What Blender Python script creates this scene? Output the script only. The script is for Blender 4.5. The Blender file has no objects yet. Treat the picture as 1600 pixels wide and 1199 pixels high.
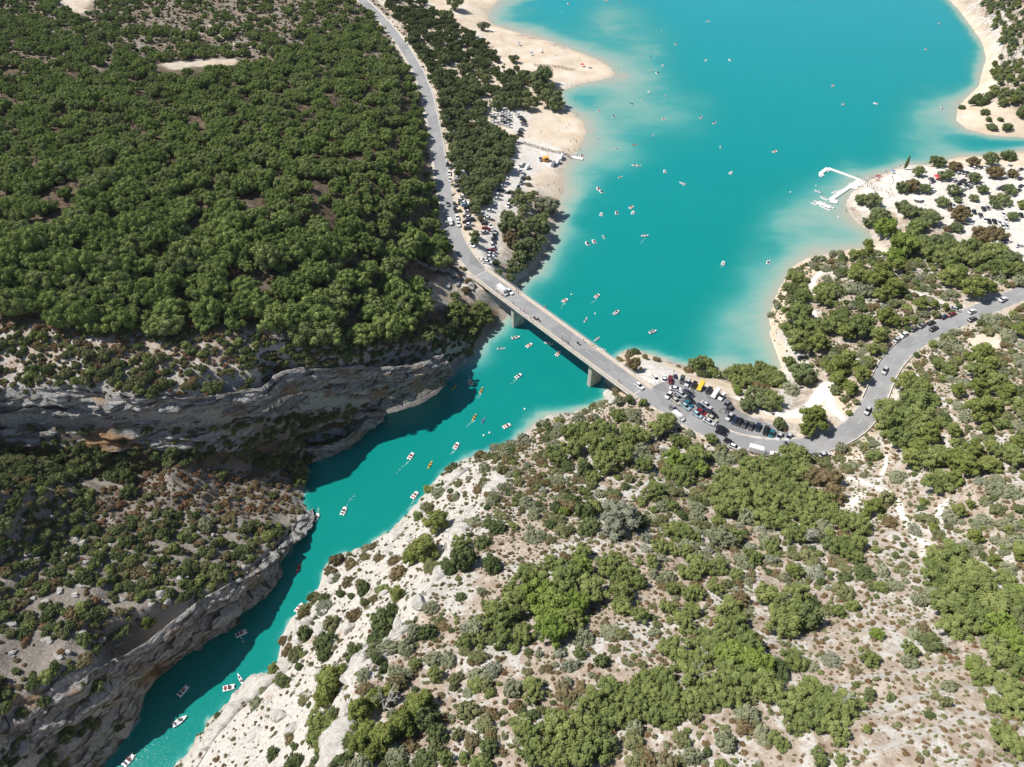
import bpy, bmesh, math, random
import numpy as np
from mathutils import Vector, Matrix
from mathutils.geometry import delaunay_2d_cdt

random.seed(7)
RNG = np.random.default_rng(11)
R = math.radians
SC = bpy.context.scene
COL = SC.collection

# ------------------------------------------------------------------ camera, light, exposure
PITCH = R(44.0)            # degrees below the horizon
FOC = 1109.0               # focal length in photo pixels (1600 wide)
HC = 200.0                 # metres above the water
CP, SP = math.cos(PITCH), math.sin(PITCH)
cam = bpy.data.cameras.new('camera')
cam.sensor_fit = 'HORIZONTAL'; cam.sensor_width = 36.0
cam.lens = 36.0 * FOC / 1600.0
cam.clip_start = 1.0; cam.clip_end = 6000.0
camo = bpy.data.objects.new('camera', cam); COL.objects.link(camo)
camo.location = (0, 0, HC); camo.rotation_euler = (R(90) - PITCH, 0, 0)
SC.camera = camo

SUN_EL, SUN_TO = R(53.0), Vector((-0.985, 0.17, 0)).normalized()   # horizontal direction towards the sun
world = bpy.data.worlds.new('World'); SC.world = world; world.use_nodes = True
wn = world.node_tree; wn.nodes.clear()
sky = wn.nodes.new('ShaderNodeTexSky'); sky.sky_type = 'NISHITA'; sky.sun_disc = False
sky.sun_elevation = SUN_EL; sky.sun_rotation = math.atan2(SUN_TO.x, SUN_TO.y)
sky.altitude = 500; sky.air_density = 1.0; sky.dust_density = 1.0; sky.ozone_density = 1.0
bg = wn.nodes.new('ShaderNodeBackground'); bg.inputs[1].default_value = 0.074
wo = wn.nodes.new('ShaderNodeOutputWorld')
wn.links.new(sky.outputs[0], bg.inputs[0]); wn.links.new(bg.outputs[0], wo.inputs[0])
sl = bpy.data.lights.new('sun', 'SUN'); sl.energy = 5.0; sl.angle = R(0.53); sl.color = (1.0, 0.955, 0.89)
so = bpy.data.objects.new('sun', sl); COL.objects.link(so)
sd = Vector((SUN_TO.x * math.cos(SUN_EL), SUN_TO.y * math.cos(SUN_EL), math.sin(SUN_EL)))
so.rotation_euler = sd.to_track_quat('Z', 'Y').to_euler(); so.location = (-300, 100, 400)
SC.view_settings.view_transform = 'Standard'
try: SC.view_settings.look = 'None'
except Exception: pass
SC.view_settings.exposure = 0.3; SC.view_settings.gamma = 1.0; SC.view_settings.use_curve_mapping = False
SC.cycles.max_bounces = 6; SC.cycles.diffuse_bounces = 2; SC.cycles.glossy_bounces = 2
SC.cycles.transmission_bounces = 2; SC.cycles.transparent_max_bounces = 8
SC.cycles.caustics_reflective = False; SC.cycles.caustics_refractive = False

# ------------------------------------------------------------------ helpers
def srgb(r, g, b):
    f = lambda c: (c / 255 / 12.92) if c <= 10 else ((c / 255 + 0.055) / 1.055) ** 2.4
    return (f(r), f(g), f(b), 1.0)

def W(px, py, z=0.0):
    """world point seen at photo pixel (px, py) at height z"""
    px = np.asarray(px, float); py = np.asarray(py, float); z = np.asarray(z, float)
    v = (py - 600.0) / FOC
    t = (HC - z) / (SP + v * CP)
    return t * (px - 800.0) / FOC, t * (CP - v * SP), z + 0 * t

def PX(x, y, z):
    """photo pixel of a world point, and its depth"""
    dz = HC - z
    dep = y * CP + dz * SP
    dep = np.where(dep < 1, 1, dep)
    return 800 + FOC * x / dep, 600 + FOC * (dz * CP - y * SP) / dep, dep

def hash2(ix, iy, seed):
    h = (ix.astype(np.int64) * 374761393 + iy.astype(np.int64) * 668265263 + seed * 974634777) & 0x7fffffff
    h = ((h ^ (h >> 13)) * 1274126177) & 0x7fffffff
    return ((h ^ (h >> 16)) & 0xffff) / 65535.0

def vnoise(x, y, seed=0):
    x = np.asarray(x, float); y = np.asarray(y, float)
    ix = np.floor(x); iy = np.floor(y); fx = x - ix; fy = y - iy
    fx = fx * fx * (3 - 2 * fx); fy = fy * fy * (3 - 2 * fy)
    ix = ix.astype(np.int64); iy = iy.astype(np.int64)
    a = hash2(ix, iy, seed); b = hash2(ix + 1, iy, seed); c = hash2(ix, iy + 1, seed); d = hash2(ix + 1, iy + 1, seed)
    return (a + (b - a) * fx) * (1 - fy) + (c + (d - c) * fx) * fy

def fbm(x, y, seed=0, octv=4):
    s = 0; a = 1; t = 0
    for k in range(octv):
        s = s + a * (vnoise(x * 2 ** k, y * 2 ** k, seed + k * 17) * 2 - 1); t += a; a *= 0.5
    return s / t

def inpoly(x, y, poly):
    x = np.asarray(x, float); y = np.asarray(y, float)
    ins = np.zeros(x.shape, bool); n = len(poly)
    for i in range(n):
        x1, y1 = poly[i]; x2, y2 = poly[(i + 1) % n]
        if y1 == y2: continue
        c = ((y1 > y) != (y2 > y)) & (x < (x2 - x1) * (y - y1) / (y2 - y1) + x1)
        ins ^= c
    return ins

def segdist(x, y, pts):
    d = np.full(np.shape(x), 1e9)
    for (x1, y1), (x2, y2) in zip(pts[:-1], pts[1:]):
        dx, dy = x2 - x1, y2 - y1; L = dx * dx + dy * dy + 1e-9
        t = np.clip(((x - x1) * dx + (y - y1) * dy) / L, 0, 1)
        d = np.minimum(d, (x - x1 - t * dx) ** 2 + (y - y1 - t * dy) ** 2)
    return np.sqrt(d)

def sstep(a, b, x):
    t = np.clip((x - a) / (b - a), 0, 1); return t * t * (3 - 2 * t)

def resample(pts, step):
    pts = np.array(pts, float); seg = np.linalg.norm(np.diff(pts[:, :2], axis=0), axis=1)
    s = np.concatenate([[0], np.cumsum(seg)]); n = max(2, int(s[-1] / step) + 1)
    t = np.linspace(0, s[-1], n)
    return np.stack([np.interp(t, s, pts[:, k]) for k in range(pts.shape[1])], 1)

def smooth_line(pts, step, it=3):
    p = resample(pts, step)
    for _ in range(it):
        q = p.copy(); q[1:-1] = (p[:-2] + 2 * p[1:-1] + p[2:]) / 4; p = q
    return p

def mesh_np(name, V, F, smooth=False):
    me = bpy.data.meshes.new(name)
    V = np.asarray(V, np.float32); F = np.asarray(F, np.int32)
    me.vertices.add(len(V)); me.vertices.foreach_set('co', V.ravel())
    k = F.shape[1]
    me.loops.add(F.size); me.loops.foreach_set('vertex_index', F.ravel())
    me.polygons.add(len(F)); me.polygons.foreach_set('loop_start', np.arange(0, F.size, k, dtype=np.int32))
    me.polygons.foreach_set('loop_total', np.full(len(F), k, np.int32))
    if smooth: me.polygons.foreach_set('use_smooth', np.ones(len(F), bool))
    me.update(calc_edges=True); me.validate()
    return me

def link(name, me, parent=None, **props):
    o = bpy.data.objects.new(name, me); COL.objects.link(o)
    if parent is not None: o.parent = parent
    for k, v in props.items():
        if v is not None: o[k] = v
    return o

def grid_faces(nr, nc):
    i = np.arange((nr - 1) * (nc - 1)); r = i // (nc - 1); c = i % (nc - 1); a = r * nc + c
    return np.stack([a, a + 1, a + nc + 1, a + nc], 1)

# ------------------------------------------------------------------ node material helpers
def mat(name):
    m = bpy.data.materials.new(name); m.use_nodes = True
    nt = m.node_tree; nt.nodes.clear(); return m, nt
def nd(nt, t, **kw):
    n = nt.nodes.new(t)
    for k, v in kw.items(): setattr(n, k, v)
    return n
def lk(nt, a, b): nt.links.new(a, b)
def noise(nt, vec, scale, detail=4, rough=.55, dist=0):
    n = nd(nt, 'ShaderNodeTexNoise'); n.inputs['Scale'].default_value = scale
    n.inputs['Detail'].default_value = detail; n.inputs['Roughness'].default_value = rough
    n.inputs['Distortion'].default_value = dist
    if vec is not None: lk(nt, vec, n.inputs['Vector'])
    return n.outputs['Fac']
def ramp(nt, fac, stops, interp='LINEAR'):
    n = nd(nt, 'ShaderNodeValToRGB'); cr = n.color_ramp; cr.interpolation = interp
    while len(cr.elements) < len(stops): cr.elements.new(0.5)
    for e, (p, c) in zip(cr.elements, stops): e.position = p; e.color = c if len(c) == 4 else (*c, 1)
    lk(nt, fac, n.inputs[0]); return n.outputs[0]
def mix(nt, fac, a, b, mode='MIX'):
    n = nd(nt, 'ShaderNodeMix', data_type='RGBA', blend_type=mode)
    for inp, v in ((n.inputs[0], fac), (n.inputs[6], a), (n.inputs[7], b)):
        if isinstance(v, (int, float)): inp.default_value = v
        elif isinstance(v, tuple): inp.default_value = v
        else: lk(nt, v, inp)
    return n.outputs[2]
def mathn(nt, op, a, b=0.0, clamp=False):
    n = nd(nt, 'ShaderNodeMath', operation=op, use_clamp=clamp)
    for inp, v in ((n.inputs[0], a), (n.inputs[1], b)):
        if isinstance(v, (int, float)): inp.default_value = v
        else: lk(nt, v, inp)
    return n.outputs[0]
def objpos(nt):
    return nd(nt, 'ShaderNodeTexCoord').outputs['Object']
def geopos(nt):
    return nd(nt, 'ShaderNodeNewGeometry').outputs['Position']
def scaled(nt, vec, s):
    n = nd(nt, 'ShaderNodeMapping'); n.inputs['Scale'].default_value = s; lk(nt, vec, n.inputs['Vector']); return n.outputs[0]
def bsdf(nt, col, rough=.9, spec=.2, bump=None, bstr=.5, bdist=.3, metal=0.0):
    p = nd(nt, 'ShaderNodeBsdfPrincipled')
    if isinstance(col, tuple): p.inputs['Base Color'].default_value = col
    else: lk(nt, col, p.inputs['Base Color'])
    if isinstance(rough, (int, float)): p.inputs['Roughness'].default_value = rough
    else: lk(nt, rough, p.inputs['Roughness'])
    p.inputs['Specular IOR Level'].default_value = spec; p.inputs['Metallic'].default_value = metal
    if bump is not None:
        b = nd(nt, 'ShaderNodeBump'); b.inputs['Strength'].default_value = bstr; b.inputs['Distance'].default_value = bdist
        lk(nt, bump, b.inputs['Height']); lk(nt, b.outputs[0], p.inputs['Normal'])
    o = nd(nt, 'ShaderNodeOutputMaterial'); lk(nt, p.outputs[0], o.inputs[0]); return p
def simple(name, col, rough=.6, spec=.3, var=.12, scale=3.0, metal=0.0):
    m, nt = mat(name)
    f = noise(nt, objpos(nt), scale, 3)
    a = tuple(c * (1 - var) for c in col[:3]) + (1,); b = tuple(min(1, c * (1 + var)) for c in col[:3]) + (1,)
    bsdf(nt, ramp(nt, f, [(.3, a), (.7, b)]), rough, spec, metal=metal); return m

# ------------------------------------------------------------------ traced lines of the place, and an added unseen buttress (photo pixel, height)
LS = [(95,1260),(150,1199),(182,1175),(214,1120),(222,1085),(245,1045),(300,1012),(345,985),(392,945),(425,900),(452,858),
      (474,820),(477,795),(474,765),(482,724),(520,712),(545,700),(566,682),(580,665),(604,648),(618,634),(640,622),(662,610),
      (690,600),(704,588),(708,572),(728,554),(746,540),(762,520),(786,502),(797,486),(800,465),(812,440),(834,424),(846,404),
      (858,384),(868,355),(874,330),(872,318),(880,300),(881,270),(886,255),(898,243),(908,228),(916,208),(912,192),(896,178),
      (880,168),(872,150),(880,142),(905,132),(940,125),(958,120),(962,115),(952,104),(930,92),(900,80),(870,68),(830,55),(800,48),(772,40),
      (762,28),(768,12),(780,0),(800,-30),(830,-70)]
RS = [(1850,218),(1750,222),(1660,226),(1600,236),(1560,240),(1500,246),(1450,258),(1415,258),(1392,268),(1368,278),(1350,287),(1332,300),(1322,318),
      (1324,330),(1335,347),(1358,362),(1368,378),(1350,388),(1318,392),(1290,396),(1262,404),(1240,416),(1224,440),(1210,468),
      (1202,500),(1206,530),(1216,556),(1220,576),(1190,590),(1160,592),(1130,584),(1098,576),(1070,572),(1045,564),(1020,556),
      (1000,549),(982,546),(968,552),(958,566),(950,590),(952,615),(945,630),(920,640),(885,646),(850,652),(830,668),(800,690),
      (760,708),(730,716),(692,738),(668,765),(650,790),(612,828),(570,855),(530,866),(505,888),(498,918),(480,942),(462,958),(436,998),
      (432,1035),(420,1055),(392,1068),(352,1102),(322,1130),(302,1168),(270,1199),(215,1260)]
TR = [(1455,-40),(1482,0),(1500,18),(1520,45),(1535,68),(1542,92),(1534,115),(1530,135),(1512,152),(1496,168),(1494,190),(1512,203),
      (1545,212),(1570,214),(1600,216),(1660,208),(1750,204),(1850,200)]
def wl(line, z=0): return [tuple(float(c) for c in W(a, b, z)[:2]) for a, b in line]
wLS, wRS, wTR = wl(LS), wl(RS), wl(TR)
farL = [(-60, 1250), (-120, 1500), (-150, 2600)]
farR = [(760, 1250), (900, 1500), (1000, 2600)]
wLSx = [(wLS[0][0] - 40, wLS[0][1] - 70)] + wLS + farL
wTRx = farR[::-1] + wTR
wRSx = wRS + [(wRS[-1][0] - 35, wRS[-1][1] - 75)]
LAKE = wLSx + wTRx + wRSx
BR0, BR1 = (751, 428, 13.2), (1001, 611, 13.2)
ROADL = [(548,-28,21),(565,0,20),(582,15,19.5),(602,36,19),(632,75,18),(654,112,17.5),(668,150,17),(680,205,16.6),(688,258,16.2),(696,310,15.6),(705,352,15),
         (715,380,14.5),(731,406,13.8),(751,428,13.2)]
ROADR = [(1001,611,13.2),(1040,635,13.2),(1078,657,13.3),(1110,676,13.5),(1150,692,13.7),(1193,700,13.8),(1235,701,14),(1275,697,14.2),(1308,687,14.5),(1340,667,14.9),
         (1360,642,15.3),(1372,612,16),(1383,582,16.7),(1400,557,17.3),(1425,536,18),(1462,515,18.8),(1512,494,19.8),(1562,473,20.8),(1600,457,21.5),(1680,425,23),(1800,380,25)]
def w3(line): return [tuple(float(c) for c in W(a, b, z)) for a, b, z in line]
wRL = smooth_line([(-330.0, 1500.0, 24.0), (-230.0, 900.0, 22.5)] + w3(ROADL), 4.0, 4)
wRR = smooth_line(w3(ROADR), 4.0, 4)

# cliff lines: lip given with height; foot height solved so that the wall stands nearly vertical
LIPA = [(-140,622,50),(-60,616,48),(0,612,46),(60,610,46),(119,612,45),(200,624,43),(260,621,42),(328,620,40),(406,608,36.5),(440,584,35.5),(475,576,33.5),
        (520,574,31),(569,571,28),(610,573,25),(647,572,22),(680,562,19.5),(694,555,17)]
FOOTA = [(-140,672),(-60,668),(0,664),(60,666),(119,668),(188,669),(269,670),(344,666),(406,650),(440,642),(475,638),(520,634),(560,630),(600,634),(620,630),(642,621),(664,609),(690,599),(704,587)]
LIPB = [(-140,678),(0,674),(130,676),(266,679),(360,679),(430,672),(480,664),(520,655),(552,648),(578,640),(596,634)]
FOOTB = [(-140,700),(0,692),(130,694),(266,698),(360,700),(430,697),(480,696),(520,690),(552,684),(576,664),(602,648)]
def yref(lip, px):
    xs = [p[0] for p in lip]; P = np.array(w3(lip)); return np.interp(px, xs, P[:, 1])
def zfor(px, py, Y):
    v = (py - 600.0) / FOC; return HC - Y * (SP + v * CP) / (CP - v * SP)
FOOTA3 = [(a, b, max(0.3, float(zfor(a, b, yref(LIPA, a) - 2.0)))) for a, b in FOOTA]
LIPB3 = [(a, b, max(0.5, float(zfor(a, b, yref(LIPA, a) - 4.5)))) for a, b in LIPB]
FOOTB3 = [(a, b, max(0.2, float(zfor(a, b, yref(LIPB3, a) - 1.5)))) for a, b in FOOTB]
# gorge wall on the near left: lip high above the water, foot on the shore line
LIPD = [(470,800,2.5),(455,835,4),(432,858,6.5),(402,886,9.5),(375,905,12.5),(345,922,15.5),(314,938,17),(270,968,19),(232,1000,19.5),(196,1022,20),(160,1040,21),(120,1056,22),(80,1074,23),(40,1090,24),(0,1106,25),(-60,1150,28),(-140,1240,30)]
SC1T = [(800,748,22),(770,770,25),(728,828,30),(706,868,33),(650,925,39),(640,968,41),(566,1028,46),(548,1090,50),(540,1150,54),(528,1240,60)]
SC1B = [(785,752,19),(752,778,19),(708,838,23),(684,884,26),(628,940,31),(614,990,33),(546,1042,37),(530,1100,41),(520,1160,44),(505,1250,50)]
PTS = [(700,20,8),(735,50,6),(760,100,5),(800,110,4),(840,100,3),(880,105,2.2),(925,110,1.2),(870,130,1.5),(830,150,3),(780,170,4.5),(850,200,2.5),(885,200,1.6),
  (800,215,4),(840,250,3),(865,262,2),(855,290,3),(790,260,7),(760,300,11),(790,310,10),(830,310,6),(740,340,14),(760,370,13),(800,350,10),(840,360,5),(780,400,10.5),
  (820,390,6),(775,425,10),(805,425,4),(720,290,15),(720,200,9),(735,250,10),(720,130,9),(690,80,10),(660,30,11),(650,-20,13),(700,-20,9),(760,-10,1.5),(740,30,3),
  (640,330,26),(640,300,30),(655,240,22),(645,180,22),(625,130,24),(600,90,24),(570,50,24),(530,0,26),(600,250,38),(560,300,43),(500,300,48),(450,200,46),(540,180,38),(480,30,30),
  (400,100,38),(300,50,38),(200,30,42),(0,20,48),(0,100,52),(150,120,48),(300,150,47),(0,250,62),(150,300,62),(300,300,58),(400,350,55),(500,400,46),(600,400,34),
  (650,385,25),(682,400,17.5),(0,400,62),(150,420,58),(300,430,52),(400,450,48),(520,470,39),(610,460,28),(660,440,19),(700,425,14.5),(720,440,11.5),(700,460,10),(745,455,9),(760,480,4),(730,500,7),
  (0,520,54),(100,520,53),(250,530,49),(400,530,44),(500,530,39),(600,530,30),(670,525,22),(700,520,14),(725,530,6),
  (0,560,50),(150,570,48),(300,580,45),(400,575,41),(480,550,37),(560,550,32),(640,550,25),
  (-70,700,56),(-95,722,58),(-45,708,40),(-60,765,32),(-120,830,34),(0,715,23),(0,745,20),(0,775,21),(80,720,21),(130,750,18),(200,720,18),(260,740,15),(330,725,13),(400,718,9),(440,712,6),(380,745,8),(440,745,4),  # leading points raise an unseen buttress, added to shade the terrace
  (0,800,26),(100,810,24),(250,800,16),(350,790,10),(440,780,4),(0,900,28),(130,900,25),(260,880,19),(360,850,11),(430,820,5),(0,1000,27),(130,980,24),(250,950,20),(330,900,15),
  (100,1120,14),(160,1120,9),(60,1150,13),(120,1190,5),(180,1085,10),(205,1050,11),(250,1010,12),(0,1199,20),
  (600,895,14),(640,850,13),(560,950,17),(560,900,10),(520,980,15),(500,1040,17),(470,1010,9),(460,1090,19),(410,1110,15),(380,1160,18),(340,1180,14),(440,1199,28),
  (700,780,12),(740,745,12),(690,810,16),(860,690,8),(900,668,8),(940,652,10),(800,720,11),(958,640,12),(1000,660,12.6),(950,690,14),(1050,700,13.4),(1100,740,15),(1200,745,16),(1290,735,17),(1350,715,18),
  (1400,700,22),(1430,640,24),(1450,590,22),(1500,560,23),(1580,520,24.5),(1600,620,34),(1600,720,40),(1500,700,32),(1500,780,38),(1400,800,30),(1300,800,26),(1450,870,41),(1600,850,48),(1600,950,56),(1500,1000,56),
  (1350,950,47),(1400,1199,72),(1600,1199,78),(1200,1199,67),(1000,1199,63),(800,1199,60),(650,1199,58),(1200,900,39),(1100,850,32),(1000,800,27),(900,760,21),(840,760,23),
  (780,850,33),(880,850,34),(1000,950,45),(1000,1050,54),(850,1000,48),(760,930,41),(700,1000,46),(640,1080,51),(1200,1050,57),(1100,1120,61),(800,1100,56),(900,1150,60),
  (990,570,8.5),(1010,575,11.5),(1030,585,13),(985,590,12.6),(1060,588,12.6),(1100,600,12.8),(1130,612,12.8),(1150,625,13),(1075,600,13.2),(1120,640,13.3),(1180,655,13.5),(1215,672,13.8),(975,570,8),(968,590,11),
  (1200,640,12.8),(1160,605,9),(1200,610,9),(1230,640,12.5),(1280,620,12),(1300,660,14),(1330,640,14.5),(1340,600,14.5),(1230,590,5),(1250,540,8),(1230,500,6),(1260,460,7),(1300,520,11),(1350,540,15),(1320,470,11),(1290,430,5),(1380,500,16),
  (1400,460,15),(1450,480,17.5),(1500,450,17),(1400,420,11),(1350,410,5),(1500,400,11),(1580,420,17),(1400,370,5),(1450,350,7),(1500,340,8),(1580,330,9),(1380,330,4),(1400,300,3.5),(1350,320,1.8),(1400,275,2.2),(1450,285,5),(1520,270,4),(1580,265,5),
  (1590,380,11),(1550,300,7),(1560,190,4),(1530,185,3),(1590,150,10),(1560,120,8),(1580,60,14),(1540,20,8),(1600,0,20),(1700,100,25),(1700,300,14),(1700,-30,35)]
WPTS = [(-900,-120,45),(-300,-120,40),(-150,-60,30),(0,-120,85),(150,-120,95),(500,-120,110),(900,-120,120),(-400,100,40),(-650,150,60),(-900,300,70),(-700,400,65),(-900,700,60),(-600,800,50),(-500,1100,60),(-900,1400,90),
  (-300,1500,40),(300,100,75),(500,200,90),(500,400,60),(700,300,90),(900,500,90),(900,800,80),(750,1000,50),(1100,1300,90),(-900,2600,150),(1500,2600,180),(1500,-120,120),(1500,1000,120)]
chains = [[(x, y, 0.0) for x, y in wLSx], [(x, y, 0.0) for x, y in wTRx], [(x, y, 0.0) for x, y in wRSx],
          w3(LIPA), w3(FOOTA3), w3(LIPB3), w3(FOOTB3[:-2]), w3(LIPD), w3(SC1T), w3(SC1B)]
V2, VZ, E = [], [], []
for ch in chains:
    b = len(V2)
    for p in ch: V2.append(Vector(p[:2])); VZ.append(p[2])
    E += [(b + i, b + i + 1) for i in range(len(ch) - 1)]
for p in w3(PTS) + [tuple(map(float, q)) for q in WPTS]: V2.append(Vector(p[:2])); VZ.append(p[2])
for line in (wRL[::3], wRR[::3]):
    for p in line: V2.append(Vector((float(p[0]), float(p[1])))); VZ.append(float(p[2]))
ov, oe, of, o_v, o_e, o_f = delaunay_2d_cdt(V2, E, [], 0, 1e-4)
oz = []
for k, src in enumerate(o_v):
    if src: oz.append(float(np.mean([VZ[s] for s in src])))
    else: oz.append(None)
known = np.array([[*ov[k], oz[k]] for k in range(len(ov)) if oz[k] is not None])
for k in range(len(ov)):
    if oz[k] is None:
        d = (known[:, 0] - ov[k][0]) ** 2 + (known[:, 1] - ov[k][1]) ** 2; oz[k] = float(known[np.argmin(d), 2])
GX0, GX1, GY0, GY1, GS = -640.0, 760.0, -120.0, 1500.0, 1.25
nx, ny = int((GX1 - GX0) / GS) + 1, int((GY1 - GY0) / GS) + 1
HG = np.full((ny, nx), np.nan)
for f in of:
    for k in range(1, len(f) - 1):
        A, B, C = [np.array((ov[j][0], ov[j][1], oz[j])) for j in (f[0], f[k], f[k + 1])]
        i0 = max(0, int((min(A[0], B[0], C[0]) - GX0) / GS)); i1 = min(nx - 1, int((max(A[0], B[0], C[0]) - GX0) / GS) + 1)
        j0 = max(0, int((min(A[1], B[1], C[1]) - GY0) / GS)); j1 = min(ny - 1, int((max(A[1], B[1], C[1]) - GY0) / GS) + 1)
        if i1 < i0 or j1 < j0: continue
        X, Y = np.meshgrid(GX0 + GS * np.arange(i0, i1 + 1), GY0 + GS * np.arange(j0, j1 + 1))
        det = (B[1] - C[1]) * (A[0] - C[0]) + (C[0] - B[0]) * (A[1] - C[1])
        if abs(det) < 1e-9: continue
        l1 = ((B[1] - C[1]) * (X - C[0]) + (C[0] - B[0]) * (Y - C[1])) / det
        l2 = ((C[1] - A[1]) * (X - C[0]) + (A[0] - C[0]) * (Y - C[1])) / det
        l3 = 1 - l1 - l2; m = (l1 >= -1e-6) & (l2 >= -1e-6) & (l3 >= -1e-6)
        Z = l1 * A[2] + l2 * B[2] + l3 * C[2]
        sub = HG[j0:j1 + 1, i0:i1 + 1]; sub[m] = Z[m]
HG[np.isnan(HG)] = 40.0
GXX, GYY = np.meshgrid(GX0 + GS * np.arange(nx), GY0 + GS * np.arange(ny))
def gauss(A, s):
    r = int(3 * s); k = np.exp(-np.arange(-r, r + 1) ** 2 / (2 * s * s)); k /= k.sum()
    P = np.pad(A, ((r, r), (0, 0)), 'edge'); A = sum(k[i] * P[i:i + A.shape[0]] for i in range(2 * r + 1))
    P = np.pad(A, ((0, 0), (r, r)), 'edge'); return sum(k[i] * P[:, i:i + A.shape[1]] for i in range(2 * r + 1))
def coarse(fn, st=2):
    """evaluate fn on every st-th grid node, bilinear in between"""
    cx = GX0 + GS * np.arange(0, nx + st, st); cy = GY0 + GS * np.arange(0, ny + st, st)
    C = fn(*np.meshgrid(cx, cy))
    ii = np.arange(nx) / st; jj = np.arange(ny) / st
    i0 = ii.astype(int); j0 = jj.astype(int); fi = ii - i0; fj = (jj - j0)[:, None]
    T = C[:, i0] * (1 - fi) + C[:, i0 + 1] * fi
    return T[j0] * (1 - fj) + T[j0 + 1] * fj
lake = inpoly(GXX, GYY, LAKE)
cl = lambda L: [p[:2] for p in w3(L)]
dshore = coarse(lambda x, y: np.minimum(np.minimum(segdist(x, y, wLSx), segdist(x, y, wRSx)), segdist(x, y, wTRx)))
dcliff = coarse(lambda x, y: np.minimum.reduce([segdist(x, y, cl(L)) for L in (LIPA, FOOTA3, LIPB3, FOOTB3, LIPD, SC1T, SC1B)]))
S6 = gauss(HG, 5.0); S1 = gauss(HG, 0.9)
wgt = sstep(3, 16, np.minimum(dcliff, dshore))
HG = S1 * (1 - wgt) + S6 * wgt
droad = coarse(lambda x, y: np.minimum(segdist(x, y, wRL[:, :2].tolist()), segdist(x, y, wRR[:, :2].tolist())))
LOT = [(1018,606),(1034,598),(1052,592),(1080,597),(1110,607),(1138,622),(1150,640),(1172,652),(1206,664),(1246,680),(1262,690),(1236,702),(1150,694),(1078,660),(1035,632)]
wLOT = [tuple(float(c) for c in W(a, b, 13.4)[:2]) for a, b in LOT]
inlot = inpoly(GXX, GYY, wLOT)
pxg, pyg, _ = PX(GXX, GYY, HG)
rockR = ((pxg > 500) & (pyg > 700)).astype(float)
rough_amt = np.clip(np.minimum(dshore / 8, (droad - 5) / 12), 0, 1)
right_hill = sstep(0, 20, GXX - (-80 + (GYY - 40) * .55)) * sstep(330, 260, GYY)
HG = HG + rough_amt * (1.6 * fbm(GXX / 34, GYY / 34, 3, 3) + .5 * fbm(GXX / 7, GYY / 7, 9, 3))
led = (HG + 2.2 * fbm(GXX / 16, GYY / 16, 77, 3)) / 4.5           # low limestone ledges on the near right slope
HG = HG + right_hill * rough_amt * 1.3 * (sstep(.32, .68, led - np.floor(led)) - (led - np.floor(led)))
left_low = sstep(20, -10, GXX + 60 - (GYY - 60) * .3) * sstep(175, 150, GYY)
led = (HG + 1.5 * fbm(GXX / 12, GYY / 12, 78, 3)) / 3.6
HG = HG + left_low * rough_amt * 2.0 * (sstep(.3, .7, led - np.floor(led)) - (led - np.floor(led)))
_gy, _gx = np.gradient(HG, GS); _sl = gauss(np.clip(np.hypot(_gx, _gy) - .45, 0, 2), 1.5)
HG = HG + np.clip(dshore / 6, 0, 1) * np.clip((droad - 6) / 8, 0, 1) * _sl * (1.5 * fbm(GXX / 5, GYY / 5, 91, 3) + .7 * fbm(GXX / 2, GYY / 2, 92, 2))
def nearest_z(line, X, Y):
    Z = np.zeros(X.shape); best = np.full(X.shape, 1e18)
    for p in line:
        d = (X - p[0]) ** 2 + (Y - p[1]) ** 2; m = d < best; best[m] = d[m]; Z[m] = p[2]
    return Z
mroad = droad < 16
zr = nearest_z(np.vstack([wRL, wRR]), GXX[mroad], GYY[mroad])
w_ = 1 - sstep(5.2, 13, droad[mroad])
HG[mroad] = HG[mroad] * (1 - w_) + (zr - 0.12) * w_
HG[inlot] = 13.28
# keep the ground clear of the bridge deck between its ends
P0, P1 = np.array(W(*BR0)), np.array(W(*BR1))
bd = (P1 - P0)[:2]; BL = float(np.linalg.norm(bd)); bu = bd / BL; bp = np.array((-bu[1], bu[0]))
al = (GXX - P0[0]) * bu[0] + (GYY - P0[1]) * bu[1]; ac = (GXX - P0[0]) * bp[0] + (GYY - P0[1]) * bp[1]
under = (al > 1.5) & (al < BL - 1.5) & (abs(ac) < 7)
HG[under] = np.minimum(HG[under], 13.2 - 1.9 - .22 * np.minimum(al[under] - 1.5, BL - 1.5 - al[under]))
HG = np.where(lake, -0.12 - np.minimum(dshore * 0.35, 8), np.maximum(HG, 0.12 + np.minimum(dshore * .08, .5)))
HG = np.where((dshore < 1.2), np.where(lake, -dshore * .25, dshore * .25), HG)

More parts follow.
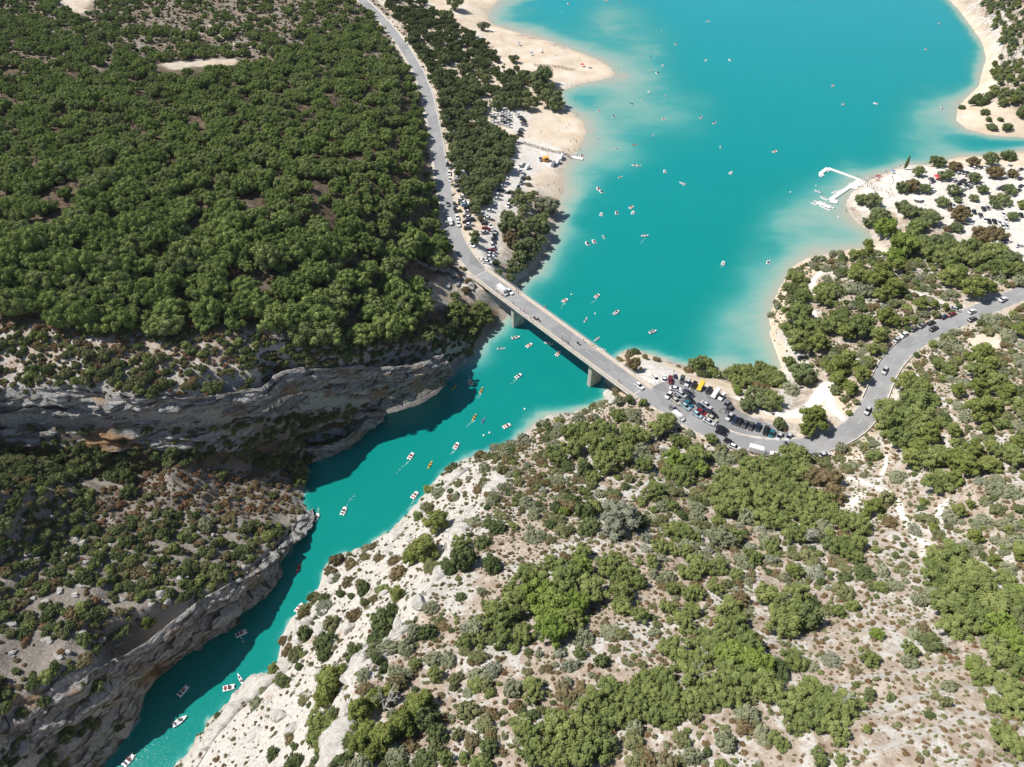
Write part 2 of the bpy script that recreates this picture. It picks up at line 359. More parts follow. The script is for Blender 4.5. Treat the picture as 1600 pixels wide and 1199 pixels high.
def H(x, y):
    x = np.asarray(x, float); y = np.asarray(y, float)
    fx = np.clip((x - GX0) / GS, 0, nx - 1.001); fy = np.clip((y - GY0) / GS, 0, ny - 1.001)
    i = fx.astype(int); j = fy.astype(int); fx = fx - i; fy = fy - j
    return (HG[j, i] * (1 - fx) + HG[j, i + 1] * fx) * (1 - fy) + (HG[j + 1, i] * (1 - fx) + HG[j + 1, i + 1] * fx) * fy
def samp(A, x, y):
    i = np.clip(((np.asarray(x) - GX0) / GS + .5).astype(int), 0, nx - 1); j = np.clip(((np.asarray(y) - GY0) / GS + .5).astype(int), 0, ny - 1)
    return A[j, i]
def ground_at(px, py, off=0.0):
    """where the line of sight through a photo pixel meets the ground raised by off; returns the ground point below"""
    px = np.atleast_1d(np.asarray(px, float)); py = np.atleast_1d(np.asarray(py, float)); off = np.broadcast_to(np.asarray(off, float), px.shape)
    X = np.zeros(px.shape); Y = np.zeros(px.shape); Z = np.zeros(px.shape); done = np.zeros(px.shape, bool)
    for z in np.arange(100, -0.3, -0.3):
        x, y, _ = W(px, py, z); h = np.maximum(H(x, y), 0) + off
        m = (~done) & (h >= z - .01)
        X[m], Y[m], Z[m] = x[m], y[m], h[m] - off[m]; done |= m
    x, y, _ = W(px, py, 0); X[~done], Y[~done] = x[~done], y[~done]
    return X, Y, Z

ORDS = ['first', 'second', 'third', 'fourth', 'fifth', 'sixth', 'seventh', 'eighth', 'ninth', 'tenth', 'eleventh', 'twelfth', 'thirteenth', 'fourteenth', 'fifteenth', 'sixteenth', 'seventeenth', 'eighteenth', 'nineteenth', 'twentieth',
        'twenty-first', 'twenty-second', 'twenty-third', 'twenty-fourth', 'twenty-fifth', 'twenty-sixth', 'twenty-seventh', 'twenty-eighth', 'twenty-ninth', 'thirtieth', 'thirty-first', 'thirty-second', 'thirty-third', 'thirty-fourth', 'thirty-fifth', 'thirty-sixth', 'thirty-seventh', 'thirty-eighth', 'thirty-ninth', 'fortieth',
        'forty-first', 'forty-second', 'forty-third', 'forty-fourth', 'forty-fifth', 'forty-sixth', 'forty-seventh', 'forty-eighth', 'forty-ninth', 'fiftieth']

# ------------------------------------------------------------------ ground colours by place
SAND_L = [(640,-60),(860,-60),(762,28),(800,52),(965,100),(965,125),(870,150),(925,200),(890,262),(876,335),(850,315),(838,285),(835,330),(800,370),(775,430),(748,424),(722,392),(700,335),(690,260),(676,190),(660,110),(610,30),(580,-20)]
SAND_R = [(1335,330),(1316,318),(1350,280),(1410,255),(1600,238),(1720,235),(1760,450),(1600,425),(1560,395),(1500,370),(1450,350),(1395,335),(1370,345)]
SAND_X = [(960,562),(1000,549),(1060,572),(1140,600),(1200,640),(1250,640),(1290,610),(1310,600),(1330,640),(1290,655),(1240,665),(1180,650),(1140,618),(1060,592),(1030,600),(1012,612),(985,592),(950,580)]
SHORE_R = [(1195,500),(1222,430),(1265,400),(1370,385),(1372,372),(1395,400),(1290,420),(1250,440),(1228,480),(1215,520),(1235,585),(1212,590),(1200,540)]
TRSAND = [(1475,-10),(1500,5),(1545,60),(1560,95),(1555,130),(1545,160),(1600,170),(1700,180),(1700,215),(1540,215),(1490,200),(1490,165),(1530,130),(1530,60)]
TRAILS = [([(1318,747),(1345,752),(1365,760),(1385,768),(1400,785),(1413,812),(1432,842),(1456,860)], .9), ([(1365,760),(1376,745),(1384,722),(1386,700)], .5),
  ([(1312,760),(1330,790),(1345,772)], 1.0), ([(1440,872),(1438,855)], .5), ([(1290,600),(1278,622),(1262,645),(1225,650),(1190,640),(1150,622)], 2.4), ([(1290,600),(1300,640),(1320,660)], 1.6),
  ([(1262,478),(1275,460),(1270,440),(1285,425)], 1.3), ([(1262,478),(1275,495),(1288,505)], 1.0), ([(1415,455),(1440,462),(1480,475)], 1.0), ([(1470,815),(1463,800),(1480,780)], .8),
  ([(330,40),(350,58),(372,70)], 1.5), ([(380,72),(420,78),(450,92)], 1.2)]
BARE = [([(1318,782),(1340,776),(1344,796),(1326,800)], 1), ([(1510,530),(1560,520),(1570,540),(1530,560)], 1), ([(1315,705),(1345,700),(1350,720),(1320,725)], 1)]
FIELD = [(80,-20),(145,-20),(140,10),(120,22),(95,12)]
FIELD2 = [(255,92),(300,96),(365,90),(365,104),(270,108)]
FORESTP = [(-400,-100),(560,-60),(600,20),(640,90),(664,150),(676,230),(686,310),(706,385),(730,430),(640,440),(660,480),(760,470),(790,500),(740,540),(690,530),(640,545),(560,540),(460,520),(300,505),(200,500),(100,512),(-400,500)]
BANKR = [(430,1000),(500,880),(600,825),(660,770),(735,712),(800,740),(775,770),(728,838),(706,885),(650,940),(640,985),(566,1040),(545,1100),(530,1260),(230,1260),(300,1170),(420,1060)]
def wp(poly, z=8): return [(a, b) for a, b in poly]
def zones(X, Y, Z):
    px, py, dep = PX(X, Y, Z)
    n = fbm(X / 9, Y / 9, 41, 3) * 10 * FOC / 1109 * (1 if True else 0)
    qx = px + n * 1.0; qy = py + fbm(X / 9 + 40, Y / 9, 42, 3) * 6
    vis = dep > 60
    sand = (inpoly(qx, qy, SAND_L) | inpoly(qx, qy, SAND_R) | inpoly(qx, qy, SAND_X) | inpoly(qx, qy, SHORE_R) | inpoly(qx, qy, TRSAND)).astype(float)
    for poly, k in BARE: sand = np.maximum(sand, inpoly(qx, qy, poly) * 1.0)
    sand = np.maximum(sand, (inpoly(qx, qy, FIELD) | inpoly(qx, qy, FIELD2)) * .6)
    forest = inpoly(qx, qy, FORESTP).astype(float)
    forest[sand > 0] = 0
    m = (px > 100) & (px < 1620) & (py < 900)
    for line, w in TRAILS:
        xs, ys, zs = ground_at([p[0] for p in line], [p[1] for p in line])
        d = segdist(X[m], Y[m], list(zip(xs, ys))); d = d + .6 * fbm(X[m] / 3, Y[m] / 3, 50, 2)
        sand[m] = np.maximum(sand[m], 1 - sstep(w * .7, w * 1.3, d))
    white = inpoly(qx, qy, BANKR).astype(float)
    ds = samp(dshore, X, Y)
    shore = ((ds < 3.5) & (Z > 0)).astype(float)
    sand = np.maximum(sand, (1 - sstep(4, 9, droad_at(X, Y))) * .55)
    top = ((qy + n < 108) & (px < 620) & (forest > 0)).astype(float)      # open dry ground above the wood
    lb = inpoly(qx, qy, [(-400,700),(470,715),(480,800),(440,860),(340,925),(200,1020),(0,1110),(-400,1200)]) * .5 + inpoly(qx, qy, [(-400,672),(470,665),(600,630),(560,680),(470,722),(260,730),(120,750),(-400,750)]) * .8  # litter tint spread here darkens left bank and terrace, standing in for shade
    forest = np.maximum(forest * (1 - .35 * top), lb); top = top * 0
    return sand, forest * (1 - .75 * top), np.maximum(white, .0), shore
CHALK = [[(1335,330),(1316,318),(1350,280),(1410,255),(1460,262),(1640,262),(1720,300),(1700,400),(1600,425),(1560,395),(1500,370),(1450,350),(1395,335),(1370,345)], [(985,560),(1030,568),(1075,590),(1030,604),(1000,600)],
  [(735,330),(760,300),(790,240),(812,215),(850,222),(895,244),(880,262),(840,268),(825,300),(800,350),(775,420),(745,424),(735,400),(775,340)], [(755,166),(790,162),(830,180),(822,215),(805,205)], [(1270,600),(1292,605),(1265,650),(1215,655),(1180,640),(1240,635)], [(735,45),(760,60),(735,62)], [(860,130),(905,128),(945,118),(925,124),(880,140)]]
def chalk_at(X, Y, Z):
    px, py, _ = PX(X, Y, Z); qx = px + fbm(X / 7, Y / 7, 43, 3) * 9; qy = py + fbm(X / 7 + 40, Y / 7, 44, 3) * 6; r = np.zeros(X.shape)
    for c_ in CHALK: r = np.maximum(r, inpoly(qx, qy, c_))
    m = (px > 1100) & (px < 1620) & (py > 400) & (py < 900)
    for line, w in TRAILS:
        if line[0][0] < 1000: continue
        xs, ys, zs = ground_at([p[0] for p in line], [p[1] for p in line]); r[m] = np.maximum(r[m], 1 - sstep(w * .6, w * 1.2, segdist(X[m], Y[m], list(zip(xs, ys)))))
    return r
def droad_at(X, Y): return samp(droad, X, Y)

def fan(ys_fn, hwf, nc, extra):
    ys = [-118.0]
    while ys[-1] < 2600: ys.append(ys[-1] + ys_fn(ys[-1]))
    t = np.linspace(-1, 1, nc); ys = np.array(ys)
    hw = hwf(ys)[:, None] * t[None, :]
    ex = np.array(extra)[None, :]
    X = np.concatenate([-hwf(ys)[:, None] - ex[:, ::-1], hw, hwf(ys)[:, None] + ex], 1)
    return X, np.repeat(ys[:, None], X.shape[1], 1)
def sp(y):
    if y < 30: return 2.0
    if y < 260: return .72
    if y < 760: return .72 + (y - 260) / 500 * 1.6
    return 2.3 + (y - 760) * .03
X, Y = fan(sp, lambda y: 130 + .80 * np.clip(y, 0, 900), 620, [8, 30, 90, 250, 600, 1200])
Z = H(X, Y)
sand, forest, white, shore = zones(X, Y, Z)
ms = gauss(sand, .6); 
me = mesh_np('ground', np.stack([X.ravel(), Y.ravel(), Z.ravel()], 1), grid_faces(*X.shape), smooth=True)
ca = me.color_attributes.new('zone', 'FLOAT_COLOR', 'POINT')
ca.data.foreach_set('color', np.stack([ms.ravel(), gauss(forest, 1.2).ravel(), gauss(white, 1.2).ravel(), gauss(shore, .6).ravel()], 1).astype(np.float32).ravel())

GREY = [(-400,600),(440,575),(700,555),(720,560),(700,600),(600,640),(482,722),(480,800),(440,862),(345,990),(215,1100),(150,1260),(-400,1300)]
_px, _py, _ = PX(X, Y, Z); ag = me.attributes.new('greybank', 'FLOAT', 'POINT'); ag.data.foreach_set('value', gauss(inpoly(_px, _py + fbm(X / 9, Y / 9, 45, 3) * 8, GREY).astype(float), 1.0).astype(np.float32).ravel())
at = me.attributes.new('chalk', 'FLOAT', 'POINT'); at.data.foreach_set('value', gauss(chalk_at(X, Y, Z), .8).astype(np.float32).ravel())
def attr(nt, name):
    a = nd(nt, 'ShaderNodeAttribute', attribute_name=name); s = nd(nt, 'ShaderNodeSeparateColor'); lk(nt, a.outputs['Color'], s.inputs[0]); return s.outputs, a.outputs['Alpha']
m, nt = mat('limestone_ground'); P = geopos(nt)
z_, shr = attr(nt, 'zone')
n1 = noise(nt, P, .06, 5, .6); n2 = noise(nt, P, .35, 6, .65); n3 = noise(nt, P, 1.6, 4, .7); n4 = noise(nt, P, 5.0, 2, .6)
earth = ramp(nt, n2, [(.34, (.32, .25, .19)), (.5, (.43, .355, .285)), (.64, (.53, .46, .385))])
rock = ramp(nt, n3, [(.28, (.33, .305, .27)), (.45, (.52, .49, .445)), (.7, (.63, .605, .56))])
rf = mathn(nt, 'ADD', mathn(nt, 'ADD', mathn(nt, 'MULTIPLY', n1, 1.2), mathn(nt, 'MULTIPLY', n2, 1.1)), mathn(nt, 'MULTIPLY', z_[2], .22))
rockm = ramp(nt, rf, [(.56, (0, 0, 0)), (.64, (1, 1, 1))])
rfac = mathn(nt, 'SUBTRACT', rf, 1.15); rfac = mathn(nt, 'MULTIPLY', rfac, 9.0, clamp=True)
geo = nd(nt, 'ShaderNodeNewGeometry'); sx = nd(nt, 'ShaderNodeSeparateXYZ'); lk(nt, geo.outputs['Normal'], sx.inputs[0])
steep = mathn(nt, 'MULTIPLY', mathn(nt, 'SUBTRACT', .80, sx.outputs[2]), 7.0, clamp=True)
rfac = mathn(nt, 'MAXIMUM', rfac, steep)
c = mix(nt, rfac, earth, rock)
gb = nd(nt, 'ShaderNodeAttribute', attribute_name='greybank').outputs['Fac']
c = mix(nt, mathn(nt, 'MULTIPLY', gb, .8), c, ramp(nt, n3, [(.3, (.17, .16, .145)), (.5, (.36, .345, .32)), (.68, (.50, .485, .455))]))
tuft = nd(nt, 'ShaderNodeTexVoronoi'); tuft.inputs['Scale'].default_value = .85; tuft.inputs['Randomness'].default_value = 1.0; lk(nt, P, tuft.inputs['Vector'])
tm = mathn(nt, 'MULTIPLY', mathn(nt, 'SUBTRACT', .34, tuft.outputs['Distance']), 6.0, clamp=True)
tm = mathn(nt, 'MULTIPLY', tm, mathn(nt, 'MULTIPLY', mathn(nt, 'SUBTRACT', n2, .42), 7.0, clamp=True), clamp=True)
dry = ramp(nt, n4, [(.35, (.13, .085, .05)), (.65, (.22, .15, .085))])
c = mix(nt, mathn(nt, 'MULTIPLY', tm, .75), c, dry)
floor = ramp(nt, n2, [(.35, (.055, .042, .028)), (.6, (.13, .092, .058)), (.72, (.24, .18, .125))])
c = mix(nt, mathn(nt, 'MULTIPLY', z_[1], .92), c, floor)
sandc = ramp(nt, n1, [(.35, (.58, .47, .345)), (.55, (.68, .59, .47)), (.7, (.72, .67, .58))])
sandc = mix(nt, mathn(nt, 'MULTIPLY', n3, .22), sandc, (.45, .36, .27, 1))
chk = nd(nt, 'ShaderNodeAttribute', attribute_name='chalk').outputs['Fac']
sandc = mix(nt, chk, sandc, ramp(nt, mathn(nt, 'ADD', mathn(nt, 'MULTIPLY', n2, .6), mathn(nt, 'MULTIPLY', n3, .4)), [(.36, (.47, .41, .33)), (.46, (.60, .56, .50)), (.58, (.70, .675, .635))]))
c = mix(nt, z_[0], c, sandc)
c = mix(nt, mathn(nt, 'MULTIPLY', shr, .45), c, mix(nt, z_[0], (.42, .40, .36, 1), (.46, .37, .27, 1)))
hgt = mathn(nt, 'ADD', mathn(nt, 'MULTIPLY', n3, .6), mathn(nt, 'MULTIPLY', n4, .2))
bsdf(nt, c, .95, .1, hgt, .9, .7)
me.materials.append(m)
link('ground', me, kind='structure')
MG = m

# ------------------------------------------------------------------ cliffs
m, nt = mat('cliff_limestone'); P = geopos(nt)
a1 = noise(nt, scaled(nt, P, (.10, .10, .9)), 1, 6, .65, 1.2); a2 = noise(nt, P, .8, 6, .7); a3 = noise(nt, scaled(nt, P, (.6, .6, .07)), 1, 4, .6)
beds = noise(nt, scaled(nt, P, (.035, .035, 1.5)), 1, 3, .5, .6); crk = noise(nt, scaled(nt, P, (.9, .9, .25)), 1, 5, .75, 1.5)
cc = ramp(nt, a1, [(.30, (.32, .31, .30)), (.42, (.54, .53, .51)), (.58, (.65, .64, .62)), (.72, (.74, .73, .71))])
sz = nd(nt, 'ShaderNodeSeparateXYZ'); lk(nt, P, sz.inputs[0])
def bedshade(sc, warp, wsc, thr, dark, cc):  # dark bedding joints, also standing in for the shade under ledges
    co = mathn(nt, 'ADD', mathn(nt, 'MULTIPLY', sz.outputs[2], sc), mathn(nt, 'MULTIPLY', noise(nt, P, wsc, 3, .6), warp)); f_ = mathn(nt, 'FRACT', co)
    return mix(nt, mathn(nt, 'MULTIPLY', mathn(nt, 'SUBTRACT', thr, f_), 1 / thr * 1.6, clamp=True), cc, dark)
cc = bedshade(.30, 2.2, .035, .17, (.10, .095, .09, 1), cc); cc = bedshade(.62, 2.6, .06, .15, (.19, .18, .17, 1), cc)
vx = mathn(nt, 'FRACT', mathn(nt, 'ADD', mathn(nt, 'MULTIPLY', sz.outputs[0], .13), mathn(nt, 'MULTIPLY', noise(nt, P, .12, 3, .6), 3.0))); cc = mix(nt, mathn(nt, 'MULTIPLY', mathn(nt, 'SUBTRACT', .07, vx), 14.0, clamp=True), cc, (.15, .14, .13, 1))
cc = mix(nt, mathn(nt, 'MULTIPLY', mathn(nt, 'SUBTRACT', crk, .57), 7.0, clamp=True), cc, (.13, .11, .09, 1))
cc = mix(nt, mathn(nt, 'MULTIPLY', mathn(nt, 'SUBTRACT', a3, .5), 3.0, clamp=True), cc, (.20, .175, .15, 1))
cc = mix(nt, mathn(nt, 'MULTIPLY', mathn(nt, 'SUBTRACT', noise(nt, P, .09, 3, .5), .56), 6.0, clamp=True), cc, (.46, .29, .16, 1))
cc = mix(nt, mathn(nt, 'MULTIPLY', mathn(nt, 'SUBTRACT', a2, .55), 4.0, clamp=True), cc, (.17, .15, .12, 1))
bsdf(nt, cc, .95, .1, mathn(nt, 'ADD', mathn(nt, 'ADD', a1, crk), mathn(nt, 'MULTIPLY', a2, .8)), 1.0, 1.6)
MCLIFF = m
def ribbon(name, lip, foot, step=.55, amp=1.0, back=1.2, belly=.0, seed=0, und=.0):
    L = np.array(lip, float); F = np.array(foot, float)
    n = int(np.linalg.norm(np.diff(L[:, :2], axis=0), axis=1).sum() / step)
    def rs(A):
        s = np.concatenate([[0], np.cumsum(np.linalg.norm(np.diff(A[:, :2], axis=0), axis=1))]); t = np.linspace(0, s[-1], n)
        B = np.stack([np.interp(t, s, A[:, k]) for k in range(3)], 1)
        for _ in range(4): B[1:-1] = (B[:-2] + 2 * B[1:-1] + B[2:]) / 4
        return B
    L, F = rs(L), rs(F)
    mh = float((L[:, 2] - F[:, 2]).max()); M = max(8, int(mh / .42))
    tang = np.gradient((L[:, :2] + F[:, :2]) / 2, axis=0); tang /= np.linalg.norm(tang, axis=1)[:, None] + 1e-9
    out = np.stack([tang[:, 1], -tang[:, 0]], 1)
    sgn = np.sign(((F - L)[:, :2] * out).sum(1).mean()) or 1
    if abs(((F - L)[:, :2] * out).sum(1).mean()) < .2: sgn = 1 if (out[:, 1].mean() < 0) else -1
    out *= sgn
    s = np.arange(n) * step
    rows = []
    v = np.linspace(-.06, 1.03, M)
    for t in v:
        tt = min(max(t, 0), 1)
        P = L * (1 - t) + F * t if t >= 0 else L.copy()
        zr = (L[:, 2] - P[:, 2])
        d = .5 + belly * math.sin(math.pi * tt) + amp * (1.5 * fbm(s / 14, zr / 3.2, 5 + seed, 3) + .9 * fbm(s / 4, zr / .9, 6 + seed, 3) + .5 * fbm(s / 1.3, zr / .6, 7 + seed, 2))
        bk = fbm(s / 6 + 31, np.floor(zr / 2.1 + fbm(s / 30, zr * 0, 9 + seed, 2)) * 7.3, 10 + seed, 2); d = d + amp * 1.1 * np.where(bk > 0, .6, -.5) * np.minimum(abs(bk) * 6, 1)
        bi = np.floor((zr + 1.2 * fbm(s / 40, zr * 0, 14 + seed, 2)) / 1.7); d = d + (0 if name == 'limestone_scarp' else 1) * amp * 1.9 * (hash2(bi.astype(np.int64), bi.astype(np.int64) * 0 + seed, 3) - .5)
        if name == 'limestone_scarp': d = d + .9 * (np.round(3 * fbm(s / 2.6, zr / 1.6, 15 + seed, 3)) / 3) - .9 + 2.6 * fbm(s / 11, s * 0 + seed, 12 + seed, 2)
        d = d - und * np.clip(np.sin((zr / 5.3 + .8 * fbm(s / 25, zr * 0, 8 + seed, 2)) * 2 * math.pi), 0, 1) ** 3
        if t < 0: d = np.full(n, -back); P[:, 2] = H(P[:, 0] - out[:, 0] * back, P[:, 1] - out[:, 1] * back) + .05
        else: d = d * sstep(-.02, .06, t) if t < .06 else d
        P[:, 0] += out[:, 0] * d; P[:, 1] += out[:, 1] * d
        if t > 1: P[:, 2] = F[:, 2] - .8
        rows.append(P)
    V = np.stack(rows, 0)
    me = mesh_np(name, V.reshape(-1, 3), grid_faces(M, n), smooth=False)
    me.materials.append(MCLIFF)
    # face the normals outwards
    return link(name, me, kind='structure')
ribbon('cliff_face', w3(LIPA), w3(FOOTA3), amp=1.15, seed=1, und=1.2)
ribbon('cliff_face', w3(LIPB3), w3(FOOTB3), amp=.9, seed=21, und=.8)
FD = [p for p in LS if p[1] >= 795][::-1]
FD3 = [(a, b, 0.0) for a, b in FD] + [(60,1300,0), (0,1380,0)]
ribbon('gorge_wall', w3(LIPD), w3(FD3), amp=1.2, belly=1.5, seed=41, und=1.0)
FE = [(484,724,0),(520,712,0),(545,700,0),(566,682,0),(580,665,0),(604,648,0)]
LE = [(470,700,6),(512,694,6),(540,684,7),(560,668,7),(574,652,7),(600,634,6)]
ribbon('gorge_wall', w3(LE), w3(FE), amp=.7, seed=61)
ribbon('road_cliff', w3([(636,412,25),(655,410,22.5),(680,414,18.5),(705,420,15.5),(722,432,13.2),(742,444,12.5)]), w3([(640,440,17),(660,440,15.5),(685,440,12.5),(706,446,10),(725,456,8.5),(744,462,8)]), amp=.9, seed=81)

# white limestone scarps on the near right slope
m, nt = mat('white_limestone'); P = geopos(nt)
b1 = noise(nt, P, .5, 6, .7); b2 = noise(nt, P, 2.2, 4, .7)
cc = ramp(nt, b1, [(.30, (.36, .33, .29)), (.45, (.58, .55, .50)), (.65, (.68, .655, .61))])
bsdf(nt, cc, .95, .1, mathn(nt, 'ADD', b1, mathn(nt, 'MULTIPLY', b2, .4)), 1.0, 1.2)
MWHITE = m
def scarp(lip, foot, seed, amp=1.3):
    lip = [(a, b, float(H(a + 1.6, b + .3)) - .25) for a, b, z in smooth_line(lip, 3.0, 1)]
    o = ribbon('limestone_scarp', lip, foot, step=.5, amp=amp, back=2.0, belly=1.0, seed=seed)
    o.data.materials.clear(); o.data.materials.append(MWHITE); return o
scarp(w3([(a, b, z + .25) for a, b, z in SC1T]), w3([(a, b, z - .5) for a, b, z in SC1B]), 101)
SC2T = [(735,722,7),(700,745,8),(672,775,7.5),(640,808,8),(610,838,8),(575,862,8.5),(545,880,8),(515,897,8),(508,925,9),(492,950,9),(475,968,8),(450,1003,8.5),(446,1038,9),(425,1064,8),(395,1080,8),(360,1110,8),(335,1140,9),(318,1170,9),(290,1215,9)]
SC2B = [(a - 5, b + 1, .3) for a, b, z in SC2T]
scarp(w3(SC2T), w3(SC2B), 131, 1.2)
SC3T = [(690,905,42),(672,940,43),(668,975,44),(640,1010,46),(600,1045,47)]
def rock_mesh(seed, r=1.0, sq=.6):
    bm = bmesh.new(); bmesh.ops.create_icosphere(bm, subdivisions=3, radius=1)
    rg = random.Random(seed); ph = [rg.uniform(0, 50) for _ in range(3)]
    pl = []
    for _ in range(16):
        n_ = Vector((rg.gauss(0, 1), rg.gauss(0, 1), rg.gauss(0, .8))).normalized(); pl.append((n_, rg.uniform(.55, .85)))
    for v in bm.verts:
        c = v.co.copy()
        for n_, d_ in pl:
            t = c.dot(n_) - d_
            if t > 0: c -= n_ * t * .95
        c *= 1 + .07 * (rg.random() - .5)
        v.co = Vector((c.x * 1.2, c.y * .95, c.z * sq))
    me = bpy.data.meshes.new('boulder'); bm.to_mesh(me); bm.free(); me.materials.append(MWHITE); return me
RM = [rock_mesh(s) for s in range(5)]
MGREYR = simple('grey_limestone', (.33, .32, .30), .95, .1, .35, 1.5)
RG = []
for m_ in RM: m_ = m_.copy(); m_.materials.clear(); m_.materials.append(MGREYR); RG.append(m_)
def left_rocks():
    rg = random.Random(5); n = 0
    while n < 90:
        a, b = rg.uniform(5, 430), rg.uniform(800, 1040)
        if not inpoly(np.array([a]), np.array([b]), [(0,800),(430,830),(400,880),(340,915),(200,1005),(0,1080)])[0]: continue
        if float(fbm(np.array([a / 60.]), np.array([b / 25.]), 401, 2)[0]) < 0: continue
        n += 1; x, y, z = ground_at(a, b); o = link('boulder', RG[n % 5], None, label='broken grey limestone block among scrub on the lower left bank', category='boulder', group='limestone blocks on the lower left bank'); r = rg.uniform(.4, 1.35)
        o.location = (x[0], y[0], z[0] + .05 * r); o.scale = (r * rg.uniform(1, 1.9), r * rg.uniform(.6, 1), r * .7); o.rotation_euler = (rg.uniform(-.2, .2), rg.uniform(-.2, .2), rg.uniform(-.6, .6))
left_rocks()
ROCKS = [(725,815,3.2),(733,806,2.0),(690,895,2.6),(684,903,1.8),(655,945,2.4),(622,985,2.3),(615,992,1.5),(560,1040,2.8),(568,1033,2.0),(778,762,2.6),(545,1110,2.2),(528,1165,2.5),(600,930,1.6),(590,960,1.5),(480,1090,1.8),(460,1140,2.0),(420,1100,1.5),(650,870,1.6),(670,850,1.4),(700,800,1.6),(500,985,2.6),(505,955,1.8),(470,1000,2.8),(450,1040,2.6),(545,985,2.2),
  (610,860,2.0),(640,845,1.8),(520,905,2.4),(250,932,1.7),(262,940,1.4),(238,945,1.1),(380,888,1.1),(600,1020,2.6),(735,800,2.4),(500,1060,2.4),(435,1120,2.6),(400,1150,2.4),(130,850,1.3),(120,845,1.0),(320,870,1.0),(520,1010,2.0),
  (963,568,1.6),(955,600,2.6),(950,618,2.4),(962,628,2.2),(715,445,2.0),(728,450,1.6),(700,448,1.8),(672,610,1.0),(725,566,1.3),(740,552,1.0),(630,626,1.0),(475,812,1.2),(430,892,1.3),(780,505,1.0)]
RL = ['big pale limestone boulder on the edge of the near cliff', 'rounded white limestone boulder among scrub on the near slope', 'pale weathered rock standing above the gorge water']
for k, (a, b, r) in enumerate(ROCKS):
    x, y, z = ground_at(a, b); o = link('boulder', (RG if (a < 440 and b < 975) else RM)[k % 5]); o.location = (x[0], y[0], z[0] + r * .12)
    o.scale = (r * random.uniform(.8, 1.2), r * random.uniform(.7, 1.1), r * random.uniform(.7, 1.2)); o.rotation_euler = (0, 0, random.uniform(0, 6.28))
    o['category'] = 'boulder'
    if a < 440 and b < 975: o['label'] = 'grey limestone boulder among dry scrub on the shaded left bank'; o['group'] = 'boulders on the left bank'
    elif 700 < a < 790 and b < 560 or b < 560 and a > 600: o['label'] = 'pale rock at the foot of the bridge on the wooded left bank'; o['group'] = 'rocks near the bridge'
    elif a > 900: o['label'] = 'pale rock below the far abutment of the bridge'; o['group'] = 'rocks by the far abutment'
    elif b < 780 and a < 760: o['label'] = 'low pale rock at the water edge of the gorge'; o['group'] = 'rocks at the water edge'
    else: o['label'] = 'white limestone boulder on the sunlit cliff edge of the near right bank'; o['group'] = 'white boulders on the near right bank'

# ------------------------------------------------------------------ water
def spw(y):
    if y < 30: return 5.0
    if y < 760: return 1.8 + max(0, (y - 250)) / 500 * 1.5
    return 4 + (y - 760) * .03
X, Y = fan(spw, lambda y: 130 + .80 * np.clip(y, 0, 900), 320, [10, 40, 120, 300, 700, 1300])
px, py, dep = PX(X, Y, np.zeros_like(X))
PL = [(800,25,75,1),(850,50,70,1),(900,62,55,1),(950,85,50,.95),(975,112,40,.9),(1000,165,60,.45),(925,150,38,.75),(905,165,26,.8),(935,185,40,.7),(945,240,45,.8),(905,270,38,.9),(895,310,38,.95),(885,345,34,.9),(868,385,34,.85),
  (850,420,36,.85),(830,452,26,.8),(985,210,60,.35),(1075,180,60,.28),(960,40,60,.5),(1010,90,50,.4),(1370,272,36,.9),(1330,282,40,.55),(1330,345,40,1),(1318,375,42,1),(1280,385,50,.9),(1240,360,60,.5),(1300,330,40,.55),(1222,410,40,.9),
  (1200,450,34,.85),(1190,500,36,.85),(1195,550,40,.95),(1160,560,40,.75),(1150,490,50,.4),(1100,540,50,.28),(1490,185,30,.95),(1480,165,40,.5),(1450,190,50,.3),(1525,110,22,.8),(1510,50,18,.7),(1560,222,40,.6),(1460,232,40,.4),
  (800,492,26,.75),(775,520,26,.5),(752,556,26,.45),(735,575,20,.4),(870,648,30,.6),(820,668,24,.5),(925,632,24,.5),(740,706,20,.35),(482,838,14,.4),(560,862,12,.3),(500,905,10,.3)]
# width in metres of the pale shallows along each stretch of shore, and loose clouds of silt further out
WD = [(820,20,34),(880,60,30),(950,90,26),(965,125,18),(900,150,16),(900,185,24),(925,230,26),(895,290,22),(880,350,16),(860,400,13),(815,450,11),(790,500,8),(740,560,8),(690,605,1.5),(620,640,1),
  (500,730,1),(470,820,1.2),(380,960,1),(220,1100,1),(330,1110,1),(480,920,1),(560,860,1),(650,780,1.2),(760,706,2),(850,650,5),(930,635,4),(960,555,3),(1060,570,5),(1150,588,14),(1210,560,20),(1195,500,15),(1225,420,14),(1300,390,22),
  (1350,360,26),(1325,320,14),(1350,285,16),(1410,256,12),(1500,244,10),(1600,234,9),(1600,218,9),(1500,205,12),(1495,175,16),(1530,130,10),(1540,80,9),(1500,20,8)]
wx = px + 26 * fbm(X / 45, Y / 45, 60, 4) + 6 * fbm(X / 9, Y / 9, 61, 3); wy = py + 13 * fbm(X / 45 + 9, Y / 45, 62, 4) + 3 * fbm(X / 9 + 9, Y / 9, 63, 3)
num = np.zeros(X.shape); den = np.zeros(X.shape)
for a, b, w in WD:
    q = 1 / (((px - a) ** 2 + ((py - b) * 1.3) ** 2) / 400 + 1) ** 2; num += q * w; den += q
wdt = .68 * num / den * (1 + .5 * fbm(X / 22, Y / 22, 64, 3))
dsr = samp(dshore, X, Y)
sh = np.exp(-(dsr / wdt) ** 1.4)
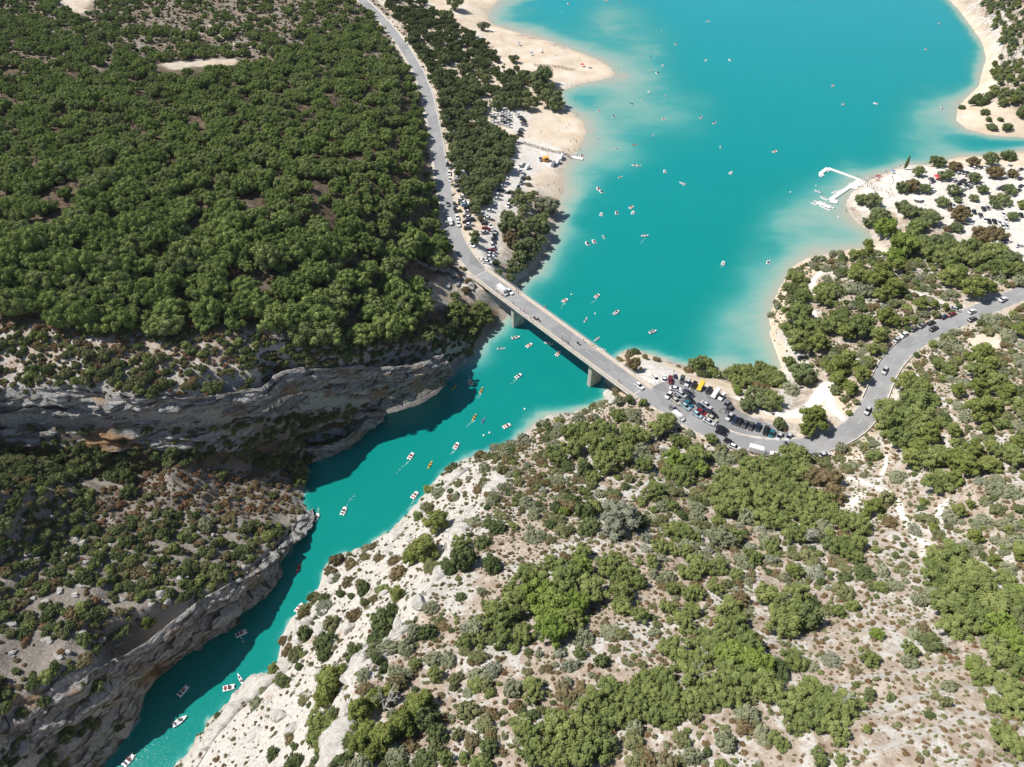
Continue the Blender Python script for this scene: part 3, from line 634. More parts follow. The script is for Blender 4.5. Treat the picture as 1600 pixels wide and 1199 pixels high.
PL = [(985,130,60,.45),(1010,175,70,.42),(940,170,60,.35),(1075,185,60,.25),(960,30,60,.45),(1000,80,60,.35),(960,250,50,.4),(1330,285,50,.45),(1240,350,70,.55),(1180,430,50,.35),(1150,500,60,.38),(1130,550,60,.3),
  (1470,170,50,.5),(1440,195,60,.28),(1460,232,60,.35),(770,520,30,.4),(745,565,30,.35),(890,660,26,.3),(1290,340,60,.4)]
for a, b, r, s in PL:
    d2 = ((wx - a) ** 2 + ((wy - b) * 1.4) ** 2) / r ** 2
    sh = 1 - (1 - sh) * (1 - s * np.exp(-d2 * 1.3))
ds = samp(dshore, X, Y); ds = np.where((np.abs(X) > 600) | (Y > 1480), 50, ds)
edge = np.exp(-ds / np.clip(wdt * .4, .5, 2.5)) * np.clip(wdt / 7, .12, 1)
me = mesh_np('lake_water', np.stack([X.ravel(), Y.ravel(), 0 * X.ravel()], 1), grid_faces(*X.shape), smooth=True)
ca = me.color_attributes.new('bed', 'FLOAT_COLOR', 'POINT')
ca.data.foreach_set('color', np.stack([sh.ravel(), edge.ravel(), np.clip((Y.ravel() - 150) / 550, 0, 1), np.ones(X.size)], 1).astype(np.float32).ravel())
m, nt = mat('turquoise_water'); P = geopos(nt); b_, _a = attr(nt, 'bed')
deep = mix(nt, b_[2], (.002, .190, .165, 1), (.002, .262, .300, 1))
deep = mix(nt, mathn(nt, 'MULTIPLY', mathn(nt, 'SUBTRACT', noise(nt, scaled(nt, P, (.012, .02, 1)), 1, 4, .55), .35), 1.1, clamp=True), deep, mix(nt, b_[2], (.003, .215, .185, 1), (.003, .285, .325, 1)))
silt = noise(nt, scaled(nt, P, (.03, .06, 1)), 1, 6, .6, .8)
wind = noise(nt, scaled(nt, P, (.05, .16, 1)), 1, 6, .7, .6)
deep = mix(nt, mathn(nt, 'MULTIPLY', mathn(nt, 'SUBTRACT', wind, .5), .9, clamp=True), deep, mix(nt, b_[2], (.006, .24, .20, 1), (.012, .30, .32, 1)))
f = mathn(nt, 'MULTIPLY', b_[0], mathn(nt, 'ADD', .55, mathn(nt, 'MULTIPLY', silt, .9)), clamp=True)
shal = ramp(nt, f, [(0.0, (.004, .215, .20)), (.35, (.06, .29, .27)), (.65, (.20, .355, .31)), (1.0, (.34, .355, .30))])
c = mix(nt, mathn(nt, 'MULTIPLY', f, 2.4, clamp=True), deep, shal)
c = mix(nt, mathn(nt, 'MULTIPLY', b_[1], .55), c, (.36, .35, .28, 1))
rip = mathn(nt, 'ADD', noise(nt, scaled(nt, P, (1, 1.3, 1)), .9, 5, .65), mathn(nt, 'MULTIPLY', noise(nt, P, .15, 3, .5), .8))
p = bsdf(nt, c, .16, .4, rip, .42, .17); p.inputs['IOR'].default_value = 1.33
me.materials.append(m)
link('lake_water', me, kind='structure')

# ------------------------------------------------------------------ roads
def ribbon_flat(line, w0, w1, lift, name, material, kind='structure', parent=None, zfun=None):
    L = np.asarray(line, float); t = np.gradient(L[:, :2], axis=0); t /= np.linalg.norm(t, axis=1)[:, None]
    nrm = np.stack([-t[:, 1], t[:, 0]], 1)
    a = np.c_[L[:, :2] + nrm * w0, L[:, 2] + lift]; b = np.c_[L[:, :2] + nrm * w1, L[:, 2] + lift]
    V = np.stack([a, b], 0); F = grid_faces(2, len(L))
    if w1 > w0: F = F[:, ::-1]
    me = mesh_np(name, V.reshape(-1, 3), F); me.materials.append(material)
    return link(name, me, parent, kind=kind)
def asphalt(name, a, b):
    m, nt = mat(name); P = geopos(nt)
    n = mathn(nt, 'ADD', mathn(nt, 'MULTIPLY', noise(nt, P, .12, 4, .6), .6), mathn(nt, 'MULTIPLY', noise(nt, P, 2.5, 4, .7), .4))
    c = ramp(nt, n, [(.35, a), (.65, b)])
    pt = nd(nt, 'ShaderNodeTexVoronoi'); pt.inputs['Scale'].default_value = .09; lk(nt, P, pt.inputs['Vector']); ps = nd(nt, 'ShaderNodeSeparateColor'); lk(nt, pt.outputs['Color'], ps.inputs[0])
    c = mix(nt, mathn(nt, 'MULTIPLY', mathn(nt, 'SUBTRACT', ps.outputs[0], .72), 1.4, clamp=True), c, tuple(v * .6 for v in a) + (1,))
    c = mix(nt, mathn(nt, 'MULTIPLY', mathn(nt, 'SUBTRACT', noise(nt, P, .5, 5, .7), .58), 2.5, clamp=True), c, tuple(v * .62 for v in a) + (1,))
    bsdf(nt, c, .85, .25, noise(nt, P, 9, 2), .3, .03); return m
MASPH = asphalt('grey_asphalt', (.24, .24, .245), (.33, .33, .325))
MLOT = asphalt('car_park_asphalt', (.20, .20, .205), (.29, .285, .28))
MLINE = simple('worn_white_paint', (.46, .46, .45), .7, .2, .2, 1.5)
MVERGE = simple('pale_gravel_verge', (.50, .45, .38), .95, .1, .3, .7)
MCONC = simple('pale_concrete', (.58, .545, .49), .85, .2, .16, .5)
MCONC2 = simple('weathered_concrete', (.50, .46, .40), .9, .2, .25, .35)
ribbon_flat(wRL, -5.0, 4.6, -.06, 'road_verge', MVERGE); ribbon_flat(wRL, -3.5, 3.5, 0, 'road', MASPH)
ribbon_flat(wRR[2:], -4.4, 4.4, -.06, 'road_verge', MVERGE); ribbon_flat(wRR, -3.5, 3.5, .03, 'road', MASPH)
lot = bmesh.new(); fv = [lot.verts.new((x, y, 13.34)) for x, y in wLOT]; f = lot.faces.new(fv); bmesh.ops.triangulate(lot, faces=[f])
lm = bpy.data.meshes.new('car_park'); lot.to_mesh(lm); lot.free(); lm.materials.append(MLOT); link('car_park_pavement', lm, kind='structure')
def dashes(line, off, on, gap, w, lift, name='road_marking', parent=None):
    L = resample(line, .5); t = np.gradient(L[:, :2], axis=0); t /= np.linalg.norm(t, axis=1)[:, None]; nrm = np.stack([-t[:, 1], t[:, 0]], 1)
    C = np.c_[L[:, :2] + nrm * off, L[:, 2] + lift]; V = []; F = []; per = int((on + gap) / .5); ln = int(on / .5)
    for s in range(0, len(C) - ln - 1, per):
        for q in range(s, s + ln):
            b = len(V)
            V += [(*(C[q, :2] - nrm[q] * w), C[q, 2]), (*(C[q + 1, :2] - nrm[q + 1] * w), C[q + 1, 2]), (*(C[q + 1, :2] + nrm[q + 1] * w), C[q + 1, 2]), (*(C[q, :2] + nrm[q] * w), C[q, 2])]
            F.append((b, b + 1, b + 2, b + 3))
    me = mesh_np(name, V, F); me.materials.append(MLINE); return link(name, me, parent, kind='structure')
vis = wRL[wRL[:, 1] < 900]
dashes(vis, 0, 3.0, 6.0, .07, .008); dashes(vis, 3.1, 100, 0, .07, .008); dashes(vis, -3.1, 100, 0, .07, .008)
dashes(wRR[16:], 0, 3.0, 4.5, .08, .04); dashes(wRR, 3.15, 3, 2.5, .08, .04); dashes(wRR, -3.15, 3, 2.5, .08, .04)
def wall(line, off, h, w, material, name, z0=-.3, parent=None):
    L = np.asarray(line, float); t = np.gradient(L[:, :2], axis=0); t /= np.linalg.norm(t, axis=1)[:, None]; nrm = np.stack([-t[:, 1], t[:, 0]], 1)
    rows = [np.c_[L[:, :2] + nrm * (off - w / 2), L[:, 2] + z0], np.c_[L[:, :2] + nrm * (off - w / 2), L[:, 2] + h], np.c_[L[:, :2] + nrm * (off + w / 2), L[:, 2] + h], np.c_[L[:, :2] + nrm * (off + w / 2), L[:, 2] + z0]]
    V = np.stack(rows, 0); me = mesh_np(name, V.reshape(-1, 3), grid_faces(4, len(L))[:, ::-1]); me.materials.append(material)
    return link(name, me, parent)
o = wall(wRR[int(len(wRR) * .18):int(len(wRR) * .5)], -3.95, .35, .3, MCONC, 'kerb'); o['kind'] = 'structure'
o = wall(wRR[int(len(wRR) * .36):int(len(wRR) * .52)], 3.95, .35, .3, MCONC, 'kerb'); o['kind'] = 'structure'
q = wRL[(wRL[:, 1] < 720)]; o = wall(q[:int(len(q) * .8)], 3.85, .3, .3, MCONC, 'kerb'); o['kind'] = 'structure'

# ------------------------------------------------------------------ bridge
def box(bm, c, s, ax=None, mi=0):
    """box centred at c, size s, along the axes ax (3 unit vectors)"""
    ax = ax or (Vector((1, 0, 0)), Vector((0, 1, 0)), Vector((0, 0, 1)))
    vs = []
    for dx, dy, dz in ((-1,-1,-1),(1,-1,-1),(1,1,-1),(-1,1,-1),(-1,-1,1),(1,-1,1),(1,1,1),(-1,1,1)):
        vs.append(bm.verts.new(Vector(c) + ax[0] * (dx * s[0] / 2) + ax[1] * (dy * s[1] / 2) + ax[2] * (dz * s[2] / 2)))
    for f in ((0,3,2,1),(4,5,6,7),(0,1,5,4),(1,2,6,5),(2,3,7,6),(3,0,4,7)):
        fc = bm.faces.new([vs[i] for i in f]); fc.material_index = mi
def bobj(name, bm, mats, parent=None, **k):
    me = bpy.data.meshes.new(name); bm.to_mesh(me); bm.free()
    for mm in (mats if isinstance(mats, list) else [mats]): me.materials.append(mm)
    return link(name, me, parent, **k)
def empty(name, loc, rz=0, **k):
    o = bpy.data.objects.new(name, None); COL.objects.link(o); o.location = loc; o.rotation_euler = (0, 0, rz); o.empty_display_size = .1
    for a, b in k.items():
        if b is not None: o[a] = b
    return o
BRZ = math.atan2(bu[1], bu[0])
bridge = empty('bridge', (P0[0], P0[1], 13.2), BRZ, label='long pale concrete road bridge across the turquoise gorge mouth', category='bridge')
def lb(name, boxes, m_, parent=bridge, bev=0, **k):
    bm = bmesh.new()
    for c, s in boxes: box(bm, c, s)
    if bev: bmesh.ops.bevel(bm, geom=bm.edges[:], offset=bev, segments=1, affect='EDGES')
    return bobj(name, bm, m_, parent, **k)
E0, E1 = -2.0, BL + 2.0
MID = BL / 2
lb('girder', [((MID, 0, -1.1), (BL + 2, 4.8, 1.4))], MCONC2, bev=.1)
lb('deck_slab', [((MID, 0, -.30), (BL + 4, 10.0, .42))], MCONC, bev=.05)
lb('roadway', [((MID, 0, -.06), (BL + 4.2, 6.7, .12))], MASPH)
MWALK = simple('beige_walkway', (.50, .43, .35), .9, .15, .12, .6)
for s in (-1, 1):
    lb('sidewalk', [((MID, s * 4.02, .02), (BL + 4, 1.32, .22))], MWALK)
    lb('edge_beam', [((MID, s * 4.86, .02), (BL + 4, .32, .44))], MCONC, bev=.03)
    rb = lb('railing', [((MID, s * 4.86, 1.16), (BL + 4, .09, .07)), ((MID, s * 4.86, .72), (BL + 4, .04, .04)), ((MID, s * 4.86, .45), (BL + 4, .04, .04))], simple('galvanised_rail', (.42, .43, .43), .5, .5))
    for k in range(int((BL + 4) / 2.0) + 1):
        lb('post', [((E0 + .05 + k * 2.0, s * 4.86, .70), (.07, .07, .92))], rb.data.materials[0], rb)
for xx in (.2, BL - .2):
    lb('expansion_joint', [((xx, 0, .006), (.35, 6.68, .02))], MCONC)
for k in range(int(BL / 7.2)):
    lb('lane_dash', [((5 + k * 7.2, 0, .006), (3.0, .15, .02))], MLINE)
# piers: found from where they stand in the water
def along(a, b):
    x, y, _ = W(a, b, 0); return float((x - P0[0]) * bu[0] + (y - P0[1]) * bu[1])
for (a, b) in ((812, 506), (932, 596)):
    s = along(a, b)
    bm = bmesh.new(); box(bm, (s, 0, -2.0 - 6.5), (2.0, 6.2, 13.4)); bmesh.ops.bevel(bm, geom=bm.edges[:], offset=.12, segments=1, affect='EDGES')
    pr = bobj('pier', bm, MCONC2, bridge)
    lb('pier_cap', [((s, 0, -2.35), (2.5, 6.6, .5))], MCONC, pr)
lb('abutment', [((-1.2, 0, -4.0), (3.4, 8.6, 6.8))], MCONC2, bev=.1)
lb('abutment', [((BL + 1.2, 0, -4.0), (3.4, 8.6, 6.8))], MCONC2, bev=.1)

# trodden footpaths draped over the slope
MPATH = simple('white_trodden_dust', (.70, .66, .60), .95, .1, .12, .8)
for k, (line, w) in enumerate(TRAILS):
    if line[0][0] < 1000: continue
    xs, ys, zs = ground_at([p[0] for p in line], [p[1] for p in line]); L = smooth_line(list(zip(xs, ys, zs)), .8, 3)
    t = np.gradient(L[:, :2], axis=0); t /= np.linalg.norm(t, axis=1)[:, None] + 1e-9; nrm = np.stack([-t[:, 1], t[:, 0]], 1); sk = np.arange(len(L)) * .8
    wid = w * (1 + .35 * fbm(sk / 4, sk * 0 + k, 500, 3)) * np.minimum(1, .35 + np.minimum(sk, sk[::-1]) / 6); wob = .5 * fbm(sk / 5, sk * 0 + k, 501, 2)
    rows = []
    for q in np.linspace(-1, 1, 7):
        P = L[:, :2] + nrm * (wid * q + wob)[:, None]; rows.append(np.c_[P, H(P[:, 0], P[:, 1]) + (.13 if abs(q) < .9 else -.05)])
    V = np.stack(rows, 0); me = mesh_np('footpath', V.reshape(-1, 3), grid_faces(7, len(L))[:, ::-1], smooth=True); me.materials.append(MPATH); link('footpath', me, None, kind='structure')

# ------------------------------------------------------------------ vegetation
def leafmat(name, cols, trans=.14, rough=.75):
    m, nt = mat(name)
    oi = nd(nt, 'ShaderNodeObjectInfo'); a = nd(nt, 'ShaderNodeAttribute', attribute_name='tone')
    n = noise(nt, objpos(nt), 2.2, 2, .6)
    f = mathn(nt, 'ADD', mathn(nt, 'MULTIPLY', oi.outputs['Random'], .6), mathn(nt, 'MULTIPLY', a.outputs['Fac'], .5))
    c = ramp(nt, f, [(i / (len(cols) - 1) * .8 + .1, cl_) for i, cl_ in enumerate(cols)])
    c = mix(nt, mathn(nt, 'MULTIPLY', mathn(nt, 'SUBTRACT', n, .4), 1.2, clamp=True), c, mix(nt, .35, c, tuple(min(1, v * 1.7) for v in cols[-1][:3]) + (1,)))
    d = nd(nt, 'ShaderNodeBsdfDiffuse'); lk(nt, c, d.inputs[0]); d.inputs[1].default_value = .8
    t = nd(nt, 'ShaderNodeBsdfTranslucent'); lk(nt, mix(nt, .4, c, (.10, .14, .02, 1)), t.inputs[0])
    mx = nd(nt, 'ShaderNodeMixShader'); mx.inputs[0].default_value = trans; lk(nt, d.outputs[0], mx.inputs[1]); lk(nt, t.outputs[0], mx.inputs[2])
    o = nd(nt, 'ShaderNodeOutputMaterial'); lk(nt, mx.outputs[0], o.inputs[0]); return m
LM = {
 'forest': leafmat('woodland_leaves', [(.125, .175, .055), (.185, .250, .076), (.240, .315, .095), (.300, .360, .115), (.210, .250, .120)]),
 'east': leafmat('lakeside_leaves', [(0.138, 0.170, 0.083), (0.187, 0.225, 0.103), (0.252, 0.281, 0.125)]),
 'oak': leafmat('oak_leaves', [(0.142, 0.178, 0.063), (0.199, 0.241, 0.083), (0.257, 0.290, 0.103)]),
 'bright': leafmat('bright_leaves', [(0.153, 0.219, 0.047), (0.202, 0.273, 0.059), (0.237, 0.302, 0.083)]),
 'pine': leafmat('pine_needles', [(0.161, 0.196, 0.056), (0.217, 0.252, 0.069), (0.265, 0.295, 0.099)]),
 'grey': leafmat('grey_green_leaves', [(0.187, 0.202, 0.122), (0.245, 0.259, 0.158), (0.302, 0.317, 0.202)]),
 'silver': leafmat('silvery_leaves', [(0.220, 0.231, 0.165), (0.275, 0.286, 0.209), (0.330, 0.341, 0.253)]),
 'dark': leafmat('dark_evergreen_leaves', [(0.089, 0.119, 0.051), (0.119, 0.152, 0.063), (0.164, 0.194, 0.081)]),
 'brown': leafmat('browned_leaves', [(0.185, 0.145, 0.079), (0.238, 0.178, 0.092), (0.198, 0.185, 0.106)]),
 'heath': leafmat('dry_heath', [(0.165, 0.105, 0.055), (0.242, 0.149, 0.077), (0.187, 0.154, 0.083), (0.275, 0.198, 0.121)], .15),
 'rust': leafmat('rust_dry_leaves', [(0.252, 0.137, 0.074), (0.336, 0.200, 0.116), (0.284, 0.200, 0.137)], .2),
 'thyme': leafmat('low_green_scrub', [(0.145, 0.159, 0.076), (0.193, 0.207, 0.094), (0.248, 0.248, 0.124)]),
}
MBARK = simple('bark', (.13, .10, .075), .95, .1, .3, 2.0)
MDEAD = simple('bleached_dead_wood', (.50, .47, .43), .9, .1, .15, 3.0)

def ico_np(sub):
    bm = bmesh.new(); bmesh.ops.create_icosphere(bm, subdivisions=sub, radius=1)
    V = np.array([v.co[:] for v in bm.verts]); F = np.array([[v.index for v in f.verts] for f in bm.faces]); bm.free(); return V, F
ICO = {k: ico_np(k) for k in (1, 2, 3)}
def crown_mesh(name, clumps, seed, leafn=30, leafs=.09, sub=2, ns=.22, core=True, flat=1.0):
    """clumps: (x, y, z, r); each a lumpy mass wrapped in many small leaf sprays"""
    rg = np.random.default_rng(seed); Vs, Fs, Ts = [], [], []; base = 0
    V0, F0 = ICO[sub]
    for (x, y, z, r) in clumps:
        ph = rg.uniform(0, 99, 3); d = 1 + ns * 2 * (vnoise(V0[:, 0] * 2.2 + ph[0], V0[:, 1] * 2.2 + V0[:, 2] * 1.9 + ph[1], seed) - .5) + ns * 1.3 * (vnoise(V0[:, 0] * 5 + ph[1], V0[:, 1] * 5 + V0[:, 2] * 4.5 + ph[2], seed + 3) - .5) + rg.normal(0, .05, len(V0))
        V = V0 * (d * r)[:, None]; V[:, 2] *= flat; V += (x, y, z)
        tone = rg.uniform(0, 1)
        Vs.append(V); Fs.append(F0 + base); base += len(V); Ts.append(np.full(len(V), tone * .7) + rg.uniform(0, .3, len(V)))
        # leaf sprays: triangles standing off the surface
        n = int(leafn); dirs = rg.normal(size=(n, 3)); dirs[:, 2] = dirs[:, 2] * .9 + .25; dirs /= np.linalg.norm(dirs, axis=1)[:, None]
        c = dirs * (r * rg.uniform(.85, 1.4, n))[:, None]; c[:, 2] *= flat; c += (x, y, z)
        a = rg.normal(size=(n, 3)); a /= np.linalg.norm(a, axis=1)[:, None]; b = np.cross(a, dirs + .5 * rg.normal(size=(n, 3))); b /= np.linalg.norm(b, axis=1)[:, None] + 1e-6
        s = leafs * rg.uniform(.6, 1.3, n)[:, None]
        tri = np.stack([c - a * s, c + a * s * .6 + b * s, c + a * s * .5 - b * s * .9], 1).reshape(-1, 3)
        Vs.append(tri); Fs.append(np.arange(3 * n).reshape(n, 3) + base); base += 3 * n; Ts.append(np.repeat(rg.uniform(0, 1, n) * .6 + tone * .4, 3))
    V = np.concatenate(Vs); F = np.concatenate(Fs); T = np.concatenate(Ts)
    me = mesh_np(name, V, F); at = me.attributes.new('tone', 'FLOAT', 'POINT')
    if len(me.vertices) == len(T): at.data.foreach_set('value', T.astype(np.float32))
    return me
def dome(n, rg, cz, rz, rr, rmin, rmax):
    out = []
    for k in range(n):
        t = (k + .5) / n; a = k * 2.39996 + rg.uniform(-.4, .4); h = 1 - 1.35 * t
        q = math.sqrt(max(0, 1 - h * h)) if h > -.35 else .9
        rad = q * rr * rg.uniform(.75, 1.08)
        out.append((math.cos(a) * rad, math.sin(a) * rad, cz + rz * h * rg.uniform(.85, 1.1), rg.uniform(rmin, rmax)))
    return out
VAR = {}
def variants(kind, n, fn, material):
    VAR[kind] = []
    for k in range(n):
        me = fn(k); me.materials.append(material); VAR[kind].append(me)
def oakf(seed0, leafn=66, leafs=.06, nc=30, lop=.24):
    def f(k):
        rg = random.Random(seed0 + k); ex = rg.uniform(.8, 1.15)
        cl_ = dome(nc, rg, .80, .5, .84, .12, .26)
        cl_ = [(x * ex + rg.uniform(-lop, lop), y / ex + rg.uniform(-lop, lop), z, r) for x, y, z, r in cl_] + [(rg.uniform(-.2, .2), rg.uniform(-.2, .2), .7, .42), (0, 0, .45, .42)] + [(rg.uniform(-.5, .5), rg.uniform(-.5, .5), rg.uniform(.7, 1.15), rg.uniform(.14, .24)) for _ in range(8)]
        return crown_mesh('crown', cl_, seed0 + k, leafn, leafs, sub=1, ns=.5)
    return f
def pinef(seed0):
    def f(k):
        rg = random.Random(seed0 + k); cl_ = []
        for j in range(36):
            h = rg.random(); a = j * 2.4 + rg.uniform(-.5, .5); rad = (1 - .62 * h) * rg.uniform(.35, .92)
            cl_.append((math.cos(a) * rad, math.sin(a) * rad, .62 + h * .95, rg.uniform(.12, .25)))
        cl_ += [(0, 0, 1.0, .4), (rg.uniform(-.2, .2), rg.uniform(-.2, .2), .75, .45)]
        return crown_mesh('crown', cl_, seed0 + k, 70, .06, flat=.72, ns=.5, sub=1)
    return f
def shrubf(seed0, nc=15, leafn=44, h=.5, leafs=.10):
    def f(k):
        rg = random.Random(seed0 + k)
        cl_ = [(x, y, max(.12, z), r) for x, y, z, r in dome(nc, rg, h * .75, h * .5, .72, .17, .36)] + [(0, 0, h * .55, .5)]
        return crown_mesh('bush', cl_, seed0 + k, leafn, leafs, ns=.5, sub=1)
    return f
def tuftf(seed0):
    def f(k):
        rg = random.Random(seed0 + k); cl_ = [(rg.uniform(-.45, .45), rg.uniform(-.45, .45), rg.uniform(.1, .3), rg.uniform(.3, .5)) for _ in range(4)]
        return crown_mesh('tuft', cl_, seed0 + k, 26, .22, sub=1, ns=.5)
    return f
variants('forest', 6, oakf(100), LM['forest']); variants('east', 4, oakf(140), LM['east']); variants('oak', 5, oakf(180), LM['oak']); variants('bright', 3, oakf(220), LM['bright'])
variants('brownoak', 3, oakf(240), LM['brown']); variants('darkoak', 3, oakf(260), LM['dark']); variants('silver', 2, oakf(280, 90, .05), LM['silver'])
variants('pine', 5, pinef(300), LM['pine']); variants('darkpine', 3, pinef(340), LM['east'])
variants('grey', 4, shrubf(400), LM['grey']); variants('darkbush', 4, shrubf(440, h=.7), LM['dark']); variants('greenbush', 4, shrubf(480, h=.65), LM['thyme']); variants('brownbush', 3, shrubf(500), LM['brown'])
variants('oakbush', 3, shrubf(520, 18, 44, .75, .09), LM['oak'])
variants('heath', 4, tuftf(600), LM['heath']); variants('rust', 3, shrubf(620, 10, 40, .55, .13), LM['rust']); variants('thyme', 4, tuftf(640), LM['thyme'])

def trunk_mesh(kind, seed):
    rg = random.Random(seed); bm = bmesh.new()
    def limb(p, q, r0, r1, n=6):
        d = (q - p).normalized(); a = d.orthogonal().normalized(); b = d.cross(a); ring = []
        for c, r in ((p, r0), (q, r1)):
            ring.append([bm.verts.new(c + (a * math.cos(t * 6.2832 / n) + b * math.sin(t * 6.2832 / n)) * r) for t in range(n)])
        for t in range(n): bm.faces.new((ring[0][t], ring[0][(t + 1) % n], ring[1][(t + 1) % n], ring[1][t]))
    top = Vector((rg.uniform(-.06, .06), rg.uniform(-.06, .06), .5 if kind == 'oak' else 1.0))
    limb(Vector((0, 0, -.15)), top, .075, .045)
    for k in range(5):
        a = k * 1.26 + rg.random(); b = top * rg.uniform(.6, 1.0); limb(b, b + Vector((math.cos(a) * .45, math.sin(a) * .45, .22)), .035, .012, 5)
    me = bpy.data.meshes.new('trunk'); bm.to_mesh(me); bm.free(); me.materials.append(MBARK); return me
TR_OAK = [trunk_mesh('oak', k) for k in range(3)]; TR_PINE = [trunk_mesh('pine', 20 + k) for k in range(3)]

# each plant: kind, photo pixel of its crown centre, crown radius in photo pixels
def T(ox, oy, k, items):
    out = []
    for it in items:
        x, y, r, kd = it; out.append((ox + x / k, oy + y / k, r / k, kd))
    return out
def pk(s, d='o'):
    """compact list: 'x,y,r[kind] ...'"""
    out = []
    for w in s.split():
        a = w.split(','); kd = a[3] if len(a) > 3 else d
        out.append((float(a[0]), float(a[1]), float(a[2]), kd))
    return out
MAN = []
MAN += T(1200, 420, 4, pk('''170,60,50 200,190,60 130,130,40 60,235,35,g 25,290,30,g 190,290,90 130,380,60 260,370,80 200,470,80 320,450,80,p 390,360,70 560,370,80 450,320,60 490,400,60,p
690,420,60,p 660,500,50,p 430,600,90,p 500,560,80,p 590,650,70,p 610,720,70,p 520,740,60,p 440,690,70,p 420,760,40,w 210,670,80,w 150,750,60,g 20,830,70 50,690,60 130,590,40 300,920,100,p 240,1000,55,p 70,970,45,D
350,170,70 430,150,60,g 320,190,40,g 560,40,70,p 690,50,85,p 790,110,85,p 720,160,60,p 850,150,45,g 540,130,60,g 620,150,55,g 1130,50,70,p 1200,80,50,p 1290,190,70,p 1310,110,90,p 1390,120,50,p 1440,40,60,g 1500,110,60,g 1570,80,50,g 1180,20,60
960,220,50,p 1040,225,35,p 1110,240,28,p 950,60,30,G 680,230,30,B 740,290,75,p 800,330,45,p 860,325,35,p 915,318,28,p 735,390,28,D 620,320,40
870,710,80,p 940,740,55 790,830,115 740,900,90 900,850,110 850,960,105 960,960,105 750,990,80 1010,1040,85,p 850,1080,80 940,1130,75,p 1040,820,45 1000,745,45,p 700,850,50
1170,400,48,g 1200,500,45,g 1340,540,85,p 1390,600,60,p 1310,650,60 1130,630,55 1060,600,45 1190,760,55,p 1230,720,50,g 1330,740,75,p 1440,730,70 1500,770,75,p 1320,880,95,p 1420,860,75,p 1560,860,60 1470,640,35,g 1370,1000,50,p 1170,1010,55,p 1240,930,60,g
1290,1130,75,p 1400,1110,60,p 1500,1150,75 1570,1080,55,p 1460,980,45 1570,980,45,g 1590,380,60,p 1500,420,55,g 1560,560,45,g 1400,320,60,g 1570,260,35,B 1440,380,45,g 1100,480,40,g 1080,420,35,g'''))
MAN += T(850, 640, 3.198, pk('''60,180,50,g 130,120,50 200,110,58 300,100,58 250,160,60 150,200,60 60,240,58 120,290,50,D 200,300,50,D 300,280,60 330,200,60 420,150,60 480,130,50 400,230,60 480,210,50,g 500,280,45 250,340,40 560,100,50 610,70,50 440,30,45,g 370,30,40
660,160,33 705,165,32 650,250,58,b 720,270,60 780,300,45,b 690,330,60 760,230,60 620,320,40 840,150,22 900,250,55,g 840,230,40,g 1040,290,60 1110,280,50 1000,330,50 1250,240,78 1290,310,65 1200,290,60 1160,340,60 1350,340,55,n 1430,350,65,n 1450,430,60,n
900,350,58 860,420,58 950,400,68 1040,380,60 1100,400,60 980,470,68 900,490,65 1060,460,60 1150,470,70 1230,400,60 1300,420,60 1380,450,60 1020,540,55,g 1100,540,58 1180,560,60 1260,500,60 1340,520,60 1420,530,60 1500,560,60 1570,580,58 1240,620,58 1350,640,55,g 1430,680,60,D 1500,700,58 1560,670,55 1560,740,40 1310,560,50
550,410,52 200,410,28 280,420,36,g 370,550,95,s 200,520,58,D 220,590,60,D 475,560,55,D 250,490,45 60,495,38,D 100,515,28,b 690,535,32,D 590,490,38,g 640,480,35 760,490,45,g 870,560,35 700,620,55 640,600,45 740,640,38 890,650,75,g 950,640,45 580,690,42 640,700,35 710,710,35 1080,600,35,G
1110,660,48,g 1140,700,45 190,720,55 330,780,70 400,800,55 280,760,36,g 540,760,36 590,750,32,G 760,780,62 720,820,45 800,790,45 880,790,42 1000,760,55,g 1040,740,45 960,830,35 1250,810,42 460,860,52 620,840,42,g 850,890,36 640,900,36 720,930,36 760,910,40
100,850,105 180,800,65,b 230,900,85 60,950,85 150,990,85,b 40,1060,75,b 130,1060,58 380,930,62 370,870,48 480,1030,45 620,990,42 700,1060,55 740,1010,45 1120,930,65 1270,930,58 1330,960,50,D 930,1020,75 1240,1010,75 1300,1050,80,D 1200,1080,78 1460,1010,42 980,950,45,n'''))
MAN += T(850, 800, 3.006, pk('''640,680,75 580,640,50 720,700,58 800,650,68 880,680,76,b 960,620,65 1000,720,78,b 950,800,78 1040,830,76 1100,750,70,D 1180,700,58 830,600,60 700,780,65 800,830,60 600,860,58 680,900,66 560,780,60 470,800,60 400,850,60 300,850,76 230,900,68 380,950,66 300,980,66 200,1000,76 100,1050,86
200,1120,86 300,1100,58,D 60,1150,76 450,900,58 520,960,56 600,960,56 1170,900,76 1250,850,76 1330,900,76 1400,940,66 1280,980,66 1200,1000,58 1360,1020,58 1440,900,58 1040,1060,52,g 1100,1080,45 850,1080,62,g 700,1150,56,g 1250,725,42,g 1350,690,45,G 270,705,42,D 170,670,36,D 90,840,36,B 170,830,32,B 1290,1160,40 1390,1170,30
900,540,50 760,600,50 870,760,60 520,860,50 760,900,55 900,880,55'''))
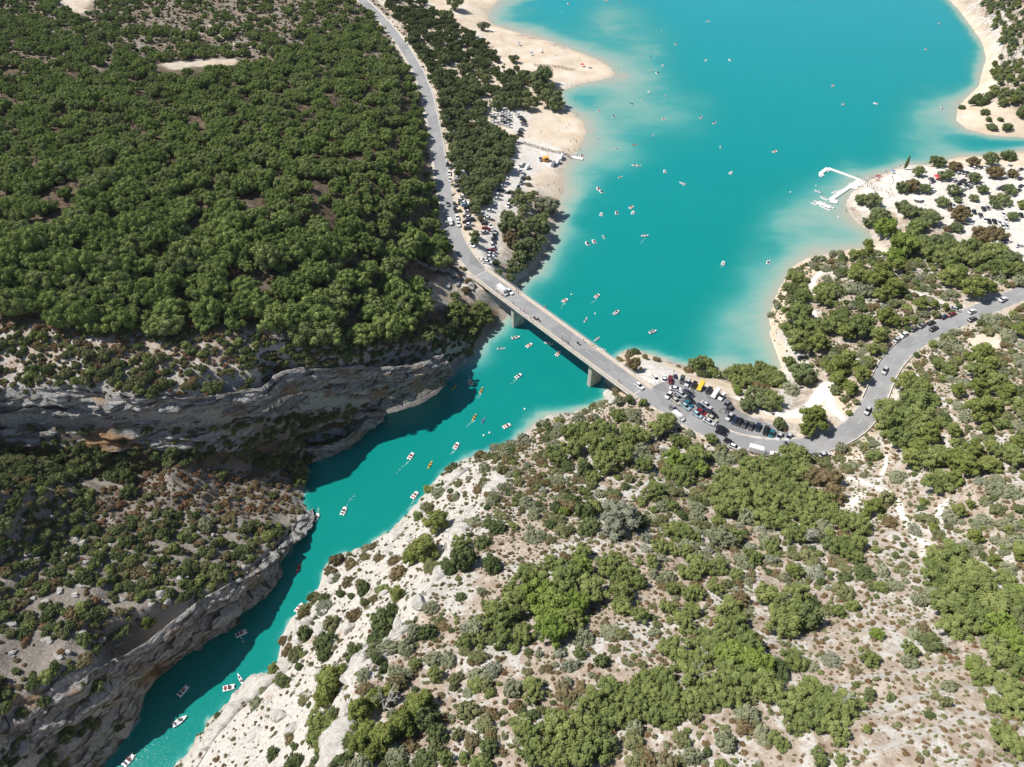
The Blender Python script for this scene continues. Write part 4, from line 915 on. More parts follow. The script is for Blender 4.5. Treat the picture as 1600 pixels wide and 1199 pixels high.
MAN += T(400, 800, 3.006, pk('''790,170,80,p 730,200,55,p 850,35,68,p 980,230,65,D 900,260,50,D 960,150,42 660,380,45,p 640,460,36,D 600,530,65,D 570,600,65,D 470,680,52,D 330,620,50,D 325,680,42,D 350,790,88,p 320,860,70,p 400,760,55,p 300,980,52 340,1050,72 370,960,45,D 90,740,42,p 130,800,40,D 55,800,30,D
580,220,32,B 650,230,32,B 450,250,42,B 380,230,42,B 350,280,36,B 430,330,32,B 490,340,34,B 320,410,36,D 400,390,28,D 450,400,24,D 265,400,24,D 510,430,28,D 560,410,28,B 460,490,40,B 230,580,42,D 150,650,32,B 200,730,26,D 130,605,24,B
740,580,45,g 800,570,48,D 870,540,36,B 700,640,42,g 600,740,36,D 570,690,36,D 500,770,36,g 510,830,36,B 650,750,30,g 740,720,28 830,690,52,g 900,700,45,g 840,770,38 1110,480,62 1150,500,68 1230,400,76 1200,460,60 1280,300,56 1340,400,85,b 1400,450,100,b 1400,560,76,b 1250,580,58 1150,600,58 980,620,45 1050,600,36
1110,750,46,G 1210,830,55,g 1300,830,56 1450,850,46,B 1380,240,42 1210,70,22 1100,60,33,D 940,200,30,D 1060,150,40,D 1110,260,52,D 490,930,75,p 560,880,66,p 620,860,56,p 690,985,85,p 745,910,75,p 520,1030,66,p 600,1060,85,p 480,1100,66,p 540,1140,56,p 795,880,52,p 800,980,70,D 850,1050,60,D
1010,1080,42,B 1090,1110,52,D 1250,1010,56 1300,1100,80 1440,1000,84 1450,1100,76 890,1160,36 80,1140,40,D 180,1180,46,D 300,1180,50,D 1380,60,30,D 900,400,..'''.replace('900,400,..', '960,400,28,D')))
MAN += T(1200, 700, 2.4025, pk('''540,40,48,p 620,40,56 700,40,56,p 760,60,56,p 840,60,48,p 930,40,38 640,130,50 700,110,38,p 400,215,40,p 370,240,28,p 490,110,38,g 780,330,38,p 690,260,34,g 720,230,34,p 760,210,22,p 860,160,45,g 920,170,38,g 900,310,20,p 590,200,22,p 860,350,28,g 850,420,30,p 760,380,36,g 625,300,22,p 550,310,30,G
640,430,56 700,420,66 750,470,58 640,500,58 720,530,58 800,530,66 680,590,66 760,610,66 850,600,66 920,580,58 700,680,56 800,660,58 880,690,66,b 920,740,56,b 860,780,56 930,820,46 610,740,46,D 780,800,28 760,820,24,b 550,700,34,g 530,760,30 900,900,46 850,960,36 920,960,56 880,1080,46 925,1120,46 940,400,28,p 945,550,46,b 890,490,36
680,900,36,g 240,800,40,G 95,460,32,p 380,790,36 330,840,22,B 260,610,26,p 410,700,26,b 380,930,32,D 460,945,24,D 530,810,32,g 430,470,36,g 480,520,32,g 375,1055,22,p 800,860,40 860,870,40'''))
MAN += T(1240, 200, 4.4417, pk('''540,510,62,e 470,500,45,e 600,600,65,e 640,700,85,b 580,650,55,e 510,660,38,e 760,550,55,e 795,585,55,e 850,590,36,e 860,690,72 920,600,55,e 960,630,65,e 1030,520,46,e 1160,605,65,n 820,740,56 760,820,95,b 850,830,76 940,800,68,e 700,900,76,b 960,880,76 1040,780,66,e 1100,840,68 1060,920,76 1160,880,76 1230,830,66
1310,745,75,n 1390,745,65,n 1340,900,76 1420,880,90 1500,910,76,e 1410,980,76 1480,980,56 1560,980,46 1240,920,66 1130,1000,66,b 520,800,45,p 510,870,56,p 430,880,45 580,870,36,g 450,960,56,p 440,1010,46,p 180,910,45,g 270,880,32,g 325,870,28,g 220,980,36,g 340,980,36,g 235,1050,45,g 640,970,76,p 720,960,56,p
600,1050,62 700,1080,66,p 880,1040,32,G 200,1130,56,b 290,1130,56 30,1030,36 70,1160,56 1000,235,52,d 1120,270,46,n 1060,330,48,e 870,310,42,e 820,400,56,n 750,420,42,e 910,420,42,e 1250,240,45,n 1370,220,52,e 1490,200,56,D 1250,350,48,e 1400,310,60,n 1310,430,38,e 1250,490,32,e 1110,440,45,e 1140,500,28,e 1460,500,52,e
1400,540,36,e 1500,430,46,e 1520,320,36,n 1590,540,40 1520,620,38,e 1070,700,30,n 1130,690,45,e 1380,490,30,e'''))
MAN += T(900, 520, 4.4417, pk('''400,235,55,n 310,190,36,B 370,150,45,B 412,140,32,D 480,170,28,B 560,190,28,B 830,230,52 900,220,56 950,280,46 880,290,46,D 780,260,38,B 1070,290,56 1130,260,52 1190,270,56 1280,260,56 1350,280,56 1110,350,56 1200,340,66 1300,330,66 1400,340,56 1120,410,33,b 1250,450,76,w 1320,490,72,w 1190,500,56,w 1280,400,62,n 1400,640,33,D
1440,660,25,D 710,235,18,B 280,410,36,B 310,480,46,g 370,470,42,D 290,560,42,g 390,570,50,g 570,530,38,D 490,490,20,B 650,600,45 940,745,42 720,750,42,g 1130,780,42,g 60,545,22,D'''))
MAN += T(1100, 0, 3.198, pk('''1380,505,48,D 1405,565,22,D 1440,635,32,D 1422,600,18,D 1515,640,28,D 1590,570,36,D 1290,540,20,D 1480,602,14,D 1345,510,20,D'''))
MAN += T(620, 200, 5.333, pk('''1245,650,95,m 1130,560,45,e 1040,610,70,e 1010,560,52,e 1060,690,52,w 920,740,62,w 1000,790,70,w 900,830,62,e 1170,810,78,e 1060,860,70,e 940,930,62,n 1000,990,62,e 1110,960,60,e 1030,1080,58,e 960,1130,45,e 1130,330,0.1 655,880,45,q 650,940,50,q 825,1135,40,D 1090,420,28,B 1095,470,30,B
570,415,30,e 700,760,28,n'''.replace('1130,330,0.1', '1080,1020,40,D')))
MAN += T(620, 200, 5.333, pk('1215,760,58,e 1228,850,60,w 1195,930,56,e 1155,1010,54,w 1115,1080,50,e 1060,1150,46,w 990,1190,45,e 1010,1060,45,w 1290,700,30,D 930,1190,36,D'))
MAN += T(700, 380, 5.333, pk('''270,560,75 240,640,65 310,640,55 90,560,75 130,640,60 40,680,60,D 200,720,50 180,900,40,p 420,250,38,e 520,300,45,e 490,340,30,D 60,450,45,w 150,400,35,n 330,400,25,n 30,600,60'''))
MAN += T(550, 0, 4, pk('''640,25,48,e 590,110,45,e 820,165,36,m 1190,480,66,e 1240,620,70,w 1150,500,50,e 1095,650,46,w 850,390,26,e 1010,370,32,e 1280,660,50,w 1160,550,50,e'''))
MAN += T(0, 450, 3.198, pk('''100,790,32,S 310,850,38,S 280,770,24,S 515,840,38,S 630,940,45,S 640,1020,40,S 75,1080,40,S 1480,900,55,S 1500,960,45,S 1540,860,32,S 60,1110,35,S 1050,500,50,D 1220,520,35,D'''))
MAN += T(0, 800, 3.006, pk('''460,810,45,S 20,70,45,e 350,95,26,p 245,190,34,D 1040,140,30,p 960,60,45,g 475,330,28,p 870,400,40,D 700,530,40,p 550,580,40,D 390,600,40,D'''))

KINDS = {  # code: crown kind, name, category, trunk set, height factor
 'o': ('oak', 'holm_oak', 'tree'), 'b': ('bright', 'holm_oak', 'tree'), 'n': ('brownoak', 'holm_oak', 'tree'), 'e': ('east', 'lakeside_oak', 'tree'), 'w': ('east', 'lakeside_oak', 'tree'),
 's': ('silver', 'holm_oak', 'tree'), 'S': ('darkoak', 'holm_oak', 'tree'), 'm': ('grey_tree', 'poplar_tree', 'tree'), 'p': ('pine', 'pine_tree', 'tree'), 'q': ('darkpine', 'pine_tree', 'tree'), 'd': ('darkoak', 'lakeside_oak', 'tree'),
 'D': ('darkbush', 'juniper_bush', 'bush'), 'g': ('grey', 'scrub_bush', 'bush'), 'G': ('silverbush', 'scrub_bush', 'bush'), 'B': ('brownbush', 'scrub_bush', 'bush')}
VAR['grey_tree'] = []
for k in range(2):
    me = oakf(700, 90, .05, 34)(k); me.materials.append(LM['grey']); VAR['grey_tree'].append(me)
VAR['silverbush'] = []
for k in range(2):
    me = shrubf(720)(k); me.materials.append(LM['silver']); VAR['silverbush'].append(me)
COUNT = {}
def bend(v): return v * 0 + v
def plant(kind, name, cat, x, y, z, r, label, group, tree=True, hz=1.0):
    ms_ = VAR[kind]; i = random.randrange(len(ms_)); rz = random.uniform(0, 6.283)
    COUNT[name] = COUNT.get(name, 0) + 1
    if tree:
        e = empty(name, (x, y, z), rz, label=label, category=cat, group=group); e.scale = (r, r, r * hz)
        link('crown', ms_[i], e); link('trunk', (TR_PINE if 'pine' in kind else TR_OAK)[i % 3], e)
    else:
        e = link(name, ms_[i], None, label=label, category=cat, group=group); e.location = (x, y, z - .05 * r); e.rotation_euler = (0, 0, rz); e.scale = (r * random.uniform(.85, 1.25), r * random.uniform(.65, 1.1), r * hz * random.uniform(.7, 1.15))
    return e
def region(px, py):
    """where in the place a plant of the manual list stands, as a phrase"""
    if px > 1470 and py < 215: return 'on the far right headland'
    if py < 440 and px > 1230: return 'around the white parking ground'
    if py < 300 and px < 950: return 'behind the sandy beach'
    if px < 900 and py < 430: return 'on the bank between parking and lake'
    if px < 800 and py < 620 and px > 640: return 'at the wooded cliff foot by the bridge'
    if px < 480 and py < 1050: return 'on the shaded left bank of the gorge'
    if px > 1190 and py < 590 and px < 1390: return 'on the peninsula by the lake'
    if 960 < px < 1300 and py < 600: return 'between the paved car park and the lake'
    if px > 1340 and py < 860: return 'on the scrubby hillside inside the road bend'
    if px < 760 : return 'on the near white cliff edge'
    if py < 900 and px < 1080: return 'in the thicket above the gorge bank'
    if py < 900: return 'in the thicket below the road'
    if px > 1380: return 'on the far right of the near hillside'
    if px < 985 and py < 1020: return 'in the left grove of the near hillside'
    return 'in the lowest grove of the near hillside' if py > 1020 else 'in the middle grove of the near hillside'
LOOK = {'o': 'rounded mid-green oak', 'b': 'bright green leafy oak', 'n': 'browning olive-toned oak', 'e': 'dull dark green oak', 'w': 'dark bushy oak', 's': 'large silvery grey-green oak', 'S': 'dark oak catching light', 'm': 'pale grey-green feathery tree',
        'p': 'yellow-green pine', 'q': 'dark conifer', 'd': 'dark rounded oak', 'D': 'dark green juniper bush', 'g': 'grey-green low bush', 'G': 'silvery grey bush', 'B': 'brownish dry bush'}
px = np.array([t[0] for t in MAN]); py = np.array([t[1] for t in MAN]); rp = np.array([t[2] for t in MAN]); kd = [t[3] for t in MAN]
x, y, z = ground_at(px, py); _, _, dep = PX(x, y, z); rad = rp * dep / FOC
hfac = np.array([{'p': 1.0, 'q': 1.1}.get(k, .42 if k in 'DgGB' else .72) for k in kd])
hz_ = np.array([random.uniform(.85, 1.1) for _ in kd])
x, y, z = ground_at(px, py, rad * hfac)
MANXY = []
keep = [i for i in range(len(MAN)) if not (samp(droad, x[i], y[i]) < 3.6 + rad[i] * .45) and not (z[i] < .2 and samp(dshore, x[i], y[i]) > 3)]
tally = {}
for i in keep: tally.setdefault((LOOK[kd[i]], region(px[i], py[i])), []).append(i)
rank = {}
for kk_, L in tally.items():
    L.sort(key=lambda i: px[i])
    for n_, i in enumerate(L): rank[i] = '' if len(L) == 1 else (f', {ORDS[n_]} from left' if n_ < len(ORDS) else ', at the right end')
for i in keep:
    kind, name, cat = KINDS[kd[i]]; ph = region(px[i], py[i])
    tree = kd[i] not in 'DgGB'
    plant(kind, name, cat, x[i], y[i], z[i] - .1, rad[i] * 1.02, f'{LOOK[kd[i]]} {ph}{rank[i]}', f"{name.replace('_', ' ')}s {ph}", tree, hz_[i] * (1.0 if tree else 1.1))
    MANXY.append((x[i], y[i], rad[i]))
MANXY = np.array(MANXY)
# the lone slim dark cypress by the pontoon beach
def cypress():
    bm = bmesh.new(); bmesh.ops.create_icosphere(bm, subdivisions=4, radius=1)
    for v in bm.verts:
        a = v.co.normalized(); f = 1 + .16 * (random.random() - .5) + .25 * math.sin(a.z * 19 + math.atan2(a.y, a.x) * 3) * .3
        zz = (a.z + 1) / 2; w = math.sin(min(1, zz * 1.02) ** .7 * math.pi) ** .8 * .9 + .05
        l = math.hypot(a.x, a.y) + 1e-6; v.co = Vector((a.x / l * w * f * 1.0, a.y / l * w * f * 1.0, .6 + zz * 8.6))
    me = bpy.data.meshes.new('crown'); bm.to_mesh(me); bm.free(); me.materials.append(LM['dark']); return me
cx, cy, cz = ground_at(1413, 266); e = empty('cypress_tree', (cx[0], cy[0], cz[0]), 0, label='slim dark cypress standing alone on the white pontoon beach', category='tree')
link('crown', cypress(), e); tm_ = link('trunk', TR_OAK[0], e); tm_.scale = (2, 2, 2)
# bleached dead limbs
def dead_mesh(seed, n=9):
    rg = random.Random(seed); bm = bmesh.new()
    def limb(p, q, r0, r1):
        d = (q - p).normalized(); a = d.orthogonal().normalized(); b = d.cross(a); rings = []
        for c, r in ((p, r0), (q, r1)): rings.append([bm.verts.new(c + (a * math.cos(t * 1.2566) + b * math.sin(t * 1.2566)) * r) for t in range(5)])
        for t in range(5): bm.faces.new((rings[0][t], rings[0][(t + 1) % 5], rings[1][(t + 1) % 5], rings[1][t]))
    def grow(p, d, L, r, lv):
        q = p + d * L; limb(p, q, r, r * .6)
        if lv: 
            for _ in range(3 if lv > 1 else 2):
                nd_ = (d + Vector((rg.uniform(-.8, .8), rg.uniform(-.8, .8), rg.uniform(-.15, .5)))).normalized(); grow(q, nd_, L * rg.uniform(.55, .8), r * .6, lv - 1)
    for k in range(n // 2): grow(Vector((0, 0, 0)), Vector((rg.uniform(-.7, .7), rg.uniform(-.7, .7), 1)).normalized(), 1.7, .13, 3)
    me = bpy.data.meshes.new('branches'); bm.to_mesh(me); bm.free(); me.materials.append(MDEAD); return me
DM = [dead_mesh(s) for s in range(3)]
for k, (a, b, s, t) in enumerate([(600,1108,1.35,'pale dead tree skeleton in the gap of the great pine by the cliff'), (1262,840,1.0,'bleached dead branches poking from oaks below the car park'), (1318,1098,.9,'bare grey dead tree at the right of the near oak grove'), (1085,1052,.9,'tangle of dead grey branches in the middle of the near oak grove'),
    (1275,1118,.6,'small dead snag among the near right oaks'), (1505,935,.9,'bare dead tree in the right oak clump'), (1480,1005,.7,'dead grey branches at the lower edge of the right oak clump'), (865,690,.6,'dead pale twigs in the thicket above the gorge bank'), (1025,700,.6,'dead twigs in the thicket below the road')]):
    x, y, z = ground_at(a, b, 3.0); h = 3.2 if k else 5; o = link('dead_tree', DM[k % 3], None, label=t, category='dead tree'); o.location = (x[0], y[0], z[0] + h * .5); o.scale = (s, s, s); o.rotation_euler = (0, 0, k * 1.7)

# ---- woods: one thing per tree for those that show largest, the rest as one mass
def poisson(x0, x1, y0, y1, d, seed):
    rg = np.random.default_rng(seed); nx_, ny_ = int((x1 - x0) / d), int((y1 - y0) / d)
    gx, gy = np.meshgrid(np.arange(nx_), np.arange(ny_)); off = (gy % 2) * .5
    X = x0 + (gx + off + rg.uniform(-.42, .42, gx.shape)) * d; Y = y0 + (gy + rg.uniform(-.42, .42, gx.shape)) * d
    return X.ravel(), Y.ravel()
def clear_of(X, Y, r, marg=.6):
    ok = np.ones(len(X), bool)
    for mx_, my_, mr in MANXY: ok &= (X - mx_) ** 2 + (Y - my_) ** 2 > (mr * marg + r * .5) ** 2
    return ok
def infra(X, Y, r):
    """clear of road, lot, bridge, water"""
    a_ = (X - P0[0]) * bu[0] + (Y - P0[1]) * bu[1]; c_ = abs((X - P0[0]) * bp[0] + (Y - P0[1]) * bp[1])
    hh = H(X, Y)
    return (samp(droad, X, Y) > 3.9 + r) & ~inpoly(X, Y, wLOT) & ~((a_ > -3) & (a_ < BL + 3) & (c_ < 5.5 + r)) & (hh > .25) & ~samp(lake, X, Y)
def stuff_instances(name, pts, meshes_objs, label=None, cat=None):
    """one object: plants set on points, drawn from a few of the plants that stand in the scene"""
    P = np.array([p[:3] for p in pts]); me = bpy.data.meshes.new(name); me.vertices.add(len(P)); me.vertices.foreach_set('co', P.astype(np.float32).ravel())
    for an, tp, vals in (('rot', 'FLOAT', [p[3] for p in pts]), ('size', 'FLOAT', [p[4] for p in pts]), ('pick', 'INT', [p[5] for p in pts])):
        at = me.attributes.new(an, tp, 'POINT'); at.data.foreach_set('value', np.array(vals, np.float32 if tp == 'FLOAT' else np.int32))
    me.update(); o = link(name, me, None, kind='stuff', label=label)
    ng = bpy.data.node_groups.new(name, 'GeometryNodeTree'); ng.interface.new_socket('Geometry', in_out='INPUT', socket_type='NodeSocketGeometry'); ng.interface.new_socket('Geometry', in_out='OUTPUT', socket_type='NodeSocketGeometry')
    gi = ng.nodes.new('NodeGroupInput'); go = ng.nodes.new('NodeGroupOutput'); jn = ng.nodes.new('GeometryNodeJoinGeometry'); ip = ng.nodes.new('GeometryNodeInstanceOnPoints')
    for objs in meshes_objs:
        gti = ng.nodes.new('GeometryNodeGeometryToInstance')
        for ob in objs:
            oi = ng.nodes.new('GeometryNodeObjectInfo'); oi.inputs['Object'].default_value = ob; oi.transform_space = 'ORIGINAL'; ng.links.new(oi.outputs['Geometry'], gti.inputs[0])
        ng.links.new(gti.outputs[0], jn.inputs[0])
    def na(n, t):
        a = ng.nodes.new('GeometryNodeInputNamedAttribute'); a.data_type = t; a.inputs['Name'].default_value = n; return a.outputs['Attribute']
    cx_ = ng.nodes.new('ShaderNodeCombineXYZ'); ng.links.new(na('rot', 'FLOAT'), cx_.inputs[2]); e2r = ng.nodes.new('FunctionNodeEulerToRotation'); ng.links.new(cx_.outputs[0], e2r.inputs[0])
    ng.links.new(gi.outputs[0], ip.inputs['Points']); ng.links.new(jn.outputs[0], ip.inputs['Instance']); ip.inputs['Pick Instance'].default_value = True
    ng.links.new(na('pick', 'INT'), ip.inputs['Instance Index']); ng.links.new(e2r.outputs[0], ip.inputs['Rotation']); ng.links.new(na('size', 'FLOAT'), ip.inputs['Scale'])
    ng.links.new(ip.outputs[0], go.inputs[0]); md = o.modifiers.new('scatter', 'NODES'); md.node_group = ng
    return o
WOOD1 = [(-150,102),(40,95),(150,108),(250,112),(370,106),(420,95),(470,60),(560,40),(600,60),(632,100),(650,150),(668,220),(678,290),(692,345),(706,388),(722,408),(700,408),(660,400),(640,402),(600,430),(628,440),(660,455),(668,478),(640,500),(600,520),(520,530),(440,515),(400,500),(330,505),(250,495),(170,515),(80,500),(40,490),(-150,500)]
WOODTOP2 = [(118,30),(146,16),(146,-60),(545,-60),(475,42),(400,62),(300,42),(230,52)]
CLIFFTOP = [(400,560),(520,515),(700,505),(775,478),(742,540),(700,575),(560,572),(440,580),(400,604)]
DARKT = [(-160,690),(260,694),(300,676),(400,658),(480,648),(540,640),(596,628),(566,672),(484,716),(470,735),(330,722),(250,728),(120,752),(-160,760)]
DARKG = [(-160,1120),(80,1092),(160,1060),(205,1060),(200,1110),(130,1180),(60,1260),(-160,1300)]
WOODTOP = [(-150,-60),(70,-60),(120,30),(230,50),(300,40),(400,60),(470,40),(540,-60),(565,-20),(600,50),(560,80),(440,100),(380,105),(360,88),(250,90),(240,108),(-150,98)]
EASTW = [(575,-30),(650,-30),(668,10),(700,25),(740,50),(770,70),(780,95),(805,95),(812,110),(832,120),(845,112),(858,118),(866,150),(850,165),(820,158),(800,168),(760,168),(752,180),(770,200),(800,212),(806,228),(795,250),(790,280),(770,300),(745,330),(735,310),(722,290),(700,262),(697,230),(690,180),(678,140),(664,100),(640,60),(615,25)]
EHOLE = [[(750,95),(800,92),(812,102),(770,108)], [(698,98),(715,100),(712,112),(700,108)], [(758,125),(800,127),(798,133),(762,131)], [(700,115),(712,118),(708,132),(698,128)]]
TRW = [(1515,-40),(1538,20),(1556,45),(1566,80),(1552,100),(1548,120),(1560,125),(1545,150),(1560,165),(1600,168),(1800,170),(1800,-40)]
rows = []
def add_wood(poly, d, r0, r1, kind, seed, holes=(), prob=None, offh=.8):
    X, Y = poisson(-420, 700, 20, 1000, d, seed); rg = np.random.default_rng(seed + 1); r = rg.uniform(r0, r1, len(X))
    Z = H(X, Y); px, py, dep = PX(X, Y, Z + r * offh)
    ok = inpoly(px, py, poly) & infra(X, Y, r * .75) & (dep > 50)
    for h in holes: ok &= ~inpoly(px, py, h)
    if prob is not None: ok &= rg.random(len(X)) < prob(X, Y, px, py)
    ok &= clear_of(X, Y, r, .8)
    X, Y, Z, r, dep = X[ok], Y[ok], Z[ok], r[ok], dep[ok]
    return [(X[i], Y[i], Z[i], r[i], kind, FOC * r[i] / dep[i], px[ok][i], py[ok][i]) for i in range(len(X))]
gap = lambda X, Y, px, py: np.clip(1.35 - 1.1 * (fbm(X / 14, Y / 14, 200, 3) > .5) - .9 * ((py > 400) & (fbm(X / 9, Y / 9, 201, 3) > .18)), 0, 1)
w1 = add_wood([p if p[1] < 400 else p for p in WOOD1], 3.9, 1.5, 4.3, 'forest', 900, prob=gap)
big = add_wood([(-150,360),(400,330),(700,380),(700,408),(640,402),(668,478),(640,500),(600,520),(520,530),(330,505),(170,515),(40,490),(-150,500)], 8.5, 4.2, 5.8, 'forest', 905, prob=lambda X, Y, px, py: .75)
w1 += big
w1 += add_wood(WOODTOP, 4.2, 1.8, 3.6, 'forest', 910, holes=[FIELD, FIELD2], prob=lambda X, Y, px, py: np.clip(.9 - .62 * ((px > 200) & (py < 95) & (fbm(X / 16, Y / 16, 210, 3) > -.05)), .1, 1))
w1 += add_wood(WOODTOP2, 4.8, 1.5, 3.2, 'forest', 915, holes=[FIELD], prob=lambda X, Y, px, py: np.clip(.42 + .6 * fbm(X / 18, Y / 18, 212, 3), .05, 1))
w1 += add_wood(CLIFFTOP, 5.0, 1.8, 3.4, 'forest', 917, prob=lambda X, Y, px, py: .55 * (px > 500) + .1)
w2 = add_wood(EASTW, 4.3, 2.2, 3.9, 'east', 920, holes=EHOLE)
w3_ = add_wood(TRW, 4.4, 2.0, 3.6, 'pine', 930)
def finish_wood(lst, limit, name, kinds, label, stuffname, stufflabel, group, seed):
    rg = random.Random(seed); lst.sort(key=lambda t: -t[5]); protos = {}
    for t in lst[:limit]:
        kind = rg.choices(kinds[0], kinds[1])[0]
        e = plant(kind, name, 'tree', t[0], t[1], t[2] - .3, t[3], label(t, kind), group(t), True, rg.uniform(.8, 1.2))
    rest = lst[limit:]
    if not rest: return
    srcs = []; cnt = {}
    for o in COL.objects:
        if o.name.split('.')[0] == name and o.type == 'EMPTY' and o.children:
            key = o.children[0].data.name
            if key not in cnt and any(o.children[0].data in VAR[k] for k in kinds[0]): cnt[key] = 1; srcs.append(list(o.children))
    pts = [(t[0], t[1], t[2] - .3, rg.uniform(0, 6.28), t[3], rg.randrange(len(srcs))) for t in rest]
    stuff_instances(stuffname, pts, srcs, stufflabel)
bpy.context.view_layer.update()
def zone_l(t):
    w = ', far left part' if t[6] < 180 else ', left of its middle' if t[6] < 340 else ', right of its middle' if t[6] < 500 else ', toward the road'
    return zone_b(t) + w
def zone_b(t):
    if t[7] > 395: return 'at the lower edge of the wood'
    if t[7] < 110: return 'in the open wood on the hilltop'
    if t[6] > 560: return 'on the wooded slope beside the road'
    return 'in the dense wood'
finish_wood(w1, 300, 'downy_oak', (['forest'], [1]), lambda t, k: 'round-crowned oak ' + zone_l(t), 'oak_woodland', 'dense green oak wood covering the left hill', lambda t: 'oaks ' + zone_l(t), 31)
finish_wood(w2, 170, 'lakeside_oak', (['east', 'east', 'darkoak'], [5, 4, 1]), lambda t, k: 'dull green oak ' + ('shading the parked cars east of the road' if t[7] > 150 else 'in the belt between road and beach'), 'lakeside_wood', 'belt of dull green oaks between the road and the beach', lambda t: 'oaks east of the road ' + ('by the parking' if t[7] > 150 else 'by the beach'), 32)
finish_wood(w3_, 110, 'pine_tree', (['pine', 'darkpine', 'east'], [5, 3, 0.001]), lambda t, k: 'green pine in the wood on the far right headland', 'headland_pine_wood', 'green pine wood on the far right headland', lambda t: 'pines of the far headland', 33)
# scattered conifers on the top clearing
# left bank of the gorge: dark bushes, rusty dry patches
LB = [(-160,770),(0,740),(120,735),(250,715),(400,715),(470,735),(476,800),(440,860),(400,890),(350,918),(320,935),(270,965),(200,1015),(80,1070),(-160,1180)]
LBU = [(-160,505),(100,515),(250,500),(400,520),(560,545),(690,540),(690,556),(570,570),(440,580),(400,606),(330,618),(200,622),(-160,612)]
LBT = [(-160,685),(260,690),(450,690),(475,715),(400,722),(250,725),(120,745),(-160,750)]
LEDGE = [(-160,668),(266,672),(400,655),(520,640),(600,625),(590,640),(500,660),(400,676),(266,679),(-160,680)]
RUST = [(150,770),(240,735),(320,725),(400,735),(470,760),(468,800),(400,815),(300,800),(230,810),(150,830)]
LOWC = [(-160,1110),(80,1080),(160,1046),(210,1025),(225,1060),(215,1110),(150,1199),(-160,1300)]
# ---- scrub
def scatter(seed, d, polyfn, kinds, r0, r1, name, limit, label, group, stuffname, stufflabel, extent=(-260, 330, 20, 330), marg=.75):
    X, Y = poisson(*extent, d, seed); rg = np.random.default_rng(seed + 5); r = r0 + (r1 - r0) * rg.random(len(X)) ** 2.1
    Z = H(X, Y); px, py, dep = PX(X, Y, Z)
    pr = polyfn(X, Y, px, py)
    ok = (rg.random(len(X)) < pr) & infra(X, Y, r * .5) & (dep > 50) & (px > -500) & (px < 2200) & (py < 3000) & (py > -60)
    ok &= clear_of(X, Y, r, marg)
    # off cliffs
    lim = np.where(inpoly(px, py, DARKT) | inpoly(px, py, CLIFFTOP) | inpoly(px, py, LBT) | inpoly(px, py, LEDGE) | inpoly(px, py, LOWC) | ((px < 760) & (py > 540) & (py < 600)), 30.0, np.where((px < 480) & (py > 740), 9.0, 5.0))
    ok &= (abs(H(X + 1, Y) - H(X - 1, Y)) + abs(H(X, Y + 1) - H(X, Y - 1))) < lim
    idx = np.where(ok)[0]; size = FOC * r[idx] / dep[idx]; inview = (px[idx] > 0) & (px[idx] < 1600) & (py[idx] > 0) & (py[idx] < 1199)
    idx = idx[np.argsort(-(size * inview))]
    rr = random.Random(seed); first = {}
    for i in idx[:limit]:
        kind = rr.choices(kinds[0], kinds[1])[0]
        o = plant(kind, name, 'bush', X[i], Y[i], Z[i] - .1, r[i], label(px[i], py[i], kind), group(px[i], py[i]), False, rr.uniform(.8, 1.2))
        first.setdefault(o.data.name, o)
    if len(idx) > limit:
        srcs = [[o] for o in first.values()]; names = list(first)
        kk = {n: [j for j, m_ in enumerate(names) if any(m_ == v.name for v in VAR[n])] for n in kinds[0]}
        pts = []
        for i in idx[limit:]:
            kind = rr.choices(kinds[0], kinds[1])[0]
            if not kk[kind]: continue
            pts.append((X[i], Y[i], Z[i] - .1, rr.uniform(0, 6.28), r[i], rr.choice(kk[kind])))
        stuff_instances(stuffname, pts, srcs, stufflabel)
    return len(idx)
RH = [(640,770),(690,735),(735,712),(800,695),(850,660),(960,612),(1000,625),(1100,690),(1200,715),(1310,705),(1365,660),(1380,600),(1420,550),(1500,510),(1700,450),(2300,420),(2300,3000),(-300,3000),(150,1300),(270,1199),(320,1130),(420,1060),(500,890)]
PEN = [(1195,500),(1225,430),(1265,410),(1390,400),(1500,400),(1620,420),(1590,450),(1440,510),(1380,560),(1340,650),(1300,655),(1290,610),(1235,585)]
def p_hill(X, Y, px, py):
    n = fbm(X / 26, Y / 26, 300, 3); base = np.where(inpoly(px, py, BANKR), .2, .62) + n * .9
    tr = np.zeros(X.shape)
    for line, w in TRAILS:
        m = (px > 1140)
        xs, ys, zs = ground_at([p[0] for p in line], [p[1] for p in line]); tr[m] = np.maximum(tr[m], segdist(X[m], Y[m], list(zip(xs, ys))) < w + 1.3)
    bare = np.zeros(X.shape, bool)
    for poly, k in BARE: bare |= inpoly(px, py, poly)
    sandy = ((px > 1350) & (py > 950) & (px < 1600 - (1199 - py) * .2)) * .25
    return np.clip((base - sandy) * (inpoly(px, py, RH) | inpoly(px, py, PEN)), 0, 1) * (1 - tr) * ~bare
def lab_hill(px, py, k):
    c = {'grey': 'grey-green', 'greenbush': 'olive green', 'darkbush': 'dark green', 'brownbush': 'brownish', 'silverbush': 'silvery', 'oakbush': 'bright green', 'pine': 'yellow-green'}[k]
    return f'{c} round bush ' + ('on the dry near hillside' if px < 1350 and py > 700 else 'on the scrubby slope right of the road' if py > 480 and px > 1340 else 'on the peninsula or verge by the road' if py < 700 else 'on the far side of the near hill')
n1_ = scatter(1001, 2.55, p_hill, (['grey', 'greenbush', 'darkbush', 'brownbush', 'silverbush', 'oakbush'], [6, 6, 1.2, 3, 1.6, 2.2]), .6, 2.7, 'round_bush', 290, lab_hill, lambda a, b: 'round bushes ' + lab_hill(a, b, 'grey')[22:], 'hillside_scrub', 'low mixed green scrub over the right hillside', (-150, 460, -90, 420))
